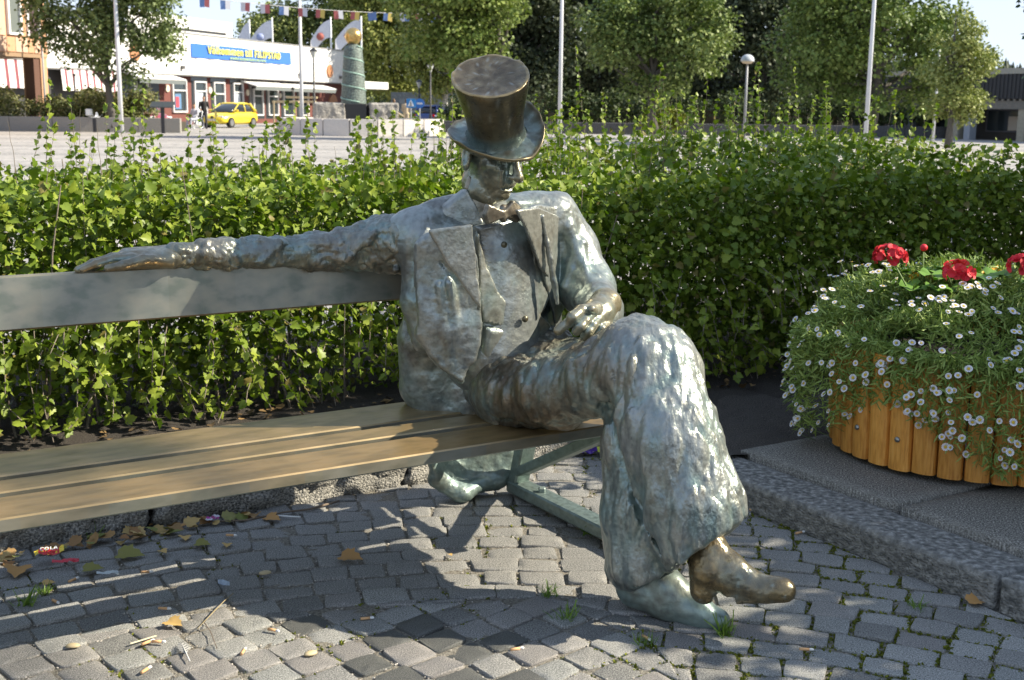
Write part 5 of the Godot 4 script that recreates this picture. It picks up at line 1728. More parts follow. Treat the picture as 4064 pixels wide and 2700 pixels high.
func background() -> void:
	var white := surf([lin(0.7, 0.69, 0.66), lin(0.78, 0.77, 0.74), lin(0.82, 0.81, 0.78)], 0.2, 0.8, 0.0, 0.03, 1.0)
	var brick := surf([lin(0.10, 0.035, 0.03), lin(0.16, 0.055, 0.045), lin(0.2, 0.075, 0.06)], 1.2, 0.9, 0.0, 0.08, 5.0)
	var frame := flat(lin(0.62, 0.62, 0.62), 0.5)
	var glass := flat(lin(0.03, 0.04, 0.045), 0.12)
	glass.metallic_specular = 0.8
	var dark := flat(lin(0.03, 0.032, 0.036), 0.7)
	# ---- white shops
	var shop := thing("white_shop_building", "long low white shop building with dark red brick below and a blue banner", "building", FO)
	shop.basis = FB
	fpart(shop, "brick_wall", brick, 7.2, 28.4, 0.0, 2.75, -6.0, 0.0)
	fpart(shop, "shop_front", flat(lin(0.06, 0.06, 0.062), 0.5), -8.0, 7.2, 0.0, 2.7, -6.0, -0.02)
	fpart(shop, "plinth", flat(lin(0.5, 0.48, 0.45), 0.9), 17.0, 28.4, 0.0, 0.26, 0.0, 0.3, 0.02)
	fpart(shop, "fascia", white, -8.0, 28.6, 2.66, 4.42, -6.2, 0.35, 0.02)
	fpart(shop, "roof_trim", flat(lin(0.3, 0.3, 0.3), 0.5), -8.0, 28.62, 4.42, 4.47, -6.2, 0.38)
	fpart(shop, "soffit_trim", flat(lin(0.12, 0.12, 0.12), 0.6), -8.0, 28.6, 2.62, 2.66, -0.1, 0.34)
	for x in [9.6, 17.9, 24.6]: fpart(shop, "downpipe", flat(lin(0.2, 0.2, 0.2), 0.5), x - 0.05, x + 0.05, 0.2, 2.62, 0.0, 0.1)
	for x in [11.6, 22.4, 27.2]: fpart(shop, "floodlight", flat(lin(0.1, 0.1, 0.1), 0.5), x - 0.08, x + 0.08, 2.9, 3.05, 0.35, 0.5)
	fpart(shop, "roof_house", white, 8.0, 16.2, 4.48, 5.15, -5.0, 0.2, 0.02)
	fpart(shop, "roof_slot", dark, 10.5, 15.6, 4.55, 4.66, 0.2, 0.215)
	fpart(shop, "canopy", white, 28.6, 33.9, 2.42, 2.84, -3.0, 0.35, 0.02)
	fpart(shop, "tiled_panel", flat(lin(0.06, 0.075, 0.1), 0.4), 7.3, 8.6, 0.3, 2.5, 0.0, 0.05)
	fpart(shop, "tiled_panel", flat(lin(0.06, 0.075, 0.1), 0.4), 9.5, 10.3, 0.3, 2.5, 0.0, 0.05)
	pane_window(shop, frame, glass, 8.62, 9.5, 0.7, 2.5, 0.0, 1.95)
	for q in [[12.85, 14.15], [14.45, 15.75], [16.15, 17.4], [18.0, 19.35], [19.5, 20.85], [21.05, 22.55], [22.75, 24.2]]: fpart(shop, "glazing", glass, q[0], q[1], 0.75, 2.6, -0.02, 0.008)
	for q in [[11.27, 12.38, 1.05, 2.47, 2.0], [14.62, 15.58, 1.0, 2.44, 1.9], [18.2, 19.15, 0.9, 2.2, 1.85], [19.66, 20.7, 0.9, 2.2, 1.85], [21.25, 22.38, 0.88, 2.2, 1.85], [22.95, 24.0, 0.88, 2.2, 1.85]]:
		pane_window(shop, frame, glass, q[0], q[1], q[2], q[3], 0.0, q[4])
	for q in [[13.0, 14.0], [16.35, 17.25]]:
		var d := pane_window(shop, frame, glass, q[0], q[1], 0.1, 2.44, 0.0, 2.0)
		d.name = numbered(shop, "door")
		fpart(d, "door_leaf", flat(lin(0.55, 0.6, 0.65), 0.3), q[0] + 0.12, q[1] - 0.3, 0.2, 1.93, 0.03, 0.06)
	var poster := fpart(shop, "poster", flat(lin(0.1, 0.2, 0.35), 0.6), 11.48, 11.95, 1.2, 1.85, 0.03, 0.05)
	fpart(poster, "poster_figure", flat(lin(0.5, 0.06, 0.08), 0.6), -0.2, 0.05, -0.25, 0.2, 0.01, 0.02)
	# round lamps on the piers, round signs on the fascia, an arch by the entrance
	var disc := CylinderMesh.new()
	disc.top_radius = 0.15
	disc.bottom_radius = 0.15
	disc.height = 0.08
	var orange := flat(lin(0.42, 0.19, 0.09), 0.7)
	for q in [[10.95, 2.07, 1.0, 0], [14.35, 2.05, 1.0, 0], [17.72, 2.0, 1.0, 0], [20.95, 1.9, 0.8, 0], [8.2, 3.42, 2.2, 1], [25.9, 3.27, 2.2, 1]]:
		var o := part(shop, "wall_lamp" if q[3] == 0 else "round_sign", disc, flat(lin(0.6, 0.55, 0.45), 0.5) if q[3] == 0 else orange)
		o.transform = Transform3D(Basis(Vector3.RIGHT, PI / 2) * Basis.from_scale(Vector3(q[2], 1, q[2])), Vector3(q[0], q[1], 0.02 if q[3] == 0 else 0.39))
	var arch := PackedVector2Array()
	for i in 13: arch.append(Vector2(26.95 + 0.62 * cos(PI * i / 12.0), 1.2 + 0.85 * sin(PI * i / 12.0)))
	arch.append(Vector2(26.33, 0.3))
	arch.append(Vector2(27.57, 0.3))
	var am := MB.new()
	am.prism(arch, 0.0, 0.08)
	part(shop, "entrance_arch", am.done(), orange)
	awning(shop, -1.2, 2.55, 2.9, 1.9, 0.42, 15)
	awning(shop, 3.55, 7.05, 2.66, 1.86, 0.42, 17)
	for q in [[7.75, 11.0, 2.42], [17.0, 20.5, 2.3], [20.8, 25.6, 2.28]]:
		var o := part(shop, "flat_awning", bx(Vector3(q[1] - q[0], 0.05, 0.9)), flat(lin(0.75, 0.74, 0.72), 0.6))
		o.transform = Transform3D(Basis(Vector3.RIGHT, 0.25), Vector3((q[0] + q[1]) / 2.0, q[2] + 0.12, 0.5))
		fpart(o, "valance", flat(lin(0.18, 0.2, 0.2), 0.7), (q[0] - q[1]) / 2.0, (q[1] - q[0]) / 2.0, -0.2, -0.03, 0.42, 0.44)
	# the banner
	var ban := thing("blue_banner", "blue banner with yellow welcome lettering hung on the white shop fascia", "banner", FO + FB * Vector3(16.9, 3.74, 0.38))
	ban.basis = FB
	var bm := MB.new()
	bm.smooth()
	for i in 24:
		var x0 := -4.55 + 9.1 * i / 24.0
		var x1 := -4.55 + 9.1 * (i + 1) / 24.0
		var z0 := 0.03 * sin(i * 1.9)
		var z1 := 0.03 * sin((i + 1) * 1.9)
		bm.quad(Vector3(x0, -0.3, z0 + 0.02), Vector3(x1, -0.3, z1 + 0.02), Vector3(x1, 0.3, z1), Vector3(x0, 0.3, z0))
	part(ban, "cloth", bm.done(), flat(lin(0.035, 0.15, 0.55), 0.7))
	var yellow := flat(lin(0.75, 0.68, 0.12), 0.6)
	lettering(ban, "Välkommen till FILIPSTAD", -3.3, 3.4, 0.09, 0.36, 0.07, yellow)
	lettering(ban, "KNÄCKEBRÖDSORTEN", -1.4, 1.9, -0.2, 0.13, 0.07, flat(lin(0.4, 0.55, 0.25), 0.6))
	# ---- orange building
	var orange_house := thing("orange_building", "orange panelled building with white framed windows and an arcade, at the left edge", "building", FO)
	orange_house.basis = FB
	var om := surf([lin(0.52, 0.29, 0.165), lin(0.58, 0.33, 0.19)], 0.3, 0.85, 0.0, 0.03, 1.0)
	var pink := surf([lin(0.58, 0.38, 0.27), lin(0.64, 0.43, 0.31)], 0.3, 0.85, 0.0, 0.03, 1.0)
	fpart(orange_house, "wall", om, -12.0, -1.02, 2.95, 9.0, 1.0, 3.38)
	fpart(orange_house, "soffit_beam", flat(lin(0.3, 0.2, 0.12), 0.8), -12.0, -1.02, 2.83, 2.95, 1.0, 3.4)
	fpart(orange_house, "column", flat(lin(0.12, 0.06, 0.04), 0.8), -1.64, -1.35, 0.0, 2.83, 3.0, 3.36)
	fpart(orange_house, "column", om, -1.35, -1.03, 0.0, 2.83, 2.7, 3.4)
	fpart(orange_house, "corner_panel", om, -1.3, -1.0, 2.86, 9.0, 3.385, 3.42)
	var xs := [-4.4, -3.85, -3.3, -2.9, -2.5, -2.2, -1.92, -1.62, -1.32]
	for i in xs.size() - 1:
		fpart(orange_house, "panel", pink if i % 3 else om, xs[i] + 0.012, xs[i + 1] - 0.012, 2.98, 3.44, 3.38, 3.415)
		if i not in [3, 4, 6, 7]: fpart(orange_house, "panel", om if i % 2 else pink, xs[i] + 0.012, xs[i + 1] - 0.012, 3.47, 6.0, 3.38, 3.415)
	pane_window(orange_house, flat(lin(0.78, 0.78, 0.78), 0.5), flat(lin(0.16, 0.18, 0.17), 0.15), -2.82, -2.2, 3.5, 5.5, 3.38)
	pane_window(orange_house, flat(lin(0.78, 0.78, 0.78), 0.5), flat(lin(0.1, 0.07, 0.08), 0.15), -1.95, -1.34, 3.5, 5.5, 3.38)
	# ---- dark shop on the right
	var rs := thing("dark_shop_building", "low shop with dark slatted fascia and pale columns at the right edge", "building", Vector3(25.2, 0.0, -59.0))
	rs.basis = Basis(Vector3(0.45, 0, 0.893), Vector3.UP, Vector3(-0.893, 0, 0.45))
	fpart(rs, "wall", flat(lin(0.05, 0.045, 0.04), 0.8), -15.0, 4.0, 0.0, 3.3, -8.0, -1.6)
	fpart(rs, "roof_edge", surf([lin(0.3, 0.29, 0.25), lin(0.34, 0.33, 0.28)], 0.3), -15.0, 4.0, 3.35, 3.62, -8.0, 0.05)
	fpart(rs, "slatted_fascia", dark, -15.0, 4.0, 2.15, 3.35, -1.0, 0.0)
	for i in 60: fpart(rs, "slat", dark, 3.9 - i * 0.24, 4.0 - i * 0.24, 2.15, 3.35, 0.0, 0.04)
	for i in 40: fpart(rs, "rafter_end", flat(lin(0.25, 0.24, 0.22), 0.8), 3.86 - i * 0.36, 4.0 - i * 0.36, 2.06, 2.14, -0.25, -0.05)
	fpart(rs, "beam", surf([lin(0.16, 0.15, 0.13), lin(0.2, 0.19, 0.165)], 0.4), -15.0, 4.0, 1.65, 2.05, -1.0, -0.1)
	var col_mat := surf([lin(0.3, 0.28, 0.22), lin(0.38, 0.35, 0.27)], 0.5)
	for i in 3:
		fpart(rs, "column", col_mat, -1.6 - i * 4.2, -1.15 - i * 4.2, 0.1, 1.65, -0.6, -0.15)
		fpart(rs, "column", flat(lin(0.3, 0.33, 0.37), 0.7), -0.75 - i * 4.2, -0.35 - i * 4.2, 0.1, 1.65, -0.6, -0.15)
		pane_window(rs, flat(lin(0.08, 0.08, 0.09), 0.5), glass, -4.8 - i * 4.2, -1.8 - i * 4.2, 0.5, 1.65, -1.6)
		fpart(rs, "poster", flat([lin(0.4, 0.36, 0.3), lin(0.3, 0.45, 0.15), lin(0.35, 0.4, 0.42)][i % 3], 0.6), -3.3 - i * 4.2, -2.4 - i * 4.2, 0.6, 1.3, -1.47, -1.44)
	pane_window(rs, flat(lin(0.08, 0.08, 0.09), 0.5), glass, -0.2, 3.5, 0.5, 1.65, -1.6)
	fpart(rs, "poster", flat(lin(0.42, 0.36, 0.28), 0.6), 0.15, 0.9, 0.6, 1.3, -1.47, -1.44)
	fpart(rs, "poster", flat(lin(0.3, 0.48, 0.12), 0.6), 1.05, 1.7, 0.6, 1.3, -1.47, -1.44)
	# ---- beige shed wall under the dark trees
	var shed := thing("beige_low_building", "low beige building half hidden under the dark trees", "building", Vector3(14.0, 0.1, -92.0))
	part(shed, "wall", bx(Vector3(34, 2.2, 4)), surf([lin(0.22, 0.18, 0.11), lin(0.27, 0.22, 0.14)], 0.3), Vector3(0, 1.1, 0))
	part(shed, "roof", bx(Vector3(35, 1.4, 5), 0.1), dark, Vector3(0, 2.9, 0))
	var blue := thing("grey_blue_building", "grey blue building behind the birch trunks", "building", Vector3(-7.0, 0.1, -112.0))
	part(blue, "wall", bx(Vector3(12, 2.6, 4)), surf([lin(0.13, 0.16, 0.19), lin(0.17, 0.2, 0.23)], 0.2), Vector3(2, 1.3, 0))
	for i in 2: part(blue, "window_band", bx(Vector3(10.5, 0.35, 0.06)), flat(lin(0.2, 0.23, 0.26), 0.3), Vector3(2, 0.9 + i * 0.9, 2.03))
	part(blue, "sign", bx(Vector3(2.0, 1.0, 0.1)), flat(lin(0.02, 0.3, 0.12), 0.5), Vector3(4.2, 1.9, 2.1))
	# ---- wooded hill along the horizon
	var hill := MB.new()
	hill.smooth()
	for i in 40:
		var a0 := -1.0 + 2.0 * i / 40.0
		var a1 := -1.0 + 2.0 * (i + 1) / 40.0
		var h0 := 8.0 + 4.0 * sin(a0 * 5.0) + 2.0 * sin(a0 * 13.0)
		var h1 := 8.0 + 4.0 * sin(a1 * 5.0) + 2.0 * sin(a1 * 13.0)
		var p0 := Vector3(sin(a0), 0, -cos(a0))
		var p1 := Vector3(sin(a1), 0, -cos(a1))
		hill.quad(p0 * 380.0, p1 * 380.0, p1 * 470.0 + Vector3(0, h1, 0), p0 * 470.0 + Vector3(0, h0, 0))
		hill.quad(p0 * 470.0 + Vector3(0, h0, 0), p1 * 470.0 + Vector3(0, h1, 0), p1 * 600.0, p0 * 600.0)
	struct("hill", hill.done(), surf([lin(0.02, 0.032, 0.02), lin(0.04, 0.055, 0.03)], 0.02, 1.0))
	rng.seed = 71
	var xfs := []
	var cols := []
	for i in 5000:
		var a := rng.randf_range(-0.62, 0.62)
		var r := rng.randf_range(420.0, 500.0)
		var h := (8.0 + 4.0 * sin(a * 5.0) + 2.0 * sin(a * 13.0)) * (1.0 - absf(r - 470.0) / 90.0)
		var s := rng.randf_range(3.0, 6.5)
		xfs.append(Transform3D(Basis(Vector3.UP, rng.randf() * TAU) * Basis.from_scale(Vector3(s * 0.5, s * 1.3, s * 0.5)), Vector3(sin(a) * r, h + s * 0.5, -cos(a) * r)))
		cols.append(Color(0.02, 0.035, 0.018).lerp(Color(0.055, 0.075, 0.035), rng.randf()))
	var cone := MB.new()
	cone.lathe([Vector2(0.0, -0.5), Vector2(0.9, -0.4), Vector2(0.75, 0.0), Vector2(0.5, 0.4), Vector2(0.0, 1.0)], 7)
	var far := many(self, "far_forest", cone.done(), leaf_mats[0], xfs, cols)
	tag(far, "forest on the low hill far behind the roofs", "forest", "", "stuff")
	square()
	far_small()

func square() -> void:
	var conc := surf([lin(0.2, 0.19, 0.17), lin(0.29, 0.275, 0.25), lin(0.36, 0.34, 0.31)], 0.8, 0.95, 0.0, 0.08, 6.0)
	var pale := surf([lin(0.52, 0.49, 0.46), lin(0.6, 0.565, 0.53)], 0.4, 0.9, 0.0, 0.05, 2.0)
	# raised bed walls
	var w := thing("concrete_wall", "low concrete bed wall across the left of the square", "wall", Vector3(-21.0, 0.1, -57.4))
	for i in 6:
		var o := part(w, "wall_block", bx(Vector3(1.93, 0.68, 0.3), 0.015), conc)
		o.transform = Transform3D(Basis(Vector3.UP, 0.04), Vector3(-5.2 + i * 1.95, 0.33, 0.6 - i * 0.08))
	part(w, "soil", bx(Vector3(11.0, 0.5, 4.0)), flat(lin(0.05, 0.045, 0.03), 0.95), Vector3(-0.8, 0.22, -1.8))
	for x in [-3.52, 0.93]:
		var l := thing("bollard_light", "small white cube light standing on the low concrete wall, %s" % ("at the left edge" if x < -2 else "left of the maple trunk"), "light", Vector3(-20.6 + x * 1.07, 0.78, -56.9), 0.0, "white lights on the wall")
		part(l, "lamp_head", bx(Vector3(0.26, 0.3, 0.26), 0.03), flat(lin(0.8, 0.8, 0.78), 0.4), Vector3(0, 0.22, 0))
		part(l, "stem", bx(Vector3(0.08, 0.09, 0.08)), flat(lin(0.3, 0.3, 0.3), 0.5), Vector3(0, 0.04, 0))
	w = thing("dark_bed_wall", "long low dark wall of the shaded raised bed on the right", "wall", Vector3(10.0, 0.1, -66.0))
	for i in 15:
		var o := part(w, "wall_block", bx(Vector3(2.14, 0.62, 0.35), 0.02), surf([lin(0.07, 0.07, 0.072), lin(0.1, 0.1, 0.1)], 0.7))
		o.position = Vector3(-14.0 + i * 2.16, 0.3, 0.0)
	# fountain ring
	var ring := thing("fountain_wall", "low polygonal ring wall of pale concrete slabs round the monument", "wall", Vector3(-7.3, 0.1, -58.5))
	for i in 20:
		var a := TAU * (i + 0.5) / 20.0
		var r := 3.75
		var o := part(ring, "wall_slab", bx(Vector3(2.0 * r * tan(PI / 20.0) - 0.015, 0.75, 0.28), 0.012), pale)
		o.transform = Transform3D(Basis(Vector3.UP, a), Vector3(sin(a) * r, 0.375, cos(a) * r))
	# monument
	var mon := thing("spiral_monument", "green bronze tapering tower wound with a spiral, carrying a golden ball", "monument", Vector3(-7.55, 0.1, -58.0))
	var verd := surf([lin(0.07, 0.085, 0.078), lin(0.14, 0.17, 0.155), lin(0.22, 0.29, 0.255)], 0.7, 0.6, 0.3, 0.03, 8.0)
	part(mon, "plinth", bx(Vector3(1.35, 0.75, 1.35), 0.02), flat(lin(0.035, 0.035, 0.035), 0.6), Vector3(0, 1.05, 0))
	var tw := MB.new()
	tw.smooth()
	tw.lathe([Vector2(0.0, 1.38), Vector2(0.6, 1.38), Vector2(0.59, 1.5), Vector2(0.56, 2.0), Vector2(0.52, 2.7), Vector2(0.48, 3.3), Vector2(0.43, 3.9), Vector2(0.40, 4.0), Vector2(0.26, 4.08), Vector2(0.16, 4.2), Vector2(0.0, 4.2)], 28)
	part(mon, "tower", tw.done(), verd)
	var sp := []
	var sr := []
	for i in 120:
		var k := i / 119.0
		var a := -k * TAU * 4.0 + 0.6
		var y := 1.5 + k * 2.55
		var r := lerpf(0.6, 0.42, k)
		sp.append(Vector3(sin(a) * r, y, cos(a) * r))
		sr.append(0.035)
	part(mon, "spiral", tube(sp, sr, 6), surf([lin(0.25, 0.38, 0.32), lin(0.33, 0.48, 0.41)], 1.0, 0.6, 0.2))
	var ball := SphereMesh.new()
	ball.radius = 0.395
	ball.height = 0.79
	part(mon, "golden_ball", ball, surf([lin(0.5, 0.32, 0.1), lin(0.66, 0.44, 0.16), lin(0.75, 0.55, 0.24)], 0.8, 0.28, 0.9, 0.03, 3.0), Vector3(0.02, 4.5, 0))
	for i in 2:
		var rock := thing("rock_block", ["squared grey rock block left of the monument plinth", "rough pale rock block right of the monument plinth"][i], "rock", Vector3([-8.65, -6.15][i], 0.1, [-57.6, -57.9][i]), 0.0, "rocks beside the monument")
		var cl := Clay.new(600 + i, 0.08, 1.6, 0.04, 5.0)
		cl.block(Vector3(0, 0.75, 0), Basis(Vector3.UP, 0.2), Vector3([0.72, 0.68][i], 0.72, 0.55), 0.05)
		part(rock, "stone", cl.mesh(Vector3(-1.1, -0.1, -1), Vector3(1.1, 1.7, 1), 0.075, Vector3.ZERO, func(_q, _g, _c, _w): return Color.WHITE), surf([lin(0.2, 0.185, 0.17), lin(0.33, 0.31, 0.28), lin(0.42, 0.4, 0.36)], 0.6, 0.95, 0.0, 0.06, 10.0))
	# masts
	var mast := surf([lin(0.62, 0.63, 0.65), lin(0.7, 0.71, 0.73)], 0.3, 0.45, 0.0, 0.02, 0.0)
	for q in [["tall white flagpole in front of the maple on the left", Vector3(-17.7, 0.1, -55.5), 0.11], ["tall white flagpole left of the monument", Vector3(-10.68, 0.1, -62), 0.1], ["tall white flagpole directly right of the top hat", Vector3(2.3, 0.1, -63), 0.11], ["tall white flagpole before the large tree on the right", Vector3(12.53, 0.1, -44), 0.085]]:
		var f := thing("flagpole", q[0], "flagpole", q[1], 0.0, "white flagpoles on the square")
		part(f, "pole", tube([Vector3.ZERO, Vector3(0, 4, 0), Vector3(0, 10.5, 0)], [q[2], q[2] * 0.85, q[2] * 0.55], 12), mast)
		part(f, "foot", bx(Vector3(0.34, 0.06, 0.34), 0.01), flat(lin(0.2, 0.2, 0.2), 0.6), Vector3(0, 0.03, 0))
		var knob := SphereMesh.new()
		knob.radius = 0.09
		knob.height = 0.18
		part(f, "knob", knob, flat(lin(0.6, 0.5, 0.2), 0.3, 0.8), Vector3(0, 10.55, 0))
	var f5 := thing("flagpole", "thin grey pole among the leaves of the small yellowish birch", "flagpole", Vector3(15.55, 0.1, -45.8))
	part(f5, "pole", tube([Vector3.ZERO, Vector3(0, 3.6, 0)], [0.055, 0.04], 10), mast)
	# flags on the roof
	var cloth := surf([lin(0.62, 0.62, 0.68), lin(0.74, 0.74, 0.78)], 0.3, 0.8, 0.0, 0.03, 0.0)
	cloth.backlight_enabled = true
	cloth.backlight = Color(0.6, 0.6, 0.6)
	for q in [[Vector3(-23.4, 4.2, -110), 4.6, 1.1, "leftmost white flag behind the shop roof, hanging limp"], [Vector3(-21.4, 4.2, -110), 4.8, 1.95, "white flag flying behind the blue banner"], [Vector3(-16.25, 3.5, -110), 5.6, 1.7, "white flag with a red emblem, left of the golden ball"], [Vector3(-13.58, 3.5, -110), 5.7, 2.2, "white flag flying directly behind the golden ball"]]:
		var f := thing("roof_flag", q[3], "flag", q[0], 0.0, "white flags behind the shop roof")
		part(f, "pole", tube([Vector3.ZERO, Vector3(0, q[1], 0)], [0.09, 0.07], 8), mast)
		var mb := MB.new()
		mb.smooth()
		for i in 10:
			for j in 4:
				var v := []
				for k in [[i, j], [i + 1, j], [i + 1, j + 1], [i, j + 1]]:
					var x: float = k[0] / 10.0
					var y: float = k[1] / 4.0
					v.append(Vector3(-0.08 - x * q[2], q[1] - 0.25 - y * 1.5 - x * x * 1.5 - 0.3 * x, 0.16 * sin(x * 7.0 + y) * x))
				mb.quad(v[3], v[2], v[1], v[0])
		part(f, "flag_cloth", mb.done(), cloth)
		if q[2] > 1.5:
			var em := MB.new()
			em.smooth()
			em.lathe([Vector2(0.0, 0.02), Vector2(0.34, 0.015), Vector2(0.34, -0.015), Vector2(0.0, -0.02)], 12, Transform3D(Basis(Vector3.RIGHT, PI / 2), Vector3(-0.08 - 0.5 * q[2], q[1] - 1.7, 0.08)))
			part(f, "emblem", em.done(), flat(lin(0.35, 0.1, 0.08) if q[2] != 1.95 else lin(0.3, 0.35, 0.55), 0.7))
	# bunting
	var line_pts := []
	for i in 30:
		var k := i / 29.0
		line_pts.append(Vector3(-12.9, 5.62, -50).lerp(Vector3(-3.6, 5.78, -60), k) + Vector3(0, -0.16 * sin(k * PI), 0))
	var cord := thing("bunting_line", "thin cord strung high across the square, carrying little flags", "cord", line_pts[0])
	part(cord, "cord", tube(line_pts.map(func(p): return p - line_pts[0]), line_pts.map(func(_p): return 0.012), 4), flat(lin(0.5, 0.5, 0.5), 0.7))
	var looks := [["blue", "red"], ["blue", "white"], ["white", "red"], ["white", "red"], ["blue", "white"], ["red", "white"], ["red", "yellow"], ["red", "white"], ["red", "yellow"], ["blue", "blue"], ["blue", "yellow"], ["white", "blue"], ["red", "white"], ["blue", "white"]]
	var paint := {"blue": lin(0.13, 0.22, 0.45), "red": lin(0.42, 0.12, 0.12), "white": lin(0.6, 0.6, 0.64), "yellow": lin(0.6, 0.46, 0.12)}
	for i in looks.size():
		var k := (i + 0.6) / 14.0
		var p: Vector3 = line_pts[0].lerp(line_pts[29], k) + Vector3(0, -0.16 * sin(k * PI), 0)
		var pf := thing("pennant", "%s of the little flags on the high cord, %s and %s, counted from the left" % [["first", "second", "third", "fourth", "fifth", "sixth", "seventh", "eighth", "ninth", "tenth", "eleventh", "twelfth", "thirteenth", "last"][i], looks[i][0], looks[i][1]], "pennant", p, 0.0, "little flags on the cord")
		for h in 2:
			var m := MB.new()
			m.quad(Vector3(-0.2 + h * 0.2, -0.36 + 0.02 * h, 0.04 * h), Vector3(h * 0.2, -0.36 - 0.02 * h, 0.05), Vector3(h * 0.2, 0, 0), Vector3(-0.2 + h * 0.2, 0, 0))
			part(pf, "panel", m.done(), flat(paint[looks[i][h]], 0.8))
		pf.rotation = Vector3(0, 0.2 * sin(i * 2.0), 0.25 * sin(i * 3.1))

func far_small() -> void:
	var black := flat(lin(0.025, 0.025, 0.028), 0.5)
	var steel := flat(lin(0.3, 0.31, 0.33), 0.5)
	for q in [["black lamp post in front of the white shops, left of the monument", Vector3(-10.69, 0.1, -66), 4.25], ["black lamp post beyond the ring wall, next to the top hat", Vector3(-5.11, 0.1, -75), 3.9], ["shorter lamp post behind the blue crossing signs", Vector3(-6.57, 0.1, -85), 3.1]]:
		var l := thing("lamp_post", q[0], "lamp post", q[1], 0.0, "black lantern posts")
		var h: float = q[2]
		part(l, "post", tube([Vector3.ZERO, Vector3(0, 0.8, 0), Vector3(0, 0.9, 0), Vector3(0, h - 0.5, 0)], [0.1, 0.09, 0.06, 0.045], 8), black)
		var lan := MB.new()
		lan.lathe([Vector2(0.05, h - 0.5), Vector2(0.2, h - 0.12), Vector2(0.2, h - 0.1)], 6)
		part(l, "lantern", lan.done(), flat(lin(0.5, 0.52, 0.5), 0.15))
		var cap := MB.new()
		cap.lathe([Vector2(0.0, h + 0.1), Vector2(0.23, h - 0.08), Vector2(0.23, h - 0.11), Vector2(0.0, h - 0.11)], 6)
		part(l, "cap", cap.done(), black)
	for q in [["thin dark pole in front of the striped awning on the left", Vector3(-21.3, 0.1, -60.0), 2.6], ["thin grey pole right of the leftmost white flagpole", Vector3(-18.5, 0.1, -60.3), 3.3], ["pale thin pole at the corner of the orange building", Vector3(-22.7, 0.1, -59.8), 4.6]]:
		var tp := thing("street_pole", q[0], "pole", q[1], 0.0, "thin poles before the shops")
		part(tp, "pole", tube([Vector3.ZERO, Vector3(0, q[2] * 0.4, 0), Vector3(0, q[2], 0)], [0.07, 0.05, 0.04], 8), black if q[2] < 3.0 else steel)
		part(tp, "cap", bx(Vector3(0.14, 0.1, 0.14), 0.02), black, Vector3(0, q[2] + 0.04, 0))
	var g := thing("globe_lamp", "street lamp with a white dome head on a grey pole, under the trees", "lamp post", Vector3(10.8, 0.1, -58))
	part(g, "pole", tube([Vector3.ZERO, Vector3(0, 3.6, 0)], [0.07, 0.05], 8), steel)
	var dome := MB.new()
	dome.smooth()
	var prof := []
	for i in 9: prof.append(Vector2(0.32 * sin(PI / 2 * i / 8.0), 3.6 + 0.3 * cos(PI / 2 * i / 8.0)))
	prof.append(Vector2(0.31, 3.57))
	dome.lathe(prof, 20)
	part(g, "dome", dome.done(), flat(lin(0.5, 0.53, 0.56), 0.35))
	var bowl := MB.new()
	bowl.smooth()
	bowl.lathe([Vector2(0.29, 3.58), Vector2(0.2, 3.48), Vector2(0.0, 3.46)], 20)
	part(g, "bowl", bowl.done(), flat(lin(0.6, 0.5, 0.35), 0.4))
	# information boards
	for q in [["plain black post by the concrete wall on the left", Vector3(-19.2, 0.1, -56.4), false], ["black post with a slanting board, in front of the brick shop", Vector3(-15.9, 0.1, -55.8), true]]:
		var s := thing("sign_post", q[0], "sign", q[1])
		part(s, "post", bx(Vector3(0.16, 0.62 if not q[2] else 1.25, 0.1), 0.01), black, Vector3(0, 0.31 if not q[2] else 0.62, 0))
		if q[2]:
			var o := part(s, "board", bx(Vector3(1.05, 0.06, 0.5), 0.01), flat(lin(0.06, 0.07, 0.08), 0.3))
			o.transform = Transform3D(Basis(Vector3.RIGHT, 0.5), Vector3(0, 1.28, 0))
	var cr := thing("crossing_sign", "square blue pedestrian crossing sign with a white triangle on a pole", "sign", Vector3(-5.54, 0.1, -66))
	part(cr, "pole", tube([Vector3.ZERO, Vector3(0, 1.75, 0)], [0.035, 0.035], 8), steel)
	part(cr, "plate", bx(Vector3(0.48, 0.48, 0.03), 0.01), flat(lin(0.02, 0.2, 0.5), 0.4), Vector3(0, 1.5, 0.04))
	var tri := MB.new()
	tri.prism(PackedVector2Array([Vector2(-0.18, -0.16), Vector2(0.18, -0.16), Vector2(0, 0.19)]), 0.0, 0.01)
	var tp := part(cr, "triangle", tri.done(), flat(lin(0.8, 0.8, 0.8), 0.4), Vector3(0, 1.5, 0.056))
	var man := MB.new()
	man.box(Vector3(0.05, 0.14, 0.008), Transform3D(Basis(Vector3.BACK, 0.15), Vector3(0, -0.03, 0.015)))
	man.box(Vector3(0.03, 0.1, 0.008), Transform3D(Basis(Vector3.BACK, 0.5), Vector3(0.03, -0.11, 0.015)))
	man.box(Vector3(0.03, 0.1, 0.008), Transform3D(Basis(Vector3.BACK, -0.5), Vector3(-0.03, -0.11, 0.015)))
	man.box(Vector3(0.04, 0.04, 0.008), Transform3D(Basis(), Vector3(0.0, 0.07, 0.015)))
	part(tp, "walking_figure", man.done(), black).set_meta("kind", "stuff")
	var rd := thing("round_sign", "round blue path sign beside the square crossing sign", "sign", Vector3(-5.15, 0.1, -67))
	part(rd, "pole", tube([Vector3.ZERO, Vector3(0, 1.75, 0)], [0.035, 0.035], 8), steel)
	var rp := CylinderMesh.new()
	rp.top_radius = 0.26
	rp.bottom_radius = 0.26
	rp.height = 0.03
	part(rd, "plate", rp, flat(lin(0.03, 0.16, 0.5), 0.4), Vector3(0, 1.5, 0.05)).rotation.x = PI / 2
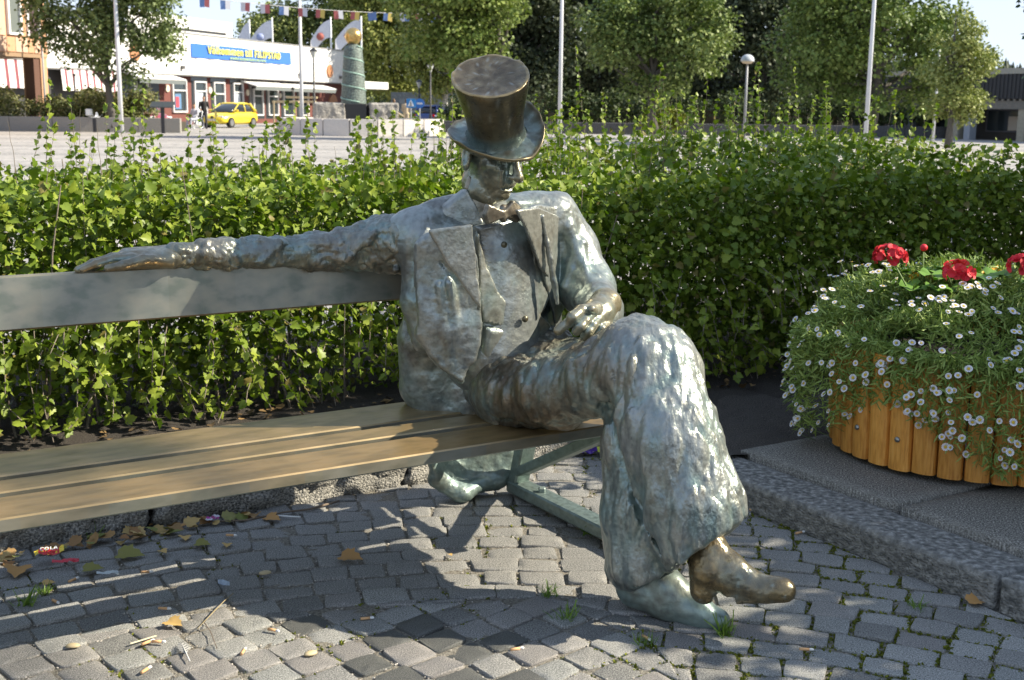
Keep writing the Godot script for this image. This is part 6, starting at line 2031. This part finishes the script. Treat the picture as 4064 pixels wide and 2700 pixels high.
	part(rd, "symbol", bx(Vector3(0.3, 0.1, 0.01), 0.003), flat(lin(0.6, 0.62, 0.66), 0.4), Vector3(0, 1.5, 0.07))
	# timber stall frame on the square
	var wood := flat(lin(0.5, 0.4, 0.24), 0.7)
	var tf := thing("timber_frame", "open frame of pale timber posts and beams before the brick shop", "frame", Vector3(-12.0, 0.1, -67))
	for q in [[-0.9, 1.5, 1.1, 0.0], [-0.2, 1.75, 1.3, -1.0], [0.0, 1.52, 1.0, -0.5]]:
		part(tf, "beam", bx(Vector3(q[2] * 1.3, 0.11, 0.3), 0.01), wood, Vector3(q[0] + 0.5, q[1], q[3]))
	for x in [-1.0, 0.1, 0.75, 1.05]: part(tf, "post", bx(Vector3(0.08, 1.5, 0.08), 0.005), wood, Vector3(x, 0.75, -0.3 * x))
	# railing by the steps
	var rl := thing("handrail", "pale handrail sloping down beside the crossing sign", "railing", Vector3(-6.4, 0.1, -68))
	part(rl, "rail", beam(Vector3(-0.4, 1.15, -1), Vector3(0.45, 0.75, 1), 0.07, 0.07), wood)
	for x in [-0.35, 0.0, 0.4]: part(rl, "post", bx(Vector3(0.06, 0.9, 0.06)), wood, Vector3(x, 0.5, x * 2.3))
	car("yellow_car", "yellow hatchback parked in front of the brick shop", Vector3(-16.7, 0.1, -72.5), -0.32, lin(0.78, 0.6, 0.02))
	car("blue_car", "dark blue car standing behind the ring wall, tail lamp showing", Vector3(-5.1, 0.1, -79), PI - 0.3, lin(0.02, 0.05, 0.2))
	car("red_car", "dark red car half hidden behind the low concrete wall", Vector3(-19.6, 0.1, -64.5), 0.9, lin(0.25, 0.015, 0.03))
	car("white_car", "white car behind the shrubs near the striped awning", Vector3(-21.6, 0.1, -63.5), 0.5, lin(0.6, 0.62, 0.64))
	person("standing person in a black shirt and dark trousers pushing a wheelchair", Vector3(-17.0, 0.1, -67.6), 0.4, lin(0.012, 0.012, 0.014), lin(0.05, 0.05, 0.06), 0)
	person("seated person in a pale jacket being pushed in a wheelchair", Vector3(-17.35, 0.1, -67.0), -0.5, lin(0.45, 0.46, 0.5), lin(0.35, 0.38, 0.45), 1)
	wheelchair(Vector3(-17.35, 0.1, -67.0), -0.5)
	person("person in dark clothes with a backpack walking behind the ring wall", Vector3(-6.85, 0.1, -70), 2.8, lin(0.03, 0.03, 0.07), lin(0.02, 0.02, 0.035), 0)
	person("person in beige clothes walking beside the crossing sign", Vector3(-6.15, 0.1, -70), 2.9, lin(0.5, 0.4, 0.27), lin(0.4, 0.33, 0.24), 0)
	person("person in an ochre jacket near the shop door under the striped awning", Vector3(-23.2, 0.1, -66.0), 0.5, lin(0.3, 0.15, 0.05), lin(0.05, 0.05, 0.06), 0)

func car(called: String, label: String, at: Vector3, turn: float, c: Color) -> void:
	var o := thing(called, label, "car", at, turn)
	var body := flat(c, 0.3)
	body.clearcoat_enabled = true
	body.clearcoat = 0.8
	var glass := flat(lin(0.03, 0.035, 0.04), 0.1)
	var loft := func(sec: Array) -> ArrayMesh:
		var mb := MB.new()
		mb.smooth()
		for i in sec.size() - 1:
			for k in 12:
				var q := []
				for e in [[i, k], [i + 1, k], [i + 1, k + 1], [i, k + 1]]:
					var s: Array = sec[e[0]]
					var a: float = TAU * e[1] / 12.0 + PI / 12.0
					var cx := signf(cos(a)) * pow(absf(cos(a)), 0.45)
					var sy := signf(sin(a)) * pow(absf(sin(a)), 0.45)
					q.append(Vector3(cx * s[1] * (1.0 - s[4] * maxf(sy, 0.0)), s[2] + sy * s[3], s[0]))
				mb.quad(q[0], q[3], q[2], q[1])
		return mb.done()
	part(o, "body", loft.call([[-1.98, 0.0, 0.6, 0.0, 0.0], [-1.96, 0.6, 0.6, 0.24, 0.05], [-1.85, 0.76, 0.6, 0.32, 0.05], [-1.2, 0.83, 0.58, 0.4, 0.06], [0.5, 0.84, 0.56, 0.38, 0.06], [1.3, 0.82, 0.53, 0.31, 0.08], [1.8, 0.74, 0.48, 0.23, 0.08], [1.95, 0.6, 0.45, 0.16, 0.05], [1.97, 0.0, 0.45, 0.0, 0.0]]), body)
	part(o, "windows", loft.call([[-1.7, 0.0, 1.0, 0.0, 0.2], [-1.68, 0.66, 1.0, 0.2, 0.2], [-1.1, 0.74, 1.1, 0.3, 0.22], [0.1, 0.74, 1.12, 0.29, 0.22], [0.75, 0.72, 0.98, 0.14, 0.2], [1.0, 0.66, 0.9, 0.04, 0.1], [1.02, 0.0, 0.9, 0.0, 0.0]]), glass)
	part(o, "roof", loft.call([[-1.5, 0.0, 1.36, 0.0, 0.0], [-1.48, 0.5, 1.36, 0.05, 0.1], [-0.9, 0.6, 1.4, 0.06, 0.1], [0.0, 0.58, 1.4, 0.05, 0.1], [0.14, 0.54, 1.36, 0.04, 0.1], [0.15, 0.0, 1.36, 0.0, 0.0]]), body)
	for s in [-1, 1]:
		part(o, "pillar", tube([Vector3(s * 0.62, 1.38, 0.05), Vector3(s * 0.74, 0.92, 0.85)], [0.035, 0.035], 6), body)
		part(o, "pillar", tube([Vector3(s * 0.6, 1.38, -1.2), Vector3(s * 0.74, 0.92, -1.65)], [0.07, 0.08], 6), body)
		part(o, "pillar", tube([Vector3(s * 0.61, 1.4, -0.5), Vector3(s * 0.77, 0.92, -0.45)], [0.03, 0.03], 6), body)
		part(o, "mirror", bx(Vector3(0.18, 0.13, 0.1), 0.03), body, Vector3(s * 0.88, 0.98, 0.68))
		part(o, "headlight", bx(Vector3(0.34, 0.14, 0.1), 0.03), flat(lin(0.7, 0.7, 0.7), 0.1), Vector3(s * 0.5, 0.62, 1.84))
		part(o, "tail_light", bx(Vector3(0.16, 0.22, 0.08), 0.03), flat(lin(0.5, 0.01, 0.01), 0.2), Vector3(s * 0.62, 0.78, -1.9))
		for z in [-1.2, 1.22]:
			var w := CylinderMesh.new()
			w.top_radius = 0.3
			w.bottom_radius = 0.3
			w.height = 0.2
			w.radial_segments = 20
			var t := part(o, "wheel", w, flat(lin(0.015, 0.015, 0.015), 0.8), Vector3(s * 0.76, 0.3, z))
			t.rotation.z = PI / 2
			var h := CylinderMesh.new()
			h.top_radius = 0.19
			h.bottom_radius = 0.19
			h.height = 0.21
			part(t, "hub_cap", h, flat(lin(0.4, 0.4, 0.4), 0.3, 0.7))
	part(o, "grille", bx(Vector3(1.1, 0.1, 0.06), 0.02), flat(lin(0.02, 0.02, 0.02), 0.6), Vector3(0, 0.36, 1.9))
	part(o, "badge", bx(Vector3(0.18, 0.15, 0.05), 0.04), flat(lin(0.1, 0.1, 0.1), 0.3, 0.5), Vector3(0, 0.6, 1.96))
	part(o, "number_plate", bx(Vector3(0.5, 0.11, 0.03), 0.005), flat(lin(0.6, 0.6, 0.6), 0.4), Vector3(0, 0.45, 1.98))

func person(label: String, at: Vector3, turn: float, shirt: Color, trousers: Color, pose: int) -> void:
	var o := thing("person", label, "person", at, turn)
	var c := Clay.new(700)
	var y := 0.0 if pose == 0 else -0.42
	for s in [-1, 1]:
		if pose == 0:
			c.chain([Vector3(s * 0.09, 0.92, 0), Vector3(s * 0.1, 0.5, 0.06 * s), Vector3(s * 0.1, 0.09, -0.02 * s)], [0.095, 0.07, 0.05], 0.03)
			c.cap(Vector3(s * 0.1, 0.05, -0.03 * s), Vector3(s * 0.12, 0.04, 0.15 - 0.03 * s), 0.05, 0.04, 0.03)
			c.chain([Vector3(s * 0.2, 1.42, 0), Vector3(s * 0.25, 1.15, 0.03), Vector3(s * 0.2, 1.0, 0.25)], [0.065, 0.05, 0.04], 0.03)
		else:
			c.chain([Vector3(s * 0.1, 0.5, 0), Vector3(s * 0.12, 0.52, 0.42), Vector3(s * 0.12, 0.14, 0.5)], [0.095, 0.075, 0.05], 0.03)
			c.cap(Vector3(s * 0.12, 0.1, 0.5), Vector3(s * 0.13, 0.1, 0.66), 0.05, 0.04, 0.03)
			c.chain([Vector3(s * 0.2, 1.0, 0), Vector3(s * 0.26, 0.75, 0.05), Vector3(s * 0.15, 0.66, 0.28)], [0.065, 0.05, 0.04], 0.03)
	c.cap(Vector3(0, 0.95 + y, 0), Vector3(0, 1.36 + y, -0.02), 0.14, 0.16, 0.06)
	c.cap(Vector3(0, 1.42 + y, 0), Vector3(0, 1.56 + y, 0.02), 0.06, 0.055, 0.03)
	c.ell(Vector3(0, 1.66 + y, 0.03), Basis(), Vector3(0.075, 0.115, 0.095), 0.02)
	c.cap(Vector3(0, 1.64 + y, 0.12), Vector3(0, 1.62 + y, 0.13), 0.012, 0.015, 0.02)
	var paint := func(q: Vector3, _g, _c, _w) -> Color:
		if q.y > 1.5 + y: return Color(0.1, 0.06, 0.03) if q.y > 1.7 + y or q.z < 0.0 else Color(0.42, 0.25, 0.17)
		if q.y > 0.92 + y and not (pose == 1 and q.z > 0.2): return shirt.srgb_to_linear() if not (q.z > 0.2) else Color(0.42, 0.25, 0.17)
		if q.y < 0.1: return Color(0.03, 0.03, 0.03)
		return trousers.srgb_to_linear()
	var m := flat(Color.WHITE, 0.8)
	m.vertex_color_use_as_albedo = true
	part(o, "body", c.mesh(Vector3(-0.45, -0.02, -0.3), Vector3(0.45, 1.85, 0.75), 0.026, Vector3.ZERO, paint), m)

func wheelchair(at: Vector3, turn: float) -> void:
	var o := thing("wheelchair", "silver wheelchair carrying the seated person beside the yellow car", "wheelchair", at, turn)
	var grey := flat(lin(0.4, 0.42, 0.45), 0.3, 0.6)
	for s in [-1, 1]:
		var w := TorusMesh.new()
		w.inner_radius = 0.27
		w.outer_radius = 0.31
		part(o, "wheel", w, grey, Vector3(s * 0.3, 0.31, -0.05)).rotation.z = PI / 2
		part(o, "frame_tube", tube([Vector3(s * 0.26, 0.95, -0.3), Vector3(s * 0.26, 0.42, -0.2), Vector3(s * 0.26, 0.42, 0.35), Vector3(s * 0.24, 0.08, 0.5)], [0.015, 0.015, 0.015, 0.015], 6), grey)
		var f := TorusMesh.new()
		f.inner_radius = 0.06
		f.outer_radius = 0.09
		part(o, "castor", f, grey, Vector3(s * 0.26, 0.09, 0.38)).rotation.z = PI / 2
	part(o, "seat", bx(Vector3(0.48, 0.05, 0.45), 0.01), flat(lin(0.03, 0.03, 0.03), 0.8), Vector3(0, 0.42, 0.05))
	part(o, "backrest", bx(Vector3(0.48, 0.45, 0.04), 0.01), flat(lin(0.03, 0.03, 0.03), 0.8), Vector3(0, 0.68, -0.24))

# ---------------------------------------------------------------- things lying on the ground
func litter() -> void:
	rng.seed = 900
	var paper := flat(lin(0.62, 0.36, 0.17), 0.9)
	var white := flat(lin(0.75, 0.74, 0.7), 0.8)
	var butt := MB.new()
	butt.smooth()
	butt.tube([Vector3(-0.013, 0, 0), Vector3(-0.0128, 0, 0), Vector3(0.013, 0, 0), Vector3(0.0131, 0, 0)], [0.0036, 0.0041, 0.0041, 0.0034], 8)
	var bm := butt.done()
	var ash := MB.new()
	ash.smooth()
	ash.tube([Vector3(0.013, 0, 0), Vector3(0.02, 0.001, 0.001), Vector3(0.024, 0, 0.002)], [0.0039, 0.0038, 0.0028], 8)
	var am := ash.done()
	# where each stub lies, its turn, and what tells it apart
	var stubs := [[Vector3(-1.102, 0.008, -3.481), 0.10, "cigarette butt in the shade of the seat, above the mossy joint"], [Vector3(-1.298, 0.008, -3.410), 1.10, "cigarette butt lying steeply, below the drift of leaves"], [Vector3(-1.291, 0.008, -3.254), -0.70, "cigarette butt at the left, in the dark beside the sun stripe"], [Vector3(-0.972, 0.008, -3.213), -0.10, "cigarette butt on the edge of the sunlight, below the stripe"], [Vector3(-0.639, 0.008, -3.079), -0.40, "cigarette butt at the curved shadow edge, beside a dark fork"], [Vector3(-0.927, 0.008, -2.998), -0.05, "cigarette butt beside the pale wooden stick in the sun"], [Vector3(-0.688, 0.008, -2.941), 1.50, "upright looking cigarette butt on sunlit setts, with grit above it"], [Vector3(-0.909, 0.008, -2.829), 1.20, "cigarette butt at the bottom edge, below the feather"], [Vector3(-0.953, 0.008, -2.989), 0.90, "short torn cigarette butt beside the wooden stick"], [Vector3(-0.921, 0.008, -3.811), -0.10, "cigarette butt among the leaves below the pink wrapper"], [Vector3(-0.397, 0.008, -3.161), 0.25, "cigarette butt in the middle of the leg shadow"], [Vector3(0.018, 0.008, -2.978), 0.35, "cigarette butt on the dark setts at the bottom centre"], [Vector3(0.369, 0.008, -3.060), -1.00, "cigarette butt beside a mossy joint left of the green shoe"], [Vector3(0.865, 0.008, -4.134), -0.30, "cigarette butt by the kerb, right of the trouser hem"], [Vector3(0.974, 0.008, -3.901), 0.50, "whitish cigarette butt near the kerb, right of the hanging boot"], [Vector3(0.781, 0.008, -2.998), -0.10, "cigarette butt in a mossy joint at the lower right"]]
	var proto: Node3D = null
	for q in stubs:
		if proto == null:
			proto = thing("cigarette_butt", q[2], "cigarette butt", q[0], q[1], "cigarette butts on the cobbles")
			part(proto, "filter", bm, paper)
			part(proto, "burnt_end", am, white)
		else:
			dup(proto, "cigarette_butt", q[0], q[1], q[2])
	# fallen leaves
	var leaf := leaf_currant()
	var tones := [lin(0.42, 0.23, 0.08), lin(0.5, 0.33, 0.12), lin(0.3, 0.14, 0.05), lin(0.2, 0.19, 0.05)]
	var fallen := [[Vector3(-0.528, 0.012, -3.621), 1.20, 0.075, 0, "long curled brown leaf on the shaded setts left of the light patch"], [Vector3(-0.932, 0.012, -3.117), 1.00, 0.055, 1, "small tan leaf on the sunlit setts, left of the dry stalk"], [Vector3(0.197, 0.012, -4.016), 0.50, 0.045, 1, "yellow leaf beside the foot bar of the bench"], [Vector3(1.331, 0.012, -3.319), 1.70, 0.060, 0, "pointed orange brown leaf at the kerb on the right"], [Vector3(0.895, 0.012, -5.043), 1.30, 0.050, 1, "tan leaf on the dark soil right of the trouser"], [Vector3(-1.495, 0.012, -3.501), 0.30, 0.090, 0, "large red brown leaf at the left edge of the drift"], [Vector3(-1.289, 0.012, -3.483), 1.80, 0.060, 3, "dark green leaf in front of the drift"], [Vector3(-1.226, 0.012, -3.611), 1.50, 0.085, 3, "large yellow green leaf lying in front of the drift"], [Vector3(-1.010, 0.012, -3.718), 1.40, 0.050, 3, "small green leaf on the shaded setts right of the drift"], [Vector3(-0.910, 0.012, -3.721), 0.20, 0.035, 1, "little tan leaf below the butts by the kerb"], [Vector3(-1.368, 0.012, -3.369), 2.00, 0.035, 1, "small tan leaf at the left, below the red strip"], [Vector3(-1.105, 0.012, -3.654), 0.80, 0.035, 1, "curled tan leaf standing in a joint right of the drift"], [Vector3(-1.066, 0.012, -3.785), 0.40, 0.045, 1, "upright tan leaf by the kerb, left of the pink wrapper"], [Vector3(-0.836, 0.012, -3.979), 1.10, 0.060, 0, "ragged orange leaf by the kerb, left of the white straw"], [Vector3(-0.192, 0.012, -3.652), 0.60, 0.020, 1, "tiny tan leaf in the joint at the top of the light patch"]]
	for q in fallen:
		var m := leafy(0.7, Color(0.3, 0.25, 0.1))
		m.vertex_color_use_as_albedo = false
		m.albedo_color = tones[q[3]]
		var o := part(self, "fallen_leaf", leaf, m)
		tag(o, q[4], "leaf", "fallen leaves on the cobbles")
		o.transform = Transform3D(leaf_basis(Vector3(sin(q[1]), 0.12, cos(q[1])), Vector3(0.25 * sin(q[1] * 3.0), 1, 0.2), q[2]), q[0])
	# the drift of leaves by the kerb
	var xfs := []
	var cols := []
	for i in 260:
		var k := rng.randf()
		var p := bench_at(lerpf(-1.35, 0.35, k), -1.0 + 0.14 * rng.randf() * (1.0 if k < 0.55 else 0.6), 0.006 + 0.02 * rng.randf())
		if k > 0.5 and rng.randf() < 0.5: continue
		xfs.append(Transform3D(leaf_basis(Vector3(rng.randfn(), 0.25 * rng.randfn(), rng.randfn()), Vector3.UP + rand_dir() * 0.5, rng.randf_range(0.015, 0.06)), p))
		cols.append([Color(0.34, 0.19, 0.07), Color(0.42, 0.29, 0.11), Color(0.24, 0.12, 0.045), Color(0.17, 0.19, 0.05)][rng.randi() % 4].lerp(Color(0.5, 0.4, 0.2), 0.3 * rng.randf()))
	var drift := many(self, "leaf_drift", leaf, leafy(0.7, Color(0.4, 0.35, 0.1)), xfs, cols)
	tag(drift, "drift of dry yellow and brown leaves along the foot of the kerb", "leaf drift", "", "stuff")
	# sweet wrappers
	wrapper("sweet_wrapper", "crumpled red sweet wrapper with yellow dots and white lettering, among the leaves", Vector3(-1.421, 0.020, -3.558), 0.35, Vector2(0.085, 0.045), [lin(0.5, 0.02, 0.03), lin(0.75, 0.55, 0.03)], "COLA")
	wrapper("foil_wrapper", "small magenta and silver wrapper standing on edge by the kerb", Vector3(-1.009, 0.000, -3.938), 1.2, Vector2(0.05, 0.03), [lin(0.4, 0.03, 0.25), lin(0.55, 0.55, 0.6)], "")
	wrapper("crisp_wrapper", "purple wrapper with a yellow and green leaf pattern, under the seat end", Vector3(0.309, 0.000, -4.827), 0.1, Vector2(0.13, 0.05), [lin(0.08, 0.03, 0.25), lin(0.55, 0.6, 0.05)], "")
	wrapper("red_wrapper", "torn strip of red plastic in front of the leaf drift", Vector3(-1.359, 0.000, -3.524), 0.3, Vector2(0.075, 0.014), [lin(0.5, 0.02, 0.04), lin(0.5, 0.02, 0.04)], "")
	wrapper("plastic_scrap", "scrap of clear bluish plastic on the shaded cobbles", Vector3(-0.841, -0.005, -3.378), 0.2, Vector2(0.035, 0.018), [lin(0.35, 0.42, 0.5), lin(0.4, 0.47, 0.55)], "")
	wrapper("paper_scrap", "curled scrap of pale paper in the shade of the seat", Vector3(-1.207, -0.010, -3.457), 0.2, Vector2(0.06, 0.012), [lin(0.45, 0.5, 0.5), lin(0.5, 0.55, 0.55)], "")
	# twigs
	var bark := flat(lin(0.16, 0.12, 0.085), 0.9)
	var t := thing("twig", "long crooked twig lying along the kerb in the shade", "twig", Vector3(-0.990, 0.012, -3.935))
	part(t, "stick", tube([Vector3(0.000, 0.000, 0.000), Vector3(0.089, 0.000, -0.011), Vector3(0.204, 0.000, -0.101), Vector3(0.287, 0.000, -0.136), Vector3(0.378, 0.000, -0.230)], [0.0022, 0.003, 0.0032, 0.004, 0.0045], 6), bark)
	t = thing("seed_stalk", "thin dry forked stalk with a seed head on the sunlit setts", "twig", Vector3(-0.839, 0.012, -3.071))
	part(t, "stick", tube([Vector3(0.000, 0.000, 0.000), Vector3(0.015, 0.000, -0.104), Vector3(0.028, 0.000, -0.188), Vector3(0.041, 0.000, -0.245)], [0.0012, 0.0016, 0.0016, 0.0014], 5), flat(lin(0.3, 0.24, 0.13), 0.9))
	part(t, "side_twig", tube([Vector3(0.001, -0.002, -0.058), Vector3(0.041, -0.002, 0.018), Vector3(0.080, -0.002, 0.114)], [0.0014, 0.0013, 0.001], 5), bark)
	t = thing("wooden_match", "pale flat wooden stick on the sunlit setts", "stick", Vector3(-0.965, 0.009, -3.005), 0.75)
	part(t, "stick", bx(Vector3(0.075, 0.003, 0.006), 0.001), flat(lin(0.6, 0.55, 0.38), 0.8))
	t = thing("white_straw", "white paper straw lying by the kerb", "straw", Vector3(-0.770, 0.010, -3.999), -0.12)
	part(t, "tube", tube([Vector3(-0.05, 0, 0), Vector3(0.05, 0, 0)], [0.003, 0.003], 8), white)
	# seeds like small shells
	for q in [[Vector3(-1.136, 0.008, -2.963), 0.1, "pale seed husk on a smooth sett at the lower left"], [Vector3(-0.740, 0.008, -3.483), 0.4, "pale seed husk in the shade, centre left"], [Vector3(-0.511, 0.008, -2.935), 0.6, "pale winged seed husk at the bright shadow edge"]]:
		var s := MB.new()
		s.smooth()
		s.lathe([Vector2(0.0, 0.008), Vector2(0.006, 0.0072), Vector2(0.011, 0.004), Vector2(0.012, 0.0), Vector2(0.0, -0.002)], 12)
		var o := part(self, "seed_husk", s.done(), flat(lin(0.5, 0.4, 0.23), 0.6))
		o.transform = Transform3D(Basis(Vector3.UP, q[1]) * Basis.from_scale(Vector3(1.6, 1.0, 1.0)), q[0])
		tag(o, q[2], "seed", "pale seed husks on the cobbles")
	# feather
	var f := thing("feather", "grey barred feather lying on the sunlit setts", "feather", Vector3(-0.835, 0.008, -2.933), 0.45)
	var fm := MB.new()
	for i in 26:
		var z := -0.055 + 0.085 * i / 26.0
		var w := 0.013 * sin(PI * clampf((i + 3) / 28.0, 0.0, 1.0))
		var c := Color(0.12, 0.12, 0.12) if i % 4 < 2 else Color(0.45, 0.44, 0.42)
		fm.color(c)
		for s in [-1.0, 1.0]:
			var a := Vector3(0, 0.004, z)
			var b := Vector3(s * w, 0.002, z - 0.012)
			var c2 := Vector3(s * w, 0.002, z - 0.0092)
			var d := Vector3(0, 0.004, z + 0.0028)
			if s > 0: fm.quad(a, d, c2, b)
			else: fm.quad(a, b, c2, d)
	var vm := flat(Color.WHITE, 0.8)
	vm.vertex_color_use_as_albedo = true
	part(f, "vane", fm.done(), vm).set_meta("kind", "stuff")
	part(f, "quill", tube([Vector3(0, 0.003, 0.06), Vector3(0, 0.005, 0.0), Vector3(0, 0.003, -0.058)], [0.0016, 0.0013, 0.0005], 5), white)
	moss()

func wrapper(called: String, label: String, at: Vector3, turn: float, size: Vector2, c: Array, text: String) -> void:
	var o := thing(called, label, "wrapper", at, turn)
	var mb := MB.new()
	var nx := 14
	var ny := 7
	var no := FastNoiseLite.new()
	no.seed = called.length()
	no.frequency = 22.0
	for i in nx:
		for j in ny:
			var v := []
			for k in [[i, j], [i + 1, j], [i + 1, j + 1], [i, j + 1]]:
				var x: float = (k[0] / float(nx) - 0.5) * size.x
				var z: float = (k[1] / float(ny) - 0.5) * size.y
				v.append(Vector3(x + 0.006 * no.get_noise_2d(z, x + 5.0), 0.014 + 0.014 * no.get_noise_2d(x, z) + 0.2 * (z + size.y / 2.0) * -0.8 + 0.012, z))
			var edge := i < 2 or i >= nx - 2 or (i * 7 + j * 5) % 9 == 0
			mb.color(c[1 if edge else 0].srgb_to_linear())
			mb.quad(v[0], v[3], v[2], v[1])
	var m := flat(Color.WHITE, 0.3)
	m.vertex_color_use_as_albedo = true
	part(o, "foil", mb.done(), m)
	if text:
		var tm := TextMesh.new()
		var f := SystemFont.new()
		f.font_names = PackedStringArray(["Droid Sans"])
		f.font_weight = 800
		tm.font = f
		tm.text = text
		tm.font_size = 32
		tm.depth = 0.002
		tm.pixel_size = 0.00065
		var l := part(o, "lettering", tm, flat(lin(0.8, 0.78, 0.7), 0.5), Vector3(0.0, 0.031, 0.002))
		l.rotation.x = -PI / 2 + 0.3

func moss() -> void:
	# moss and grit in the joints; greener towards the right, where it is damp
	rng.seed = 950
	var tuft := leaf_card(0.2, 0.4)
	var xfs := []
	var cols := []
	var grit := []
	var gcols := []
	for e in joints:
		var a: Vector3 = e[0]
		var b: Vector3 = e[1]
		for k in 11:
			var p := a.lerp(b, rng.randf()) + Vector3(rng.randfn() * 0.004, -0.006, rng.randfn() * 0.004)
			var damp := 0.55 * grain.get_noise_3d(p.x * 1.6 + 3.0, 0.0, p.z * 1.6) + smoothstep(0.1, 0.8, p.x + 0.3 * (p.z + 3.2)) * 0.75
			if rng.randf() < damp:
				for t in 8:
					var d := (Vector3.UP * 0.8 + rand_dir()).normalized()
					xfs.append(Transform3D(leaf_basis(d, rand_dir(), rng.randf_range(0.004, 0.0085)), p + rand_dir() * 0.004))
					cols.append(Color(0.085, 0.105, 0.01).lerp(Color(0.19, 0.2, 0.02), rng.randf()))
			elif rng.randf() < 0.35:
				var s := rng.randf_range(0.0012, 0.004)
				grit.append(Transform3D(Basis(rand_dir().cross(Vector3.UP).normalized(), rng.randf() * 3.0) * Basis.from_scale(Vector3(s, s * 0.7, s)), p + Vector3(0, 0.004, 0)))
				gcols.append(Color(0.2, 0.18, 0.15).lerp(Color(0.5, 0.46, 0.4), rng.randf()))
	tag(many(self, "joint_moss", tuft, leafy(0.8, Color(0.4, 0.5, 0.1)), xfs, cols), "green moss growing in the joints between the setts", "moss", "", "stuff")
	var pebble := MB.new()
	pebble.lathe([Vector2(0.0, -0.8), Vector2(0.9, -0.2), Vector2(0.7, 0.5), Vector2(0.0, 0.8)], 6)
	var gm := flat(Color.WHITE, 0.9)
	gm.vertex_color_use_as_albedo = true
	tag(many(self, "joint_grit", pebble.done(), gm, grit, gcols), "fine grit and sand between the setts", "grit", "", "stuff")
	# grass tufts
	var blade := leaf_card(0.5, 0.035)
	var green := leafy(0.5, Color(0.5, 0.6, 0.15))
	for q in [[Vector3(0.115, 0.000, -3.370), "grass tuft at the shadow edge left of the green shoe", 0.8], [Vector3(0.163, 0.000, -3.186), "bright grass tuft in the sun at the lower middle", 1.0], [Vector3(-1.366, 0.000, -3.239), "grass tuft in the dark setts at the left edge", 1.1], [Vector3(-1.360, 0.000, -3.331), "low grass tuft between shaded setts at the left", 0.7], [Vector3(0.586, 0.000, -3.095), "grass tuft growing at the toe of the green shoe", 1.2], [Vector3(1.178, 0.000, -3.290), "grass tuft near the kerb at the right", 0.8], [Vector3(0.271, 0.000, -3.901), "grass tuft beside the foot bar of the bench", 1.2], [Vector3(-1.376, 0.000, -3.786), "grass blades at the foot of the sunlit kerb", 1.1], [Vector3(1.594, 0.000, -3.621), "grass tuft in the kerb joint at the right edge", 0.9], [Vector3(0.365, 0.000, -3.046), "low grass tuft by a butt at the bottom", 0.7]]:
		var g := thing("grass_tuft", q[1], "grass", q[0], 0.0, "grass tufts between the setts")
		var x2 := []
		var c2 := []
		for i in 46:
			var d := (Vector3.UP * 1.2 + rand_dir() * 0.8).normalized()
			x2.append(Transform3D(leaf_basis(d, rand_dir(), rng.randf_range(0.02, 0.055) * q[2]), Vector3(rng.randfn() * 0.012, -0.006, rng.randfn() * 0.012)))
			c2.append(Color(0.09, 0.17, 0.02).lerp(Color(0.2, 0.3, 0.05), rng.randf()))
		many(g, "blades", blade, green, x2, c2)
